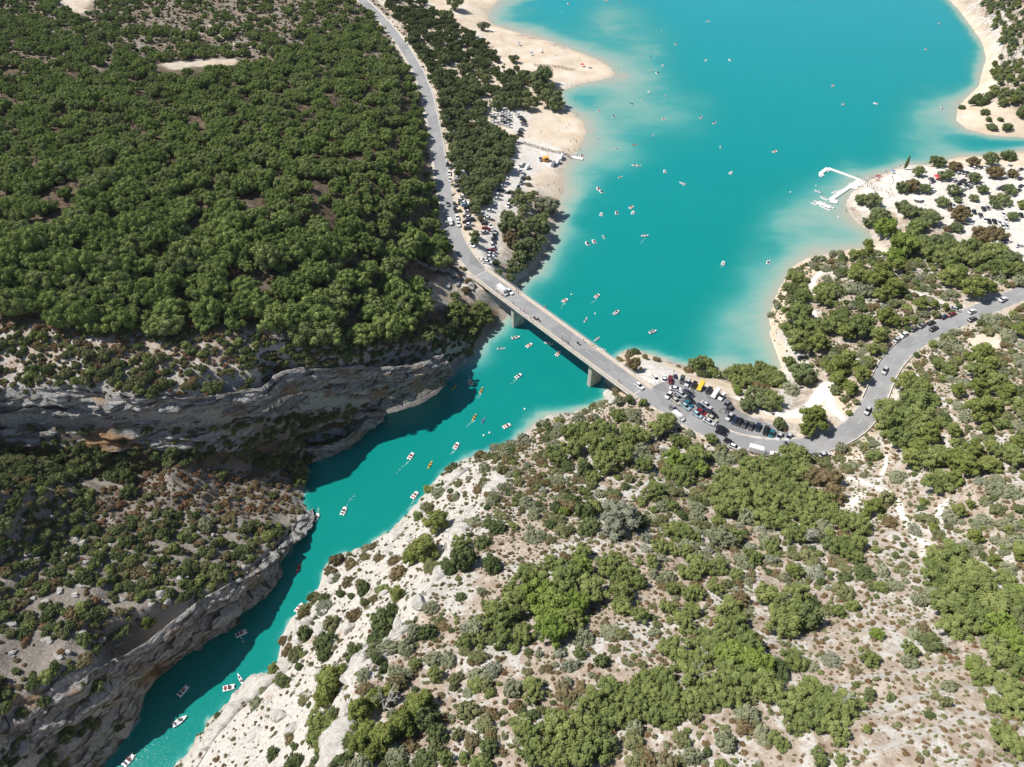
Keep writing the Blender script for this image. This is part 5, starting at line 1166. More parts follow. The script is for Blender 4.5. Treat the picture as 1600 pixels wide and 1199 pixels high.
n2_ = scatter(1101, 1.3, lambda X, Y, px, py: np.clip(np.maximum((p_hill(X, Y, px, py) > 0), .8 * inpoly(px, py, RH) * (py > 700)) * (.72 + .7 * fbm(X / 9, Y / 9, 301, 2)) * np.where(inpoly(px, py, BANKR), .45, 1), 0, 1), (['heath', 'thyme'], [4, 2]), .38, 1.0, 'heath_tuft', 60, lambda a, b, k: 'small rusty brown heath tuft on the pale near slope' if k == 'heath' else 'small olive tuft of low scrub on the pale near slope', lambda a, b: 'small tufts on the near slope', 'heath_cover', 'rusty brown and olive heath dotting the pale hillside', (-150, 340, -60, 330), .7)
def p_left(X, Y, px, py):
    n = fbm(X / 18, Y / 18, 310, 3); tex = fbm(X / 30, Y / 7, 311, 3)
    return np.clip((.92 + n * .8 - .8 * (tex > .2)) * inpoly(px, py, LB) + (.72 + n * .8 - .9 * (tex > .2)) * inpoly(px, py, LBU) + 1.0 * inpoly(px, py, LBT) + .8 * inpoly(px, py, LEDGE) + .55 * inpoly(px, py, LOWC) + .9 * inpoly(px, py, CLIFFTOP) + .95 * inpoly(px, py, DARKT) + .3 * inpoly(px, py, DARKG), 0, 1)
lab_l = lambda px, py, k: {'darkbush': 'dark green', 'thyme': 'olive', 'greenbush': 'olive green', 'brownbush': 'brown', 'rust': 'rusty dry', 'oakbush': 'green', 'heath': 'dry brown'}[k] + ' bush ' + ('on the rocky terrace above the cliff face' if py < 640 else 'on the shaded ledge under the cliff' if py < 740 else 'on the rocky lower left bank')
rustp = lambda X, Y, px, py: p_left(X, Y, px, py) * np.where(inpoly(px, py, RUST), .12, 1.0)
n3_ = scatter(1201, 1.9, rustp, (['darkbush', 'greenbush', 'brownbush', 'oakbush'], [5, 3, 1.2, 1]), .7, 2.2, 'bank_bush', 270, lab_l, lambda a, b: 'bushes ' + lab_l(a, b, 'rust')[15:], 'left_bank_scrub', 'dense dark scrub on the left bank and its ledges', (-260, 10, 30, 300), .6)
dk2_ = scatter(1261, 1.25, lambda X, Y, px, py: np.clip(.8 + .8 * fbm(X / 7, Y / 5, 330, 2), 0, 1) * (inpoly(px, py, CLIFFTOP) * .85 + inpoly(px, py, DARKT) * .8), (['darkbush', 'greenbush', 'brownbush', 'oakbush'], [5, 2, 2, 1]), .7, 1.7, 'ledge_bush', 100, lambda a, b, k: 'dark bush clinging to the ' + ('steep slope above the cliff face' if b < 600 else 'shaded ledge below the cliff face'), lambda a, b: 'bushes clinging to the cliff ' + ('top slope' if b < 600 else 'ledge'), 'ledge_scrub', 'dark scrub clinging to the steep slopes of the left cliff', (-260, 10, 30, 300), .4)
dk_ = scatter(1251, 2.4, lambda X, Y, px, py: .9 * inpoly(px, py, DARKT) + .25 * inpoly(px, py, DARKG), (['darkbush', 'greenbush'], [6, 1]), 1.4, 3.0, 'terrace_bush', 70, lambda a, b, k: 'dark bush on the deep shaded terrace under the cliff' if b < 800 else 'dark bush in the shaded corner gully', lambda a, b: 'dark bushes of the shaded terrace' if b < 800 else 'dark bushes in the corner gully', 'terrace_scrub', 'dark thick scrub on the shaded terrace under the cliff', (-260, 10, 30, 300), .5)  # mostly dark foliage, so the leaf colour deepens the terrace shade
n4_ = scatter(1301, 1.5, lambda X, Y, px, py: np.clip(.85 * inpoly(px, py, RUST) + .13 * inpoly(px, py, LB) + .5 * inpoly(px, py, LBU) + .35 * inpoly(px, py, [(a, b) for a, b in ((0,370),(660,400),(700,545),(0,520))]), 0, 1), (['rust', 'heath', 'brownbush'], [3, 3, 1]), .5, 1.4, 'dry_bush', 120, lambda a, b, k: 'rusty orange dry bush ' + ('on the terrace above the cliff' if b < 640 else 'in the rust coloured patch on the left bank'), lambda a, b: 'rusty dry bushes of the left bank ' + ('terrace' if b < 640 else 'slope'), 'dry_undergrowth', 'rust brown dry undergrowth on the left bank', (-260, 10, 60, 300), .5)
n5_ = scatter(1401, 2.7, lambda X, Y, px, py: np.clip(.62 * (inpoly(px, py, WOODTOP) | inpoly(px, py, WOODTOP2)) * ~inpoly(px, py, FIELD) + .18 * inpoly(px, py, SAND_L) * (px < 860) * (py < 330) * (py > 40) * 0 + .5 * inpoly(px, py, EASTW) * .3 + .35 * ((droad_at(X, Y) < 8) & (py < 480) & (px < 760)), 0, 1), (['greenbush', 'darkbush', 'brownbush'], [3, 2, 2]), .5, 1.5, 'verge_bush', 60, lambda a, b, k: 'small olive bush ' + ('on the open dry hilltop' if a < 560 else 'on the verge of the lake road'), lambda a, b: 'small bushes ' + ('on the hilltop' if a < 560 else 'along the lake road'), 'hilltop_scrub', 'thin dry scrub on the open hilltop', (-420, 60, 200, 760), .5)
print('VEG', len(MANXY), len(w1), len(w2), len(w3_), n1_, n2_, n3_, n4_, n5_, COUNT)

# ------------------------------------------------------------------ vehicles
def paint_mat():
    m, nt = mat('car_paint'); oi = nd(nt, 'ShaderNodeObjectInfo')
    p = bsdf(nt, oi.outputs['Color'], .32, .5); p.inputs['Coat Weight'].default_value = .5; p.inputs['Coat Roughness'].default_value = .08; return m
MPAINT = paint_mat(); MGLASS = simple('dark_car_glass', (.015, .018, .022), .12, .6, .1); MTYRE = simple('tyre_rubber', (.02, .02, .02), .9, .1); MRIM = simple('grey_alloy', (.35, .35, .36), .4, .5)
MLAMP = simple('lamp_lens', (.7, .7, .68), .2, .6); MTAIL = simple('tail_lens', (.35, .02, .02), .25, .5); MTRIM = simple('black_trim', (.03, .03, .03), .7, .3)
CAR_T = [MPAINT, MGLASS, MTYRE, MRIM, MLAMP, MTAIL, MTRIM]
def loft(bm, st, mi=0, nseg=1):
    """st: list of (x, zlo, zhi, half_low, half_high)"""
    prev = None
    for x, zl, zh, wl_, wh in st:
        r = [bm.verts.new((x, -wl_ * .92, zl)), bm.verts.new((x, -wl_, zl + (zh - zl) * .35)), bm.verts.new((x, -wh, zh - (zh - zl) * .12)), bm.verts.new((x, -wh * .88, zh)), bm.verts.new((x, wh * .88, zh)), bm.verts.new((x, wh, zh - (zh - zl) * .12)), bm.verts.new((x, wl_, zl + (zh - zl) * .35)), bm.verts.new((x, wl_ * .92, zl))]
        if prev:
            for i in range(8): f = bm.faces.new((prev[i], r[i], r[(i + 1) % 8], prev[(i + 1) % 8])); f.material_index = mi
        else: f = bm.faces.new(r); f.material_index = mi
        prev = r
    f = bm.faces.new(prev[::-1]); f.material_index = mi
def cyl(bm, c, ax, r, h, n=12, mi=0):
    ax = Vector(ax).normalized(); a = ax.orthogonal().normalized(); b = ax.cross(a); R0 = [[], []]
    for s, L in ((-.5, R0[0]), (.5, R0[1])):
        for t in range(n): L.append(bm.verts.new(Vector(c) + ax * h * s + (a * math.cos(6.2832 * t / n) + b * math.sin(6.2832 * t / n)) * r))
    for t in range(n): f = bm.faces.new((R0[0][t], R0[0][(t + 1) % n], R0[1][(t + 1) % n], R0[1][t])); f.material_index = mi
    f = bm.faces.new(R0[0][::-1]); f.material_index = mi; f = bm.faces.new(R0[1]); f.material_index = mi
SPEC = {
 'hatchback': dict(L=4.1, body=[(-2.05,.35,.75,.78,.74),(-1.95,.28,.95,.86,.80),(-.9,.24,.97,.88,.82),(.75,.24,.95,.88,.82),(1.6,.26,.85,.86,.76),(2.02,.34,.66,.74,.66)], glass=[(-1.85,.9,1.05,.74,.70),(-1.35,.9,1.42,.76,.60),(.1,.9,1.45,.77,.60),(1.05,.88,.95,.74,.68)], roof=(-.62, .0, 1.45, 1.46, 1.12), wh=(-1.25, 1.3)),
 'saloon': dict(L=4.6, body=[(-2.3,.36,.8,.78,.72),(-2.15,.28,.96,.88,.80),(-1.4,.24,.98,.9,.82),(.8,.24,.94,.9,.82),(1.8,.26,.84,.88,.76),(2.28,.34,.64,.76,.66)], glass=[(-1.75,.92,1.0,.74,.70),(-1.05,.9,1.38,.77,.60),(.15,.9,1.4,.77,.60),(1.15,.88,.95,.74,.68)], roof=(-.45, .0, 1.40, 1.28, 1.12), wh=(-1.4, 1.42)),
 'van': dict(L=5.0, body=[(-2.5,.4,1.9,.9,.84),(-2.4,.3,1.98,.95,.86),(.9,.3,1.98,.95,.86),(1.35,.3,1.75,.95,.82),(1.85,.3,1.15,.93,.8),(2.45,.36,.85,.82,.7)], glass=[(.95,1.2,1.9,.93,.84),(1.3,1.15,1.76,.95,.8),(1.8,1.1,1.2,.88,.76)], roof=(-.8, .0, 1.98, 2.9, 1.5), wh=(-1.5, 1.6)),
 'camper': dict(L=6.4, body=[(-3.2,.5,2.75,1.0,.96),(-3.1,.35,2.85,1.08,1.0),(1.4,.35,2.85,1.08,1.0),(2.0,.35,2.5,1.05,.95),(2.45,.32,1.3,.98,.85),(3.1,.4,.95,.85,.72)], glass=[(1.9,1.35,2.0,1.0,.9),(2.2,1.25,1.85,1.0,.88),(2.5,1.2,1.32,.92,.8)], roof=(-.9, .0, 2.85, 4.2, 1.8), wh=(-1.9, 2.1))}
CM = {}
for tp, S in SPEC.items():
    d = {}
    def fin(bm, nm, mats):
        me = bpy.data.meshes.new(nm); bm.to_mesh(me); bm.free()
        for q in mats: me.materials.append(q)
        return me
    bm = bmesh.new(); loft(bm, S['body']); d['body'] = fin(bm, 'body', [MPAINT])
    bm = bmesh.new(); loft(bm, S['glass']); d['window'] = fin(bm, 'window', [MGLASS])
    x, _, z, l, w = S['roof']; bm = bmesh.new(); box(bm, (x, 0, z + .02), (l, w, .05)); bmesh.ops.bevel(bm, geom=bm.edges[:], offset=.02, segments=1, affect='EDGES'); d['roof'] = fin(bm, 'roof', [MPAINT])
    bm = bmesh.new(); cyl(bm, (0, 0, 0), (0, 1, 0), .32, .2); d['wheel'] = fin(bm, 'wheel', [MTYRE]); bm = bmesh.new(); cyl(bm, (0, 0, 0), (0, 1, 0), .19, .215, 8); d['rim'] = fin(bm, 'rim', [MRIM])
    bm = bmesh.new(); box(bm, (0, 0, 0), (.12, .3, .14)); d['headlight'] = fin(bm, 'headlight', [MLAMP]); bm = bmesh.new(); box(bm, (0, 0, 0), (.08, .24, .2)); d['tail_light'] = fin(bm, 'tail_light', [MTAIL])
    bm = bmesh.new(); loft(bm, S['body']); loft(bm, S['glass'], 1); box(bm, (x, 0, z + .02), (l, w, .05), mi=0); hw = S['body'][2][3]
    for wx_ in S['wh']:
        for s in (-1, 1): cyl(bm, (wx_, s * (hw - .08), .32), (0, 1, 0), .32, .2, 8, 2)
    d['whole'] = fin(bm, 'parked_vehicle', CAR_T); d['hw'] = hw; CM[tp] = d
PCOL = {'white': (.80, .80, .79), 'silver': (.50, .51, .52), 'grey': (.20, .205, .21), 'dark grey': (.075, .078, .082), 'black': (.014, .014, .016), 'navy': (.018, .028, .065), 'dark red': (.20, .012, .02), 'red': (.5, .02, .03), 'yellow': (.72, .50, .05),
        'teal': (.015, .14, .18), 'light blue': (.33, .45, .52), 'beige': (.50, .46, .38), 'orange': (.75, .36, .10), 'brown': (.09, .05, .035), 'green': (.05, .12, .07)}
DECK = dict(z=13.22)
def surf(px, py, up=.8, deck=False):
    if deck: x, y, z = W(px, py, 13.25 + up); return float(x), float(y), 13.22
    x, y, z = ground_at(px, py, up); x, y, z = float(x[0]), float(y[0]), float(z[0])
    if samp(droad, x, y) < 3.6:
        zz = nearest_z(np.vstack([wRL, wRR]), np.array([x]), np.array([y]))[0]; z = zz + .04
    elif inpoly(np.array([x]), np.array([y]), wLOT)[0]: z = 13.345
    return x, y, z
def car(px, py, dx, dy, col, tp, label, group, deck=False, full=True, cat='car'):
    x, y, z = surf(px, py, .7, deck); x2, y2, _ = W(px + dx, py + dy, z + .7); x1, y1, _ = W(px - dx, py - dy, z + .7); a = math.atan2(float(y2 - y1), float(x2 - x1))
    if tp == 'car': tp = random.choice(['hatchback', 'saloon'])
    D = CM[tp]; S = SPEC[tp]; c = PCOL[col]; j = random.uniform(.9, 1.1); rgba = (min(1, c[0] * j), min(1, c[1] * j), min(1, c[2] * j), 1)
    nm = {'van': 'van', 'camper': 'camper_van'}.get(tp, 'parked_car'); cat = {'van': 'van', 'camper': 'camper van'}.get(tp, 'car')
    if not full:
        o = link(nm, D['whole'], None, label=label, category=cat, group=group); o.color = rgba; o.location = (x, y, z); o.rotation_euler = (0, 0, a); return o
    e = empty(nm, (x, y, z), a, label=label, category=cat, group=group)
    b = link('body', D['body'], e); b.color = rgba; r = link('roof', D['roof'], e); r.color = rgba; link('window', D['window'], e)
    for wx_ in S['wh']:
        for s in (-1, 1):
            w = link('wheel', D['wheel'], e); w.location = (wx_, s * (D['hw'] - .08), .32); link('rim', D['rim'], w)
    fx, _, _, fw, _ = S['body'][-1]; bx_ = S['body'][0]
    for s in (-1, 1):
        h = link('headlight', D['headlight'], e); h.location = (fx - .03, s * (fw - .2), .6); t = link('tail_light', D['tail_light'], e); t.location = (bx_[0] + .0, s * (bx_[3] - .16), .75)
    return e
def cars(group, phrase, lst, T_=(0, 0, 1), full=False, deck=False, key=None):
    """lst: x y dx dy colour type in tile pixels; labelled in order away from the bridge"""
    out = [(T_[0] + a[0] / T_[2], T_[1] + a[1] / T_[2], a[2] / T_[2], a[3] / T_[2], a[4], a[5]) for a in lst]
    return [(o, phrase, group, full, deck) for o in out]
def emit(batches, frm=(1001, 611)):
    by = {}
    for b in batches:
        for t in b: by.setdefault(t[1], []).append(t)
    for phrase, L in by.items():
        L.sort(key=lambda t: math.hypot(t[0][0] - frm[0], t[0][1] - frm[1]))
        for k, (o, ph, group, full, deck) in enumerate(L):
            nmz = {'car': 'car', 'van': 'van', 'camper': 'camper van'}[o[5]]
            lab = f'{o[4]} {nmz} {ph}, {ORDS[k]} from the bridge' if len(L) > 1 else f'{o[4]} {nmz} {ph}'
            car(o[0], o[1], o[2], o[3], o[4], o[5], lab, group if len(L) > 1 else None, deck, full)
Q = (1020, 570, 10.613); Q4 = (900, 520, 4.4417); QG = (1200, 420, 4)
C = 'car'
right = [
 cars('cars in the lakeside row of the paved car park', 'in the lakeside row of the paved car park', [(50,235,35,40,'white',C),(190,235,5,-45,'white',C),(295,250,0,-45,'dark red',C),(385,235,15,55,'navy',C),(490,250,-12,45,'dark grey',C),(575,300,-25,60,'silver',C),(685,340,-28,50,'black',C),(795,370,-32,55,'yellow','van'),
   (930,430,-35,50,'black',C),(1040,490,-35,45,'white','van'),(1150,530,-35,45,'white',C),(1220,665,-30,40,'grey',C),(1265,745,-35,40,'dark grey',C),(1275,865,-35,40,'silver',C),(1360,930,-35,50,'navy',C),(1440,955,-30,45,'black',C),(1530,990,-35,50,'dark grey',C)], Q, True),
 cars('cars in the lakeside row of the paved car park', 'in the lakeside row of the paved car park', [(1215,650,-12,25,'dark grey',C),(1263,657,-10,30,'navy',C),(1318,680,-10,27,'black',C),(1358,705,-10,25,'teal',C),(1410,722,-12,22,'silver',C),(1475,727,-12,22,'silver',C)], Q4, True),
 cars('cars in the middle of the paved car park', 'in the middle of the paved car park', [(380,405,90,10,'white',C),(265,510,-45,50,'white',C),(595,475,80,50,'navy',C),(480,500,60,40,'silver',C),(620,590,75,50,'black',C),(420,550,60,42,'grey',C),(385,610,60,45,'beige',C),(590,655,75,50,'teal',C),(545,700,75,52,'light blue',C),
   (815,710,90,60,'navy',C),(890,675,85,60,'silver',C),(805,795,80,45,'dark red',C),(735,835,80,50,'light blue',C),(985,815,75,50,'black',C),(980,895,80,50,'beige',C),(930,955,85,45,'silver',C),(1155,1075,90,40,'black',C),(1130,1140,95,40,'black',C)], Q, True),
 cars('cars driving on the road by the paved car park', 'driving beside the paved car park', [(350,735,75,45,'grey',C)], Q, True),
 cars('vehicles on the near verge of the car park road', 'on the near verge of the car park road', [(425,875,75,55,'white','van')], Q, True),
 cars('vehicles on the near verge of the car park road', 'on the near verge of the car park road', [(1065,762,25,14,'black',C),(1100,797,25,10,'white',C),(1262,832,60,16,'white','camper'),(1395,862,45,6,'white','van')], Q4, True),
 cars('vehicles on the near verge of the car park road', 'on the near verge of the car park road', [(295,1173,30,-4,'dark grey',C),(352,1163,32,-7,'silver',C)], QG, True),
 cars('cars driving round the road bend', 'driving round the road bend', [(132,1107,20,2,'grey',C),(620,890,-12,25,'silver',C),(730,637,-10,22,'silver',C),(1037,375,25,-12,'black',C),(1278,317,28,-12,'dark grey',C)], QG, True),
 cars('cars parked along the outer side of the road bend', 'along the road bend', [(722,515,-15,20,'navy',C),(755,480,20,-16,'brown',C),(808,445,20,-15,'silver',C),(853,413,20,-12,'white',C),(915,380,20,-10,'dark grey',C),(963,357,22,-14,'grey',C),(1020,340,25,-10,'black',C),(1102,303,27,-14,'navy',C),(1150,287,22,-8,'dark red',C),
   (1175,256,30,8,'silver',C),(1275,272,25,-10,'white',C),(1470,195,25,-12,'white',C)], QG, True)]
QR = (1400, 240, 8)
def rnd(cols, n): return [random.choice(cols) for _ in range(n)]
rp = [(440,320),(460,352),(440,450),(470,470),(700,255),(780,252),(850,245),(885,243),(735,345),(820,352),(850,335),(870,380),(900,402),(930,372),(965,380),(1000,372),(850,452),(925,425),(795,380),(690,485),(700,522),(800,480),(835,520),(640,645),(680,642),(720,655),(840,692),(905,702),(980,737),(1060,782),(1110,832),(1165,852),(1235,855),(1290,872),
      (1330,912),(1380,915),(1340,760),(1150,692),(1095,702),(1430,272),(1440,215),(1565,200),(1560,320),(1565,412),(1535,465),(1330,422),(1355,445),(1290,442),(1370,842),(1565,780),(1320,1090),(1385,1090),(980,185),(1060,182),(1130,172),(1430,152)]
pc = {(460,352): 'navy', (440,450): 'navy', (1430,272): 'navy', (1560,320): 'navy', (1565,412): 'navy', (905,702): 'black', (980,737): 'black', (1535,465): 'black', (1060,782): 'dark grey'}
rl = [(a, b, *( (18, 34) if b > 640 else (30, -14)), pc.get((a, b), random.choice(['white', 'silver', 'grey', 'dark grey', 'white', 'silver', 'black'])), C) for a, b in rp] + [(905,875,50,14,'silver',C),(1240,1160,60,-10,'white','camper'),(1560,1165,40,4,'silver',C)]
def split_pc(lst):
    z1 = [t for t in lst if t[1] < 600]; z2 = [t for t in lst if t[1] >= 600]; return z1, z2
z1, z2 = split_pc(rl)
right.append(cars('vehicles among trees in the white parking ground', 'in the upper white parking ground', z1, QR)); right.append(cars('vehicles in the lower white parking ground', 'in the lower white parking ground', z2, QR))
emit(right)
QL = (620, 200, 5.333)
left = [
 cars('vehicles on the lake road', 'driving on the lake road', [(425,637,8,22,'grey',C),(447,792,10,24,'white','van')], QL, True),
 cars('cars parked along the edge of the lake road', 'along the edge of the lake road', [(423,310,0,18,'black',C),(450,322,0,18,'dark grey',C),(437,378,3,18,'white',C),(442,435,8,18,'white',C),(483,643,8,22,'dark grey',C),(488,690,8,22,'black',C),(503,748,8,20,'white',C),(513,806,10,22,'white',C)], QL, True),
 cars('vehicles in the packed row beside the lake road', 'in the packed row beside the lake road', [(480,320,20,8,'silver',C),(500,352,26,6,'white',C),(535,392,40,-4,'white','camper'),(505,420,20,6,'silver',C),(510,445,20,4,'dark grey',C),(505,485,22,-4,'grey',C),(560,472,30,-8,'white','van'),(560,502,28,-5,'white',C),(530,525,24,-5,'dark grey',C),(572,545,26,-5,'white',C),
   (555,572,28,-5,'white',C),(540,605,28,-5,'silver',C),(565,625,28,-5,'white',C),(570,645,28,-4,'light blue',C),(605,640,24,-4,'white',C),(590,673,30,-4,'black',C),(598,700,28,-5,'silver',C),(588,735,28,-5,'black',C),(602,746,26,-3,'white',C),(585,782,30,-5,'black',C),(618,768,26,-5,'dark grey',C),(605,808,28,-5,'white',C),(592,840,28,-5,'dark grey',C),(625,980,20,14,'white',C)], QL),
 cars('cars parked in the white lane by the trees', 'in the white lane under the trees', [(745,840,16,2,'dark red',C),(740,797,16,-2,'dark grey',C),(730,870,24,-8,'silver',C),(745,742,18,-4,'silver',C),(762,756,20,-2,'white',C),(780,820,14,10,'white',C),(815,865,3,16,'silver',C),(812,903,3,16,'black',C),(800,940,3,16,'dark grey',C),(797,983,6,16,'silver',C),(785,1027,28,-3,'dark red',C),
   (782,1050,26,-3,'silver',C),(775,1075,26,-4,'white',C),(745,1100,28,-3,'silver',C),(757,1122,26,2,'white',C),(1030,365,-6,18,'white',C),(1052,385,-8,18,'silver',C),(1045,425,-8,20,'dark grey',C),(1035,460,-8,20,'grey',C),(1012,500,-8,18,'black',C),(940,540,-16,2,'black',C),(965,578,-6,18,'grey',C),(940,610,-8,20,'dark grey',C),(928,648,-8,18,'white',C),
   (905,390,20,-4,'grey',C),(900,425,20,-4,'white',C),(880,490,22,-4,'silver',C),(868,520,22,-4,'navy',C),(850,560,22,-4,'silver',C),(838,592,22,-4,'white',C),(788,640,22,-4,'silver',C),(775,690,22,-4,'white',C),(1085,335,-20,20,'white','van'),(1030,322,-18,10,'white',C),(1055,315,-12,16,'green',C)], QL)]
QB = (740, 150, 8.883)
bp_ = [(275,y) for y in (265,305,350,390,425)] + [(335,y) for y in (262,380)] + [(410,y) for y in (240,290,340,375,405)] + [(490,y) for y in (252,290,337,382,430)] + [(620,265),(655,300),(685,340),(700,380),(705,412),(670,472),(650,512),(640,552)]
left.append(cars('cars in the sandy parking behind the beach', 'in the sandy parking behind the beach', [(a, b, 28, 4, random.choice(['white', 'silver', 'dark grey', 'grey', 'black', 'white']), C) for a, b in bp_], QB))
left.append(cars('vehicles on the sand by the small jetty', 'on the sand by the small jetty', [(930,885,5,25,'grey',C),(1105,958,-20,34,'grey','van'),(1165,925,-24,34,'white','van'),(1215,862,-20,30,'white','van')], QB, True))
left.append(cars('vehicles crossing the bridge', 'crossing the bridge', [(455,405,34,28,'white','camper'),(513,403,22,18,'white',C)], (700, 380, 5.333), True, True))
left.append(cars('vehicles crossing the bridge', 'crossing the bridge', [(999 - 0, 603, 4.2, 3.2, 'white', C)], (0, 0, 1), True, True))
emit(left, (751, 428))
def hut(px, py, rz, col, label):
    x, y, z = surf(px, py, .5); e = empty('beach_kiosk', (x, y, z), rz, label=label, category='kiosk')
    bm = bmesh.new(); box(bm, (0, 0, 1.15), (3.2, 2.4, 2.3)); bmesh.ops.bevel(bm, geom=bm.edges[:], offset=.04, segments=1, affect='EDGES'); bobj('wall', bm, simple('kiosk_orange', col, .6), e)
    bm = bmesh.new(); box(bm, (0, 0, 2.38), (3.6, 2.8, .14)); bobj('roof', bm, simple('kiosk_roof', tuple(min(1, c * 1.2) for c in col), .6), e)
    bm = bmesh.new(); box(bm, (.3, -1.22, 1.35), (1.8, .06, .9)); bobj('hatch', bm, MTRIM, e)
hut(740 + 1000 / 8.883, 150 + 895 / 8.883, .3, (.70, .33, .08), 'small orange kiosk on the white sand near the jetty')

# ------------------------------------------------------------------ boats
MGEL = simple('white_gelcoat', (.80, .80, .79), .3, .5, .05); MRED = simple('red_seat', (.42, .09, .07), .5, .3); MDKS = simple('dark_seat', (.05, .06, .09), .6, .3); MGREY = simple('grey_deck', (.45, .46, .47), .7, .2)
def hull(bm, L, Wd, Ht, z0=-.15, mi=0, stern=.8, n=12, bow=2.0, y0=0.0):
    prev = None
    for k in range(n + 1):
        t = k / n; x = -L / 2 + L * t; w = Wd / 2 * (stern + (1 - stern) * math.sin(min(1, t * 2.2) * math.pi / 2)) * (1 - max(0, t - .45) ** bow / (.55 ** bow)) + .02; sh = Ht * (1 + .25 * max(0, t - .5))
        r = [bm.verts.new((x, y0 - w * .45, z0)), bm.verts.new((x, y0 - w, z0 + sh * .7)), bm.verts.new((x, y0 - w * .97, z0 + sh)), bm.verts.new((x, y0 + w * .97, z0 + sh)), bm.verts.new((x, y0 + w, z0 + sh * .7)), bm.verts.new((x, y0 + w * .45, z0))]
        if prev:
            for i in range(6): f = bm.faces.new((prev[i], r[i], r[(i + 1) % 6], prev[(i + 1) % 6])); f.material_index = mi
        else: bm.faces.new(r).material_index = mi
        prev = r
    bm.faces.new(prev[::-1]).material_index = mi
def mk(fn, name, mats):
    bm = bmesh.new(); fn(bm); me = bpy.data.meshes.new(name); bm.to_mesh(me); bm.free()
    for q in (mats if isinstance(mats, list) else [mats]): me.materials.append(q)
    return me
def bevbox(bm, c, s, b=.04):
    n0 = len(bm.verts); box(bm, c, s)
    bm.verts.ensure_lookup_table()
PB = dict(hullL=mk(lambda b: hull(b, 3.9, .62, .5, stern=.9, y0=.62), 'hull', MGEL), hullR=mk(lambda b: hull(b, 3.9, .62, .5, stern=.9, y0=-.62), 'hull', MGEL),
  deck=mk(lambda b: (box(b, (-.15, 0, .36), (3.2, 1.5, .12)), box(b, (1.35, 0, .5), (.5, 1.2, .28))), 'deck', MGEL),
  seat=mk(lambda b: (box(b, (0, 0, .52), (.5, 1.2, .2)), box(b, (-.28, 0, .78), (.12, 1.2, .5))), 'seat', MRED), seatd=mk(lambda b: (box(b, (0, 0, .52), (.5, 1.2, .2)), box(b, (-.28, 0, .78), (.12, 1.2, .5))), 'seat', MDKS),
  seatg=mk(lambda b: (box(b, (0, 0, .52), (.5, 1.2, .2)), box(b, (-.28, 0, .78), (.12, 1.2, .5))), 'seat', simple('pale_seat', (.55, .54, .53), .6)),
  wheel=mk(lambda b: cyl(b, (.62, 0, .48), (0, 1, 0), .26, .4, 10), 'paddle_housing', MGREY))
MB = dict(hull=mk(lambda b: hull(b, 5.4, 2.1, .75, stern=.86), 'hull', MGEL), well=mk(lambda b: box(b, (-.7, 0, .63), (2.9, 1.45, .05)), 'cockpit', MGREY), seat=mk(lambda b: (box(b, (-1.7, 0, .8), (.5, 1.3, .3)), box(b, (0, .3, .8), (.5, .5, .3))), 'seat', MDKS),
  ws=mk(lambda b: box(b, (.85, 0, .95), (.1, 1.4, .45)), 'windscreen', MGLASS), mot=mk(lambda b: (box(b, (-2.85, 0, .55), (.35, .35, .6)), box(b, (-2.8, 0, .0), (.12, .12, .8))), 'outboard_motor', MTRIM))
def kmesh(col, nm): return mk(lambda b: hull(b, 4.4, .85, .34, stern=.12, bow=1.6), 'hull', simple(nm, col, .4, .4))
KM = {'yellow': kmesh((.75, .50, .08), 'yellow_plastic'), 'red': kmesh((.60, .04, .05), 'red_plastic'), 'white': kmesh((.78, .78, .76), 'white_plastic'), 'orange': kmesh((.75, .28, .08), 'orange_plastic'), 'dark': kmesh((.06, .09, .12), 'dark_plastic'), 'blue': kmesh((.10, .30, .45), 'blue_plastic')}
KCOCK = mk(lambda b: (box(b, (-.75, 0, .2), (.9, .5, .03)), box(b, (.6, 0, .2), (.9, .5, .03))), 'cockpit', MTRIM)
KPAD = mk(lambda b: (cyl(b, (0, 0, .62), (.15, 1, .1), .025, 2.1, 6), box(b, (.13, .95, .72), (.18, .4, .03)), box(b, (-.13, -.95, .52), (.18, .4, .03))), 'paddle', MTRIM)

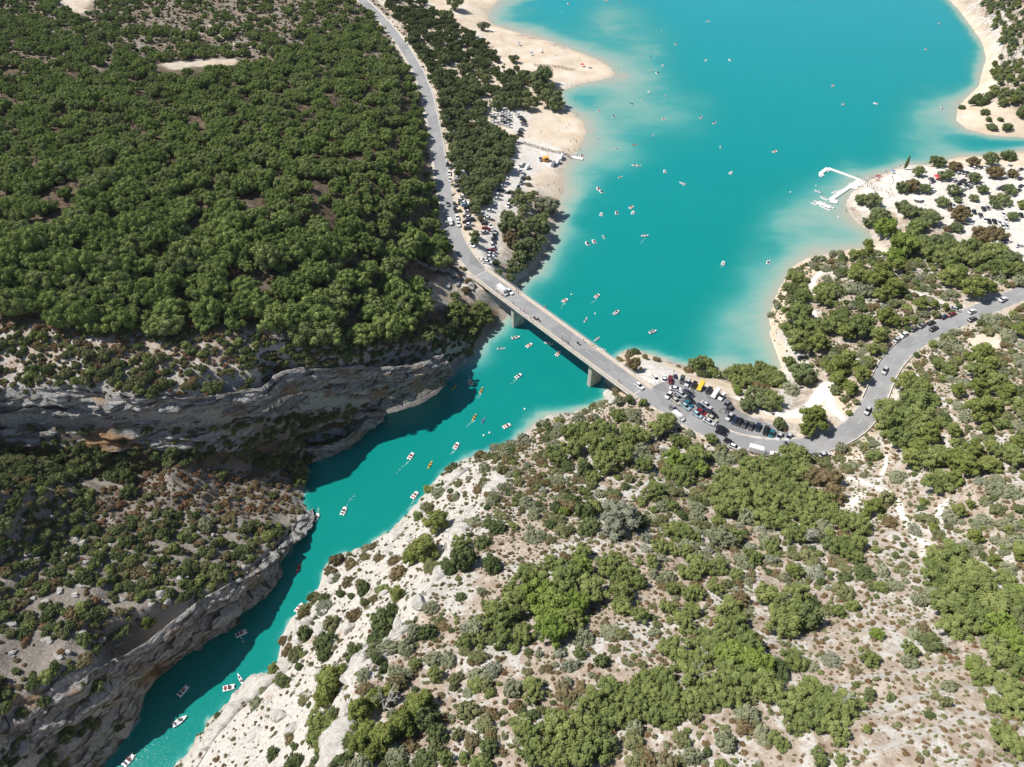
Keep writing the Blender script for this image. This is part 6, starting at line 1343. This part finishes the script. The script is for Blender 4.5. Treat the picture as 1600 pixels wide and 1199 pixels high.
# people
def person_mesh(pose):
    J = {'pel': (0, 0, .95), 'che': (0, 0, 1.32), 'nec': (0, 0, 1.5), 'hea': (0, .01, 1.66), 'top': (0, 0, 1.76), 'shl': (-.19, 0, 1.42), 'shr': (.19, 0, 1.42)}
    if pose == 'stand': J.update(ell=(-.26, .02, 1.15), wrl=(-.27, .1, .92), elr=(.26, .02, 1.15), wrr=(.25, .12, .93), hl=(-.1, 0, .9), kl=(-.11, .02, .5), al=(-.12, 0, .07), tl=(-.13, .17, .04), hr=(.1, 0, .9), kr=(.11, .02, .5), ar=(.12, 0, .07), tr=(.13, .17, .04))
    elif pose == 'walk': J.update(ell=(-.26, -.1, 1.15), wrl=(-.25, -.2, .95), elr=(.26, .1, 1.15), wrr=(.22, .28, 1.0), hl=(-.1, 0, .9), kl=(-.11, .18, .52), al=(-.11, .25, .09), tl=(-.12, .42, .08), hr=(.1, 0, .9), kr=(.1, -.08, .5), ar=(.1, -.32, .13), tr=(.1, -.2, .03))
    else:
        J = {k: (v[0], v[1], v[2] - .5) for k, v in J.items()}; J.update(ell=(-.27, .12, .68), wrl=(-.2, .34, .62), elr=(.27, .12, .68), wrr=(.2, .34, .62), hl=(-.1, .02, .42), kl=(-.13, .42, .5), al=(-.13, .55, .1), tl=(-.13, .72, .08), hr=(.1, .02, .42), kr=(.13, .42, .5), ar=(.13, .55, .1), tr=(.13, .72, .08))
    rad = dict(pel=.135, che=.15, nec=.06, hea=.105, top=.07, shl=.065, shr=.065, ell=.045, elr=.045, wrl=.035, wrr=.035, hl=.09, hr=.09, kl=.06, kr=.06, al=.042, ar=.042, tl=.035, tr=.035)
    ks = ['pel'] + [k for k in J if k != 'pel']; ix = {k: i for i, k in enumerate(ks)}
    Ed = [('pel', 'che'), ('che', 'nec'), ('nec', 'hea'), ('hea', 'top'), ('che', 'shl'), ('shl', 'ell'), ('ell', 'wrl'), ('che', 'shr'), ('shr', 'elr'), ('elr', 'wrr'), ('pel', 'hl'), ('hl', 'kl'), ('kl', 'al'), ('al', 'tl'), ('pel', 'hr'), ('hr', 'kr'), ('kr', 'ar'), ('ar', 'tr')]
    me = bpy.data.meshes.new('person_skeleton'); me.from_pydata([J[k] for k in ks], [(ix[a], ix[b]) for a, b in Ed], []); o = bpy.data.objects.new('person_skeleton', me); COL.objects.link(o)
    md = o.modifiers.new('skin', 'SKIN'); sv = me.skin_vertices[0].data
    for k in ks: sv[ix[k]].radius = (rad[k], rad[k])
    sv[0].use_root = True; ss = o.modifiers.new('sub', 'SUBSURF'); ss.levels = 1; ss.render_levels = 1
    dg = bpy.context.evaluated_depsgraph_get(); ev = o.evaluated_get(dg); out = bpy.data.meshes.new_from_object(ev); out.name = 'body'; bpy.data.objects.remove(o)
    off = -.5 if pose == 'sit' else 0
    for q in (MSKIN, MSHIRT, MSHORT, MHAIR): out.materials.append(q)
    for f in out.polygons:
        c = f.center; zz = c.z - off
        if zz > 1.68 or (zz > 1.6 and c.y < -.02): f.material_index = 3
        elif 1.02 < zz < 1.47 and abs(c.x) < .25: f.material_index = 1
        elif zz > (.62 if pose != 'sit' else .8) and zz <= 1.02 and abs(c.x) < .24 and (pose != 'sit' or c.y < .35): f.material_index = 2
        else: f.material_index = 0
    return out
def objcol(name, k=1.0):
    m, nt = mat(name); oi = nd(nt, 'ShaderNodeObjectInfo'); bsdf(nt, oi.outputs['Color'], .85, .1); return m
MSKIN = simple('skin', (.42, .26, .18), .7, .2); MSHIRT = objcol('shirt_cloth'); MSHORT = simple('shorts_cloth', (.08, .09, .14), .9, .1); MHAIR = simple('hair', (.05, .03, .02), .8, .2)
PM = {p: person_mesh(p) for p in ('stand', 'walk', 'sit')}
SH = {'white': (.75, .75, .73, 1), 'black': (.03, .03, .035, 1), 'red': (.5, .05, .05, 1), 'blue': (.08, .18, .4, 1), 'pink': (.7, .35, .35, 1), 'green': (.1, .3, .15, 1), 'grey': (.3, .3, .3, 1), 'yellow': (.7, .55, .15, 1), 'tan': (.42, .26, .18, 1)}
def person(x, y, z, pose, label, group, shirt=None, rz=None):
    s = shirt or random.choice(list(SH)); o = link('person', PM[pose], None, label=label, category='person', group=group); o.color = SH[s]; o.location = (x, y, z); o.rotation_euler = (0, 0, random.uniform(0, 6.28) if rz is None else rz); o.scale = (1.05,) * 3; return o
def people(pts, phrase, group, deck=False, poses=('stand', 'walk')):
    for a, b in pts:
        x, y, z = surf(a, b, .8, deck)
        if deck: z = 13.35
        person(x, y, max(z, -.7), random.choice(poses), phrase, group)
def boat(kind, px, py, ang, label, group=None, col='white', crew=2, dark=False):
    x, y, _ = W(px, py, .3); x, y = float(x), float(y); a = math.radians(ang); x2, y2, _ = W(px + math.cos(a) * 5, py - math.sin(a) * 5, .3); rz = math.atan2(float(y2) - y, float(x2) - x)
    nm = {'pedal': 'pedal_boat', 'motor': 'motor_boat', 'kayak': 'kayak'}[kind]
    e = empty(nm, (x, y, 0), rz, label=label, category={'pedal': 'pedal boat', 'motor': 'motor boat', 'kayak': 'kayak'}[kind], group=group)
    k_s = {'pedal': .88, 'motor': .74, 'kayak': .92}[kind]; e.scale = (k_s,) * 3; seats = []
    if kind == 'pedal':
        for k_ in ('hullL', 'hullR', 'deck', 'wheel'): link(PB[k_].name.split('.')[0], PB[k_], e)
        for sx_ in (.05, -1.05): s = link('seat', PB['seatg' if crew == 0 else 'seatd' if dark else 'seat'], e); s.location = (sx_, 0, 0)
        seats = [(.08, .3, .12), (.08, -.3, .12), (-1.02, .3, .12), (-1.02, -.3, .12)]
    elif kind == 'motor':
        for k_ in ('hull', 'well', 'seat', 'ws', 'mot'): link(MB[k_].name.split('.')[0], MB[k_], e)
        seats = [(-.1, .3, .45), (-1.7, -.3, .45), (-1.7, .3, .45)]
    else:
        link('hull', KM[col], e); link('cockpit', KCOCK, e); p = link('paddle', KPAD, e); p.location = (-.6, 0, 0)
        if crew > 1: p = link('paddle', KPAD, e); p.location = (.75, 0, 0); p.rotation_euler = (0, 0, .3)
        seats = [(-.9, 0, -.18), (.45, 0, -.18)]
    for (sx_, sy_, sz_) in seats[:crew]:
        v = Matrix.Rotation(rz, 3, 'Z') @ Vector((sx_ * k_s, sy_ * k_s, 0))
        person(x + v.x, y + v.y, sz_, 'sit', f'person seated in the {label}'[:90] if False else 'person sitting in a boat ' + ('in the gorge' if py > 490 and px < 960 else 'on the open lake'), 'people sitting in boats ' + ('in the gorge' if py > 490 and px < 960 else 'on the lake'), rz=rz - math.pi / 2)
    return e
B = boat
B('pedal', 201, 1188, 48, 'pedal boat lowest in the shaded gorge at the bottom corner', dark=True)
B('motor', 281, 1127, 35, 'white pointed boat among sun glints at the bottom of the gorge', crew=1)
B('pedal', 286, 1080, 48, 'pedal boat in deep cliff shadow above the lowest two', dark=True)
B('pedal', 358, 1075, 12, 'white pedal boat touching the sunny bank beside a white kayak')
B('kayak', 375, 1061, 115, 'white kayak just beside the pedal boat at the sunny bank', crew=1)
B('pedal', 377, 990, 25, 'pedal boat halfway in shadow under the stained gorge wall', dark=True)
B('kayak', 466, 888, 70, 'red kayak with two paddlers in the narrow gorge', col='red')
B('pedal', 468, 950, 50, 'white pedal boat moored against the white right bank'); B('pedal', 469, 979, 60, 'white pedal boat partly behind the white rock of the right bank', crew=0)
B('pedal', 494, 809, 60, 'white pedal boat close to the shaded left bank corner', dark=True); B('pedal', 537, 799, 65, 'white pedal boat right of the one near the shaded corner', dark=True)
B('pedal', 648, 774, 50, 'white pedal boat nosing into the right bank'); B('pedal', 642, 713, 55, 'white pedal boat alone in mid gorge trailing a small wake')
B('kayak', 672, 726, 60, 'small yellow kayak below the lone mid gorge boat', col='yellow', crew=1); B('pedal', 713, 697, 60, 'white pedal boat near the right bank in mid gorge')
B('pedal', 792, 666, 25, 'white pedal boat with red seats near the scrubby right bank'); B('kayak', 755, 657, 60, 'small blue kayak right of the yellow kayak', col='blue', crew=1)
B('kayak', 741, 652, 58, 'yellow kayak with two paddlers beside the blue one', col='yellow'); B('kayak', 752, 610, 62, 'yellow kayak below the pedal boats near the bridge', col='yellow')
B('pedal', 735, 598, 118, 'white pedal boat pointing up left near the dark cliff'); B('kayak', 710, 605, 52, 'yellow kayak at the edge of the cliff shadow', col='yellow')
B('pedal', 810, 588, 35, 'white pedal boat with dark seats in open gorge water', dark=True); B('pedal', 644, 622, 28, 'boat moored in shade at the foot of the cliff', dark=True, crew=0)
B('motor', 753, 523, 40, 'white boat drawn to the wooded shore by the bridge', crew=0); B('kayak', 783, 545, 5, 'tiny white kayak off the wooded shore', crew=1)
B('motor', 806, 528, 12, 'white pointed boat left of the near pier'); B('pedal', 827, 540, 32, 'white pedal boat between the two pointed boats below the bridge'); B('motor', 857, 537, 172, 'white pointed boat in the shade strip of the bridge')
B('pedal', 872, 553, 52, 'white pedal boat rightmost below the bridge'); B('pedal', 883, 470, 28, 'white pedal boat just beyond the bridge with a buoy beside it'); B('pedal', 933, 463, 42, 'white pedal boat beyond the bridge above the long white boat')
B('motor', 963, 489, 35, 'plain white pointed boat beyond the middle of the bridge', crew=1); B('kayak', 915, 500, 58, 'white kayak close to the far bridge railing', crew=1); B('kayak', 933, 530, 35, 'white kayak beside the right part of the bridge', crew=2)
B('motor', 939, 547, 165, 'white boat half hidden behind the right part of the bridge', crew=0); B('kayak', 851, 481, 82, 'white kayak just clear of the bridge railing near the left end', crew=2); B('motor', 1020, 519, 20, 'white pointed boat off the rocky tip by the car park')
TA, TB, TC = (800, 0, 4), (850, 200, 4), (1100, 0, 3.198)
def lakeboats(items, phrase, group):
    P_ = [(t[0][0] + t[1] / t[0][2], t[0][1] + t[2] / t[0][2], *t[3:]) for t in items]; P_.sort(key=lambda p: math.hypot(p[0] - 875, (p[1] - 500)))
    for k, p in enumerate(P_):
        kd_ = p[2]; col = p[3] if len(p) > 3 else 'white'; nmz = {'pedal': 'white pedal boat', 'motor': 'white pointed boat', 'kayak': f'{col} kayak'}[kd_]
        B(kd_, p[0], p[1], random.uniform(0, 180), f'{nmz} {phrase}, {ORDS[k]} from the bridge', group, col, random.choice([0, 1, 2]) if kd_ != 'kayak' else 1, random.random() < .5)
lakeboats([(TB,547,498,'pedal'),(TB,556,532,'pedal'),(TB,454,533,'pedal'),(TB,358,543,'pedal'),(TB,372,682,'kayak'),(TB,312,712,'pedal'),(TB,271,725,'pedal'),(TB,631,676,'motor'),(TB,338,382,'pedal'),(TB,357,400,'pedal'),(TB,478,308,'kayak'),(TB,755,274,'pedal'),(TB,865,348,'motor'),(TB,567,235,'pedal'),(TB,593,239,'kayak')],
  'in the middle bay', 'boats in the middle bay')
lakeboats([(TB,680,47,'kayak'),(TB,567,107,'kayak','orange'),(TB,457,127,'kayak'),(TA,857,577,'pedal'),(TA,810,622,'kayak'),(TA,747,648,'kayak','dark'),(TA,543,695,'pedal'),(TA,636,730,'pedal'),(TA,948,748,'pedal'),(TA,908,460,'pedal'),(TA,940,413,'pedal'),(TA,872,445,'kayak'),(TA,810,348,'kayak'),(TA,825,322,'kayak'),(TA,898,314,'kayak'),(TA,866,358,'kayak','blue'),(TA,955,600,'kayak'),
  (TA,533,870,'kayak')], 'off the left sandy point', 'boats off the sandy point')
lakeboats([(TA,353,25,'pedal'),(TA,590,8,'pedal'),(TA,678,15,'pedal'),(TA,562,152,'kayak')], 'on the far side of the sandy spit', 'boats beyond the sandy spit')
lakeboats([(TA,1226,137,'pedal'),(TA,1024,280,'pedal'),(TA,1210,380,'pedal'),(TA,1362,378,'pedal'),(TA,1180,737,'pedal'),(TA,1265,770,'pedal'),(TB,1103,120,'kayak'),(TB,1443,150,'pedal'),(TB,1167,283,'pedal'),(TB,1120,847,'pedal'),(TB,1402,842,'pedal')], 'in open mid lake', 'boats in open mid lake')
lakeboats([(TC,1175,120,'motor'),(TC,1108,248,'pedal'),(TC,645,430,'pedal'),(TC,695,523,'motor'),(TC,858,519,'pedal'),(TC,1188,537,'motor')], 'toward the far right shore', 'boats toward the far right shore')
B('motor', 1278, 300, 160, 'white pointed boat lying just off the pontoon', crew=0)
MBUOY = simple('white_buoy', (.8, .8, .78), .4)
bmb = bmesh.new(); bmesh.ops.create_icosphere(bmb, subdivisions=2, radius=.42); bo = bpy.data.meshes.new('buoy'); bmb.to_mesh(bo); bmb.free(); bo.materials.append(MBUOY)
for a, b, t in [(893,461,'white buoy beside the pedal boat beyond the bridge'),(930,491,'white buoy left of the plain white boat'),(1275,291,'white buoy above the boat by the pontoon'),(1235,301,'white buoy left of the pontoon'),(971,103,'white buoy off the tip of the sandy spit'),(1034,49,'white buoy alone on the far lake'),(1310,340,'white buoy in the pale shallows below the pontoon'),
    (820,640,'lone white buoy in the gorge off the right bank'),(765,677,'white buoy near the scrubby right bank'),(756,681,'white buoy left of another by the right bank'),(878,19,'white buoy beyond the sandy spit')]:
    x, y, _ = W(a, b, .1); o = link('buoy', bo, None, label=t, category='buoy'); o.location = (x, y, .12)

# pontoon
MPONT = simple('white_pontoon_deck', (.74, .73, .70), .8, .2, .08, 1.0)
def wpt(x, y, k=8, ox=1250, oy=220, z=.5): a, b, _ = W(ox + x / k, oy + y / k, z); return Vector((float(a), float(b), 0))
pont = empty('pontoon', tuple(wpt(700, 500)), 0, label='long white angled boat pontoon reaching out from the pebble beach', category='pontoon'); o0 = pont.location
SEGN = [0]
def seg(a, b, w, nm='walkway', par=None, n=0):
    SEGN[0] += 1; zo = .006 * SEGN[0]
    d = (b - a); L = d.length; u = d.normalized(); v = Vector((-u.y, u.x, 0)); m_ = (a + b) / 2 - o0; k = max(1, int(L / 2.5))
    for q in range(k):
        c = a + d * ((q + .5) / k) - o0; bm = bmesh.new(); box(bm, (c.x, c.y, .32 + zo), (L / k - .06, w, .42), (u, v, Vector((0, 0, 1)))); bobj(nm, bm, MPONT, par or pont)
seg(wpt(262,440), wpt(262,405), 2.2); seg(wpt(256,412), wpt(345,345), 2.2); seg(wpt(350,345), wpt(760,495), 2.0); seg(wpt(735,500), wpt(380,740), 2.4); seg(wpt(760,490), wpt(850,590), 2.6); seg(wpt(620,575), wpt(720,600), 3.0); seg(wpt(370,750), wpt(470,770), 4.0); seg(wpt(640,565), wpt(760,540), 4.5, 'platform'); seg(wpt(215,775), wpt(385,835), 3.4, 'platform')
for k, (a, b) in enumerate([(180,790),(215,765),(250,800),(285,775),(285,825),(320,800),(320,845),(355,815),(350,860),(395,835),(320,735),(290,715),(430,650),(470,640),(510,630),(360,375),(275,440)]):
    o = B('pedal', 1250 + a / 8, 220 + b / 8, -22 if k < 12 else 25, 'white pedal boat moored in the raft at the pontoon end' if k < 12 else ['white pedal boat moored on the outer side of the pontoon arm'] * 3 and ('white pedal boat moored on the pontoon arm' if k < 15 else 'white pedal boat inside the pontoon hook' if k == 15 else 'white pedal boat at the tip of the pontoon hook'), 'pedal boats moored at the pontoon', crew=0)
for k, (a, b, c) in enumerate([(985,438,'red'),(1015,452,'red'),(985,468,'red'),(1000,485,'white'),(975,500,'white'),(985,515,'orange'),(880,468,'white'),(920,470,'red')]):
    o = B('kayak', 1250 + a / 8, 220 + b / 8, -12, f'{c} kayak pulled up on the white pontoon beach, {ORDS[k]} of the row', 'kayaks pulled up on the pontoon beach', c, 0); z = float(H(o.location.x, o.location.y)); o.location.z = max(0, z + .1)
# small jetty with boats on the left beach
def wj(x, y): a, b, _ = W(740 + x / 8.883, 150 + y / 8.883, .5); return Vector((float(a), float(b), 0))
jt = empty('jetty', tuple(wj(1400, 860)), 0, label='short white landing jetty at the end of the queue on the left beach', category='jetty'); o0 = jt.location
seg(wj(1340, 845), wj(1520, 880), 2.6, 'plank_deck', jt)
B('pedal', 740 + 1420 / 8.883, 150 + 815 / 8.883, 60, 'white pedal boat tied to the near side of the small jetty', crew=0); B('pedal', 740 + 1500 / 8.883, 150 + 835 / 8.883, 80, 'white pedal boat with people boarding at the small jetty tip', crew=2)
# parasols
MPAR = {'red': simple('red_canvas', (.60, .06, .08), .8), 'pale': simple('pink_canvas', (.75, .50, .48), .8), 'white': simple('white_canvas', (.78, .77, .74), .8), 'blue': simple('blue_canvas', (.12, .25, .45), .8)}
def parasol(px, py, col, label, s=1.0):
    x, y, z = surf(px, py, 1.8); e = empty('parasol', (x, y, z), 0, label=label, category='parasol'); bm = bmesh.new(); n = 8; t = bm.verts.new((0, 0, 2.45)); r = [bm.verts.new((1.35 * s * math.cos(6.2832 * k / n), 1.35 * s * math.sin(6.2832 * k / n), 1.95)) for k in range(n)]
    for k in range(n): bm.faces.new((t, r[k], r[(k + 1) % n]))
    bobj('canopy', bm, MPAR[col], e); bm = bmesh.new(); cyl(bm, (0, 0, 1.2), (0, 0, 1), .04, 2.4, 6); bobj('pole', bm, MRIM, e)
parasol(910, 101.5, 'red', 'large red parasol at the end of the queue on the sandy spit', 1.3); parasol(919.5, 103, 'pale', 'pale pink parasol right of the red one on the spit', 1.2)
parasol(811, 68, 'blue', 'dark blue parasol on the grass of the sandy spit'); parasol(845, 79, 'white', 'white parasol in the middle of the spit grass'); parasol(830, 84, 'blue', 'blue parasol left of the queue grass'); parasol(1395, 268, 'blue', 'dark parasol on the pontoon beach by the cypress')
parasol(1466, 277, 'red', 'red parasol at the edge of the white parking ground', 1.8); parasol(1434, 310, 'white', 'large white awning among trees by the white parking ground', 2.2)
# queues and beach people
def along_px(pts, n, jit):
    L = resample([(a, b, 0) for a, b in pts], .1); return [(float(L[int(k * (len(L) - 1) / (n - 1)), 0] + random.uniform(-jit, jit)), float(L[int(k * (len(L) - 1) / (n - 1)), 1] + random.uniform(-jit, jit))) for k in range(n)]
people(along_px([(834,102.5),(846,103.5),(862,103.5),(876,105.5),(890,109),(897,110)], 46, .7), 'person standing in the long queue on the sandy spit', 'people queuing on the sandy spit')
people(along_px([(818,224),(826,227),(836,229.5),(845,233),(857,235.5),(868,238.5),(877,239),(888,244),(893,247)], 58, .8), 'person waiting in the queue leading to the small jetty', 'people queuing for the small jetty')
people([(random.uniform(795, 930), 0) for _ in range(0)], '', '')
bt = [(783,58),(785,65),(811,71),(814,73),(830,83),(832,84),(846,80),(848,80),(850,88),(843,89),(848,87),(852,89),(866,88),(870,88),(850,69),(866,73),(883,82),(905,92),(894,101),(860,112),(882,133),(886,132),(893,134),(918,127),(900,134),(899,158),(902,180),(889,196),(872,206),(892,221),(897,219),(901,222),(900,222),(845,207),(826,214),(888,236),(898,235),(905,233),(868,268),(866,287),(857,290),(874,298),(862,297),(872,262),(840,160),(885,200)]
people(bt, 'person on the pale sand of the left beach', 'people on the left beach')
pb = [(1340,277),(1345,281),(1348,284),(1350,287),(1352,289),(1347,290),(1355,291),(1358,293),(1361,294),(1364,295),(1366,297),(1371,295),(1377,297),(1385,300),(1388,303),(1360,287),(1362,289),(1367,292),(1355,285),(1384,270),(1387,272),(1390,270),(1395,267),(1397,269),(1394,278),(1396,282),(1395,286),(1404,263),(1407,262),(1411,264),(1330,327),(1333,329),(1335,327),(1391,297),(1390,308),(1322,330)]
people(pb, 'person on the white pebble beach beside the pontoon', 'people at the pontoon beach')
T3 = lambda L: [(700 + a / 5.333, 380 + b / 5.333) for a, b in L]
people(T3([(378,385),(402,408),(430,425),(448,442),(545,508),(605,560),(632,572),(690,634),(950,802),(985,826),(1000,838),(1040,880),(1425,1152),(570,400),(585,412),(1130,815),(1190,842),(1212,858)]), 'person walking on the bridge sidewalk', 'people on the bridge sidewalks', True)
people([(1080,611.5),(1083,613),(1105,620),(1124.5,643),(1047,602),(1133,622),(1053,582),(1137,626),(1226,676)], 'person on foot between the cars of the paved car park', 'people in the paved car park')
people([(744,407),(749,406.5),(752,410)], 'person standing by the left end of the bridge', 'people at the left bridge end')
# motorcycles
def motorbike(px, py, dx, dy, label, deck):
    x, y, z = surf(px, py, .5, deck); x2, y2, _ = W(px + dx, py + dy, z + .5); a = math.atan2(float(y2) - y, float(x2) - x); e = empty('motorcycle', (x, y, z + .02), a, label=label, category='motorcycle')
    for s in (-.68, .68): bm = bmesh.new(); cyl(bm, (s, 0, .32), (0, 1, 0), .32, .14, 14); bobj('wheel', bm, MTYRE, e)
    bm = bmesh.new(); loft(bm, [(-.75,.6,.8,.12,.1),(-.3,.35,.85,.18,.14),(.3,.35,.98,.2,.16),(.62,.6,.95,.12,.08)]); bobj('body', bm, MTRIM, e); bm = bmesh.new(); cyl(bm, (.5, 0, 1.02), (0, 1, 0), .025, .75, 6); bobj('handlebar', bm, MRIM, e)
    person(x, y, z + .42, 'sit', 'rider in dark clothes on a motorcycle ' + ('crossing the bridge' if deck else 'on the road'), 'motorcycle riders', 'black', a - math.pi / 2)
motorbike(700 + 722 / 5.333, 380 + 628 / 5.333, 4, 3, 'black motorcycle on the bridge, the rear one of a pair', True); motorbike(700 + 752 / 5.333, 380 + 640 / 5.333, 4, 3, 'black motorcycle on the bridge, the front one of a pair', True)
motorbike(700 + 1085 / 5.333, 380 + 838 / 5.333, 4, 3, 'lone black motorcycle near the right end of the bridge', True)

# small wakes behind a few of the moving boats
MFOAM = simple('white_foam', (.75, .80, .79), .6, .3)
wv, wf = [], []
for (a0, b0, a1, b1) in [(640,720,618,742),(537,796,556,772),(494,806,500,792),(376,996,382,1006),(469,958,478,975),(648,780,636,800),(752,616,745,625),(741,658,728,668),(810,592,798,600),(883,474,876,482),(933,467,924,474),(713,702,703,712),(1008,373,1000,382),(1066,290,1078,296),(1130,415,1124,420),(735,592,730,582)]:
    n_ = 16
    for k in range(n_):
        t = k / n_; x, y, _ = W(a0 + (a1 - a0) * t + random.uniform(-1, 1) * (.5 + 1.6 * t), b0 + (b1 - b0) * t + random.uniform(-1, 1) * (.5 + 1.6 * t), 0); q = random.uniform(.08, .2) * (1 - .4 * t); b = len(wv)
        for dx, dy in ((-1, -.6), (1.1, -.3), (.7, .8), (-.8, .5)): wv.append((float(x) + dx * q, float(y) + dy * q, .03))
        wf.append((b, b + 1, b + 2, b + 3))
wm_ = mesh_np('wake_foam', wv, wf); wm_.materials.append(MFOAM); link('wake_foam', wm_, None, kind='stuff')
# ------------------------------------------------------------------ air
bm = bmesh.new(); box(bm, (0, 1250, 103), (4400, 3000, 228)); hm, nt = mat('haze_air')
pv = nd(nt, 'ShaderNodeVolumePrincipled'); pv.inputs['Density'].default_value = 0.00003; pv.inputs['Color'].default_value = (.92, .95, 1, 1); pv.inputs['Anisotropy'].default_value = .2
ho = nd(nt, 'ShaderNodeOutputMaterial'); lk(nt, pv.outputs[0], ho.inputs['Volume']); bobj('haze', bm, hm, None, kind='stuff')
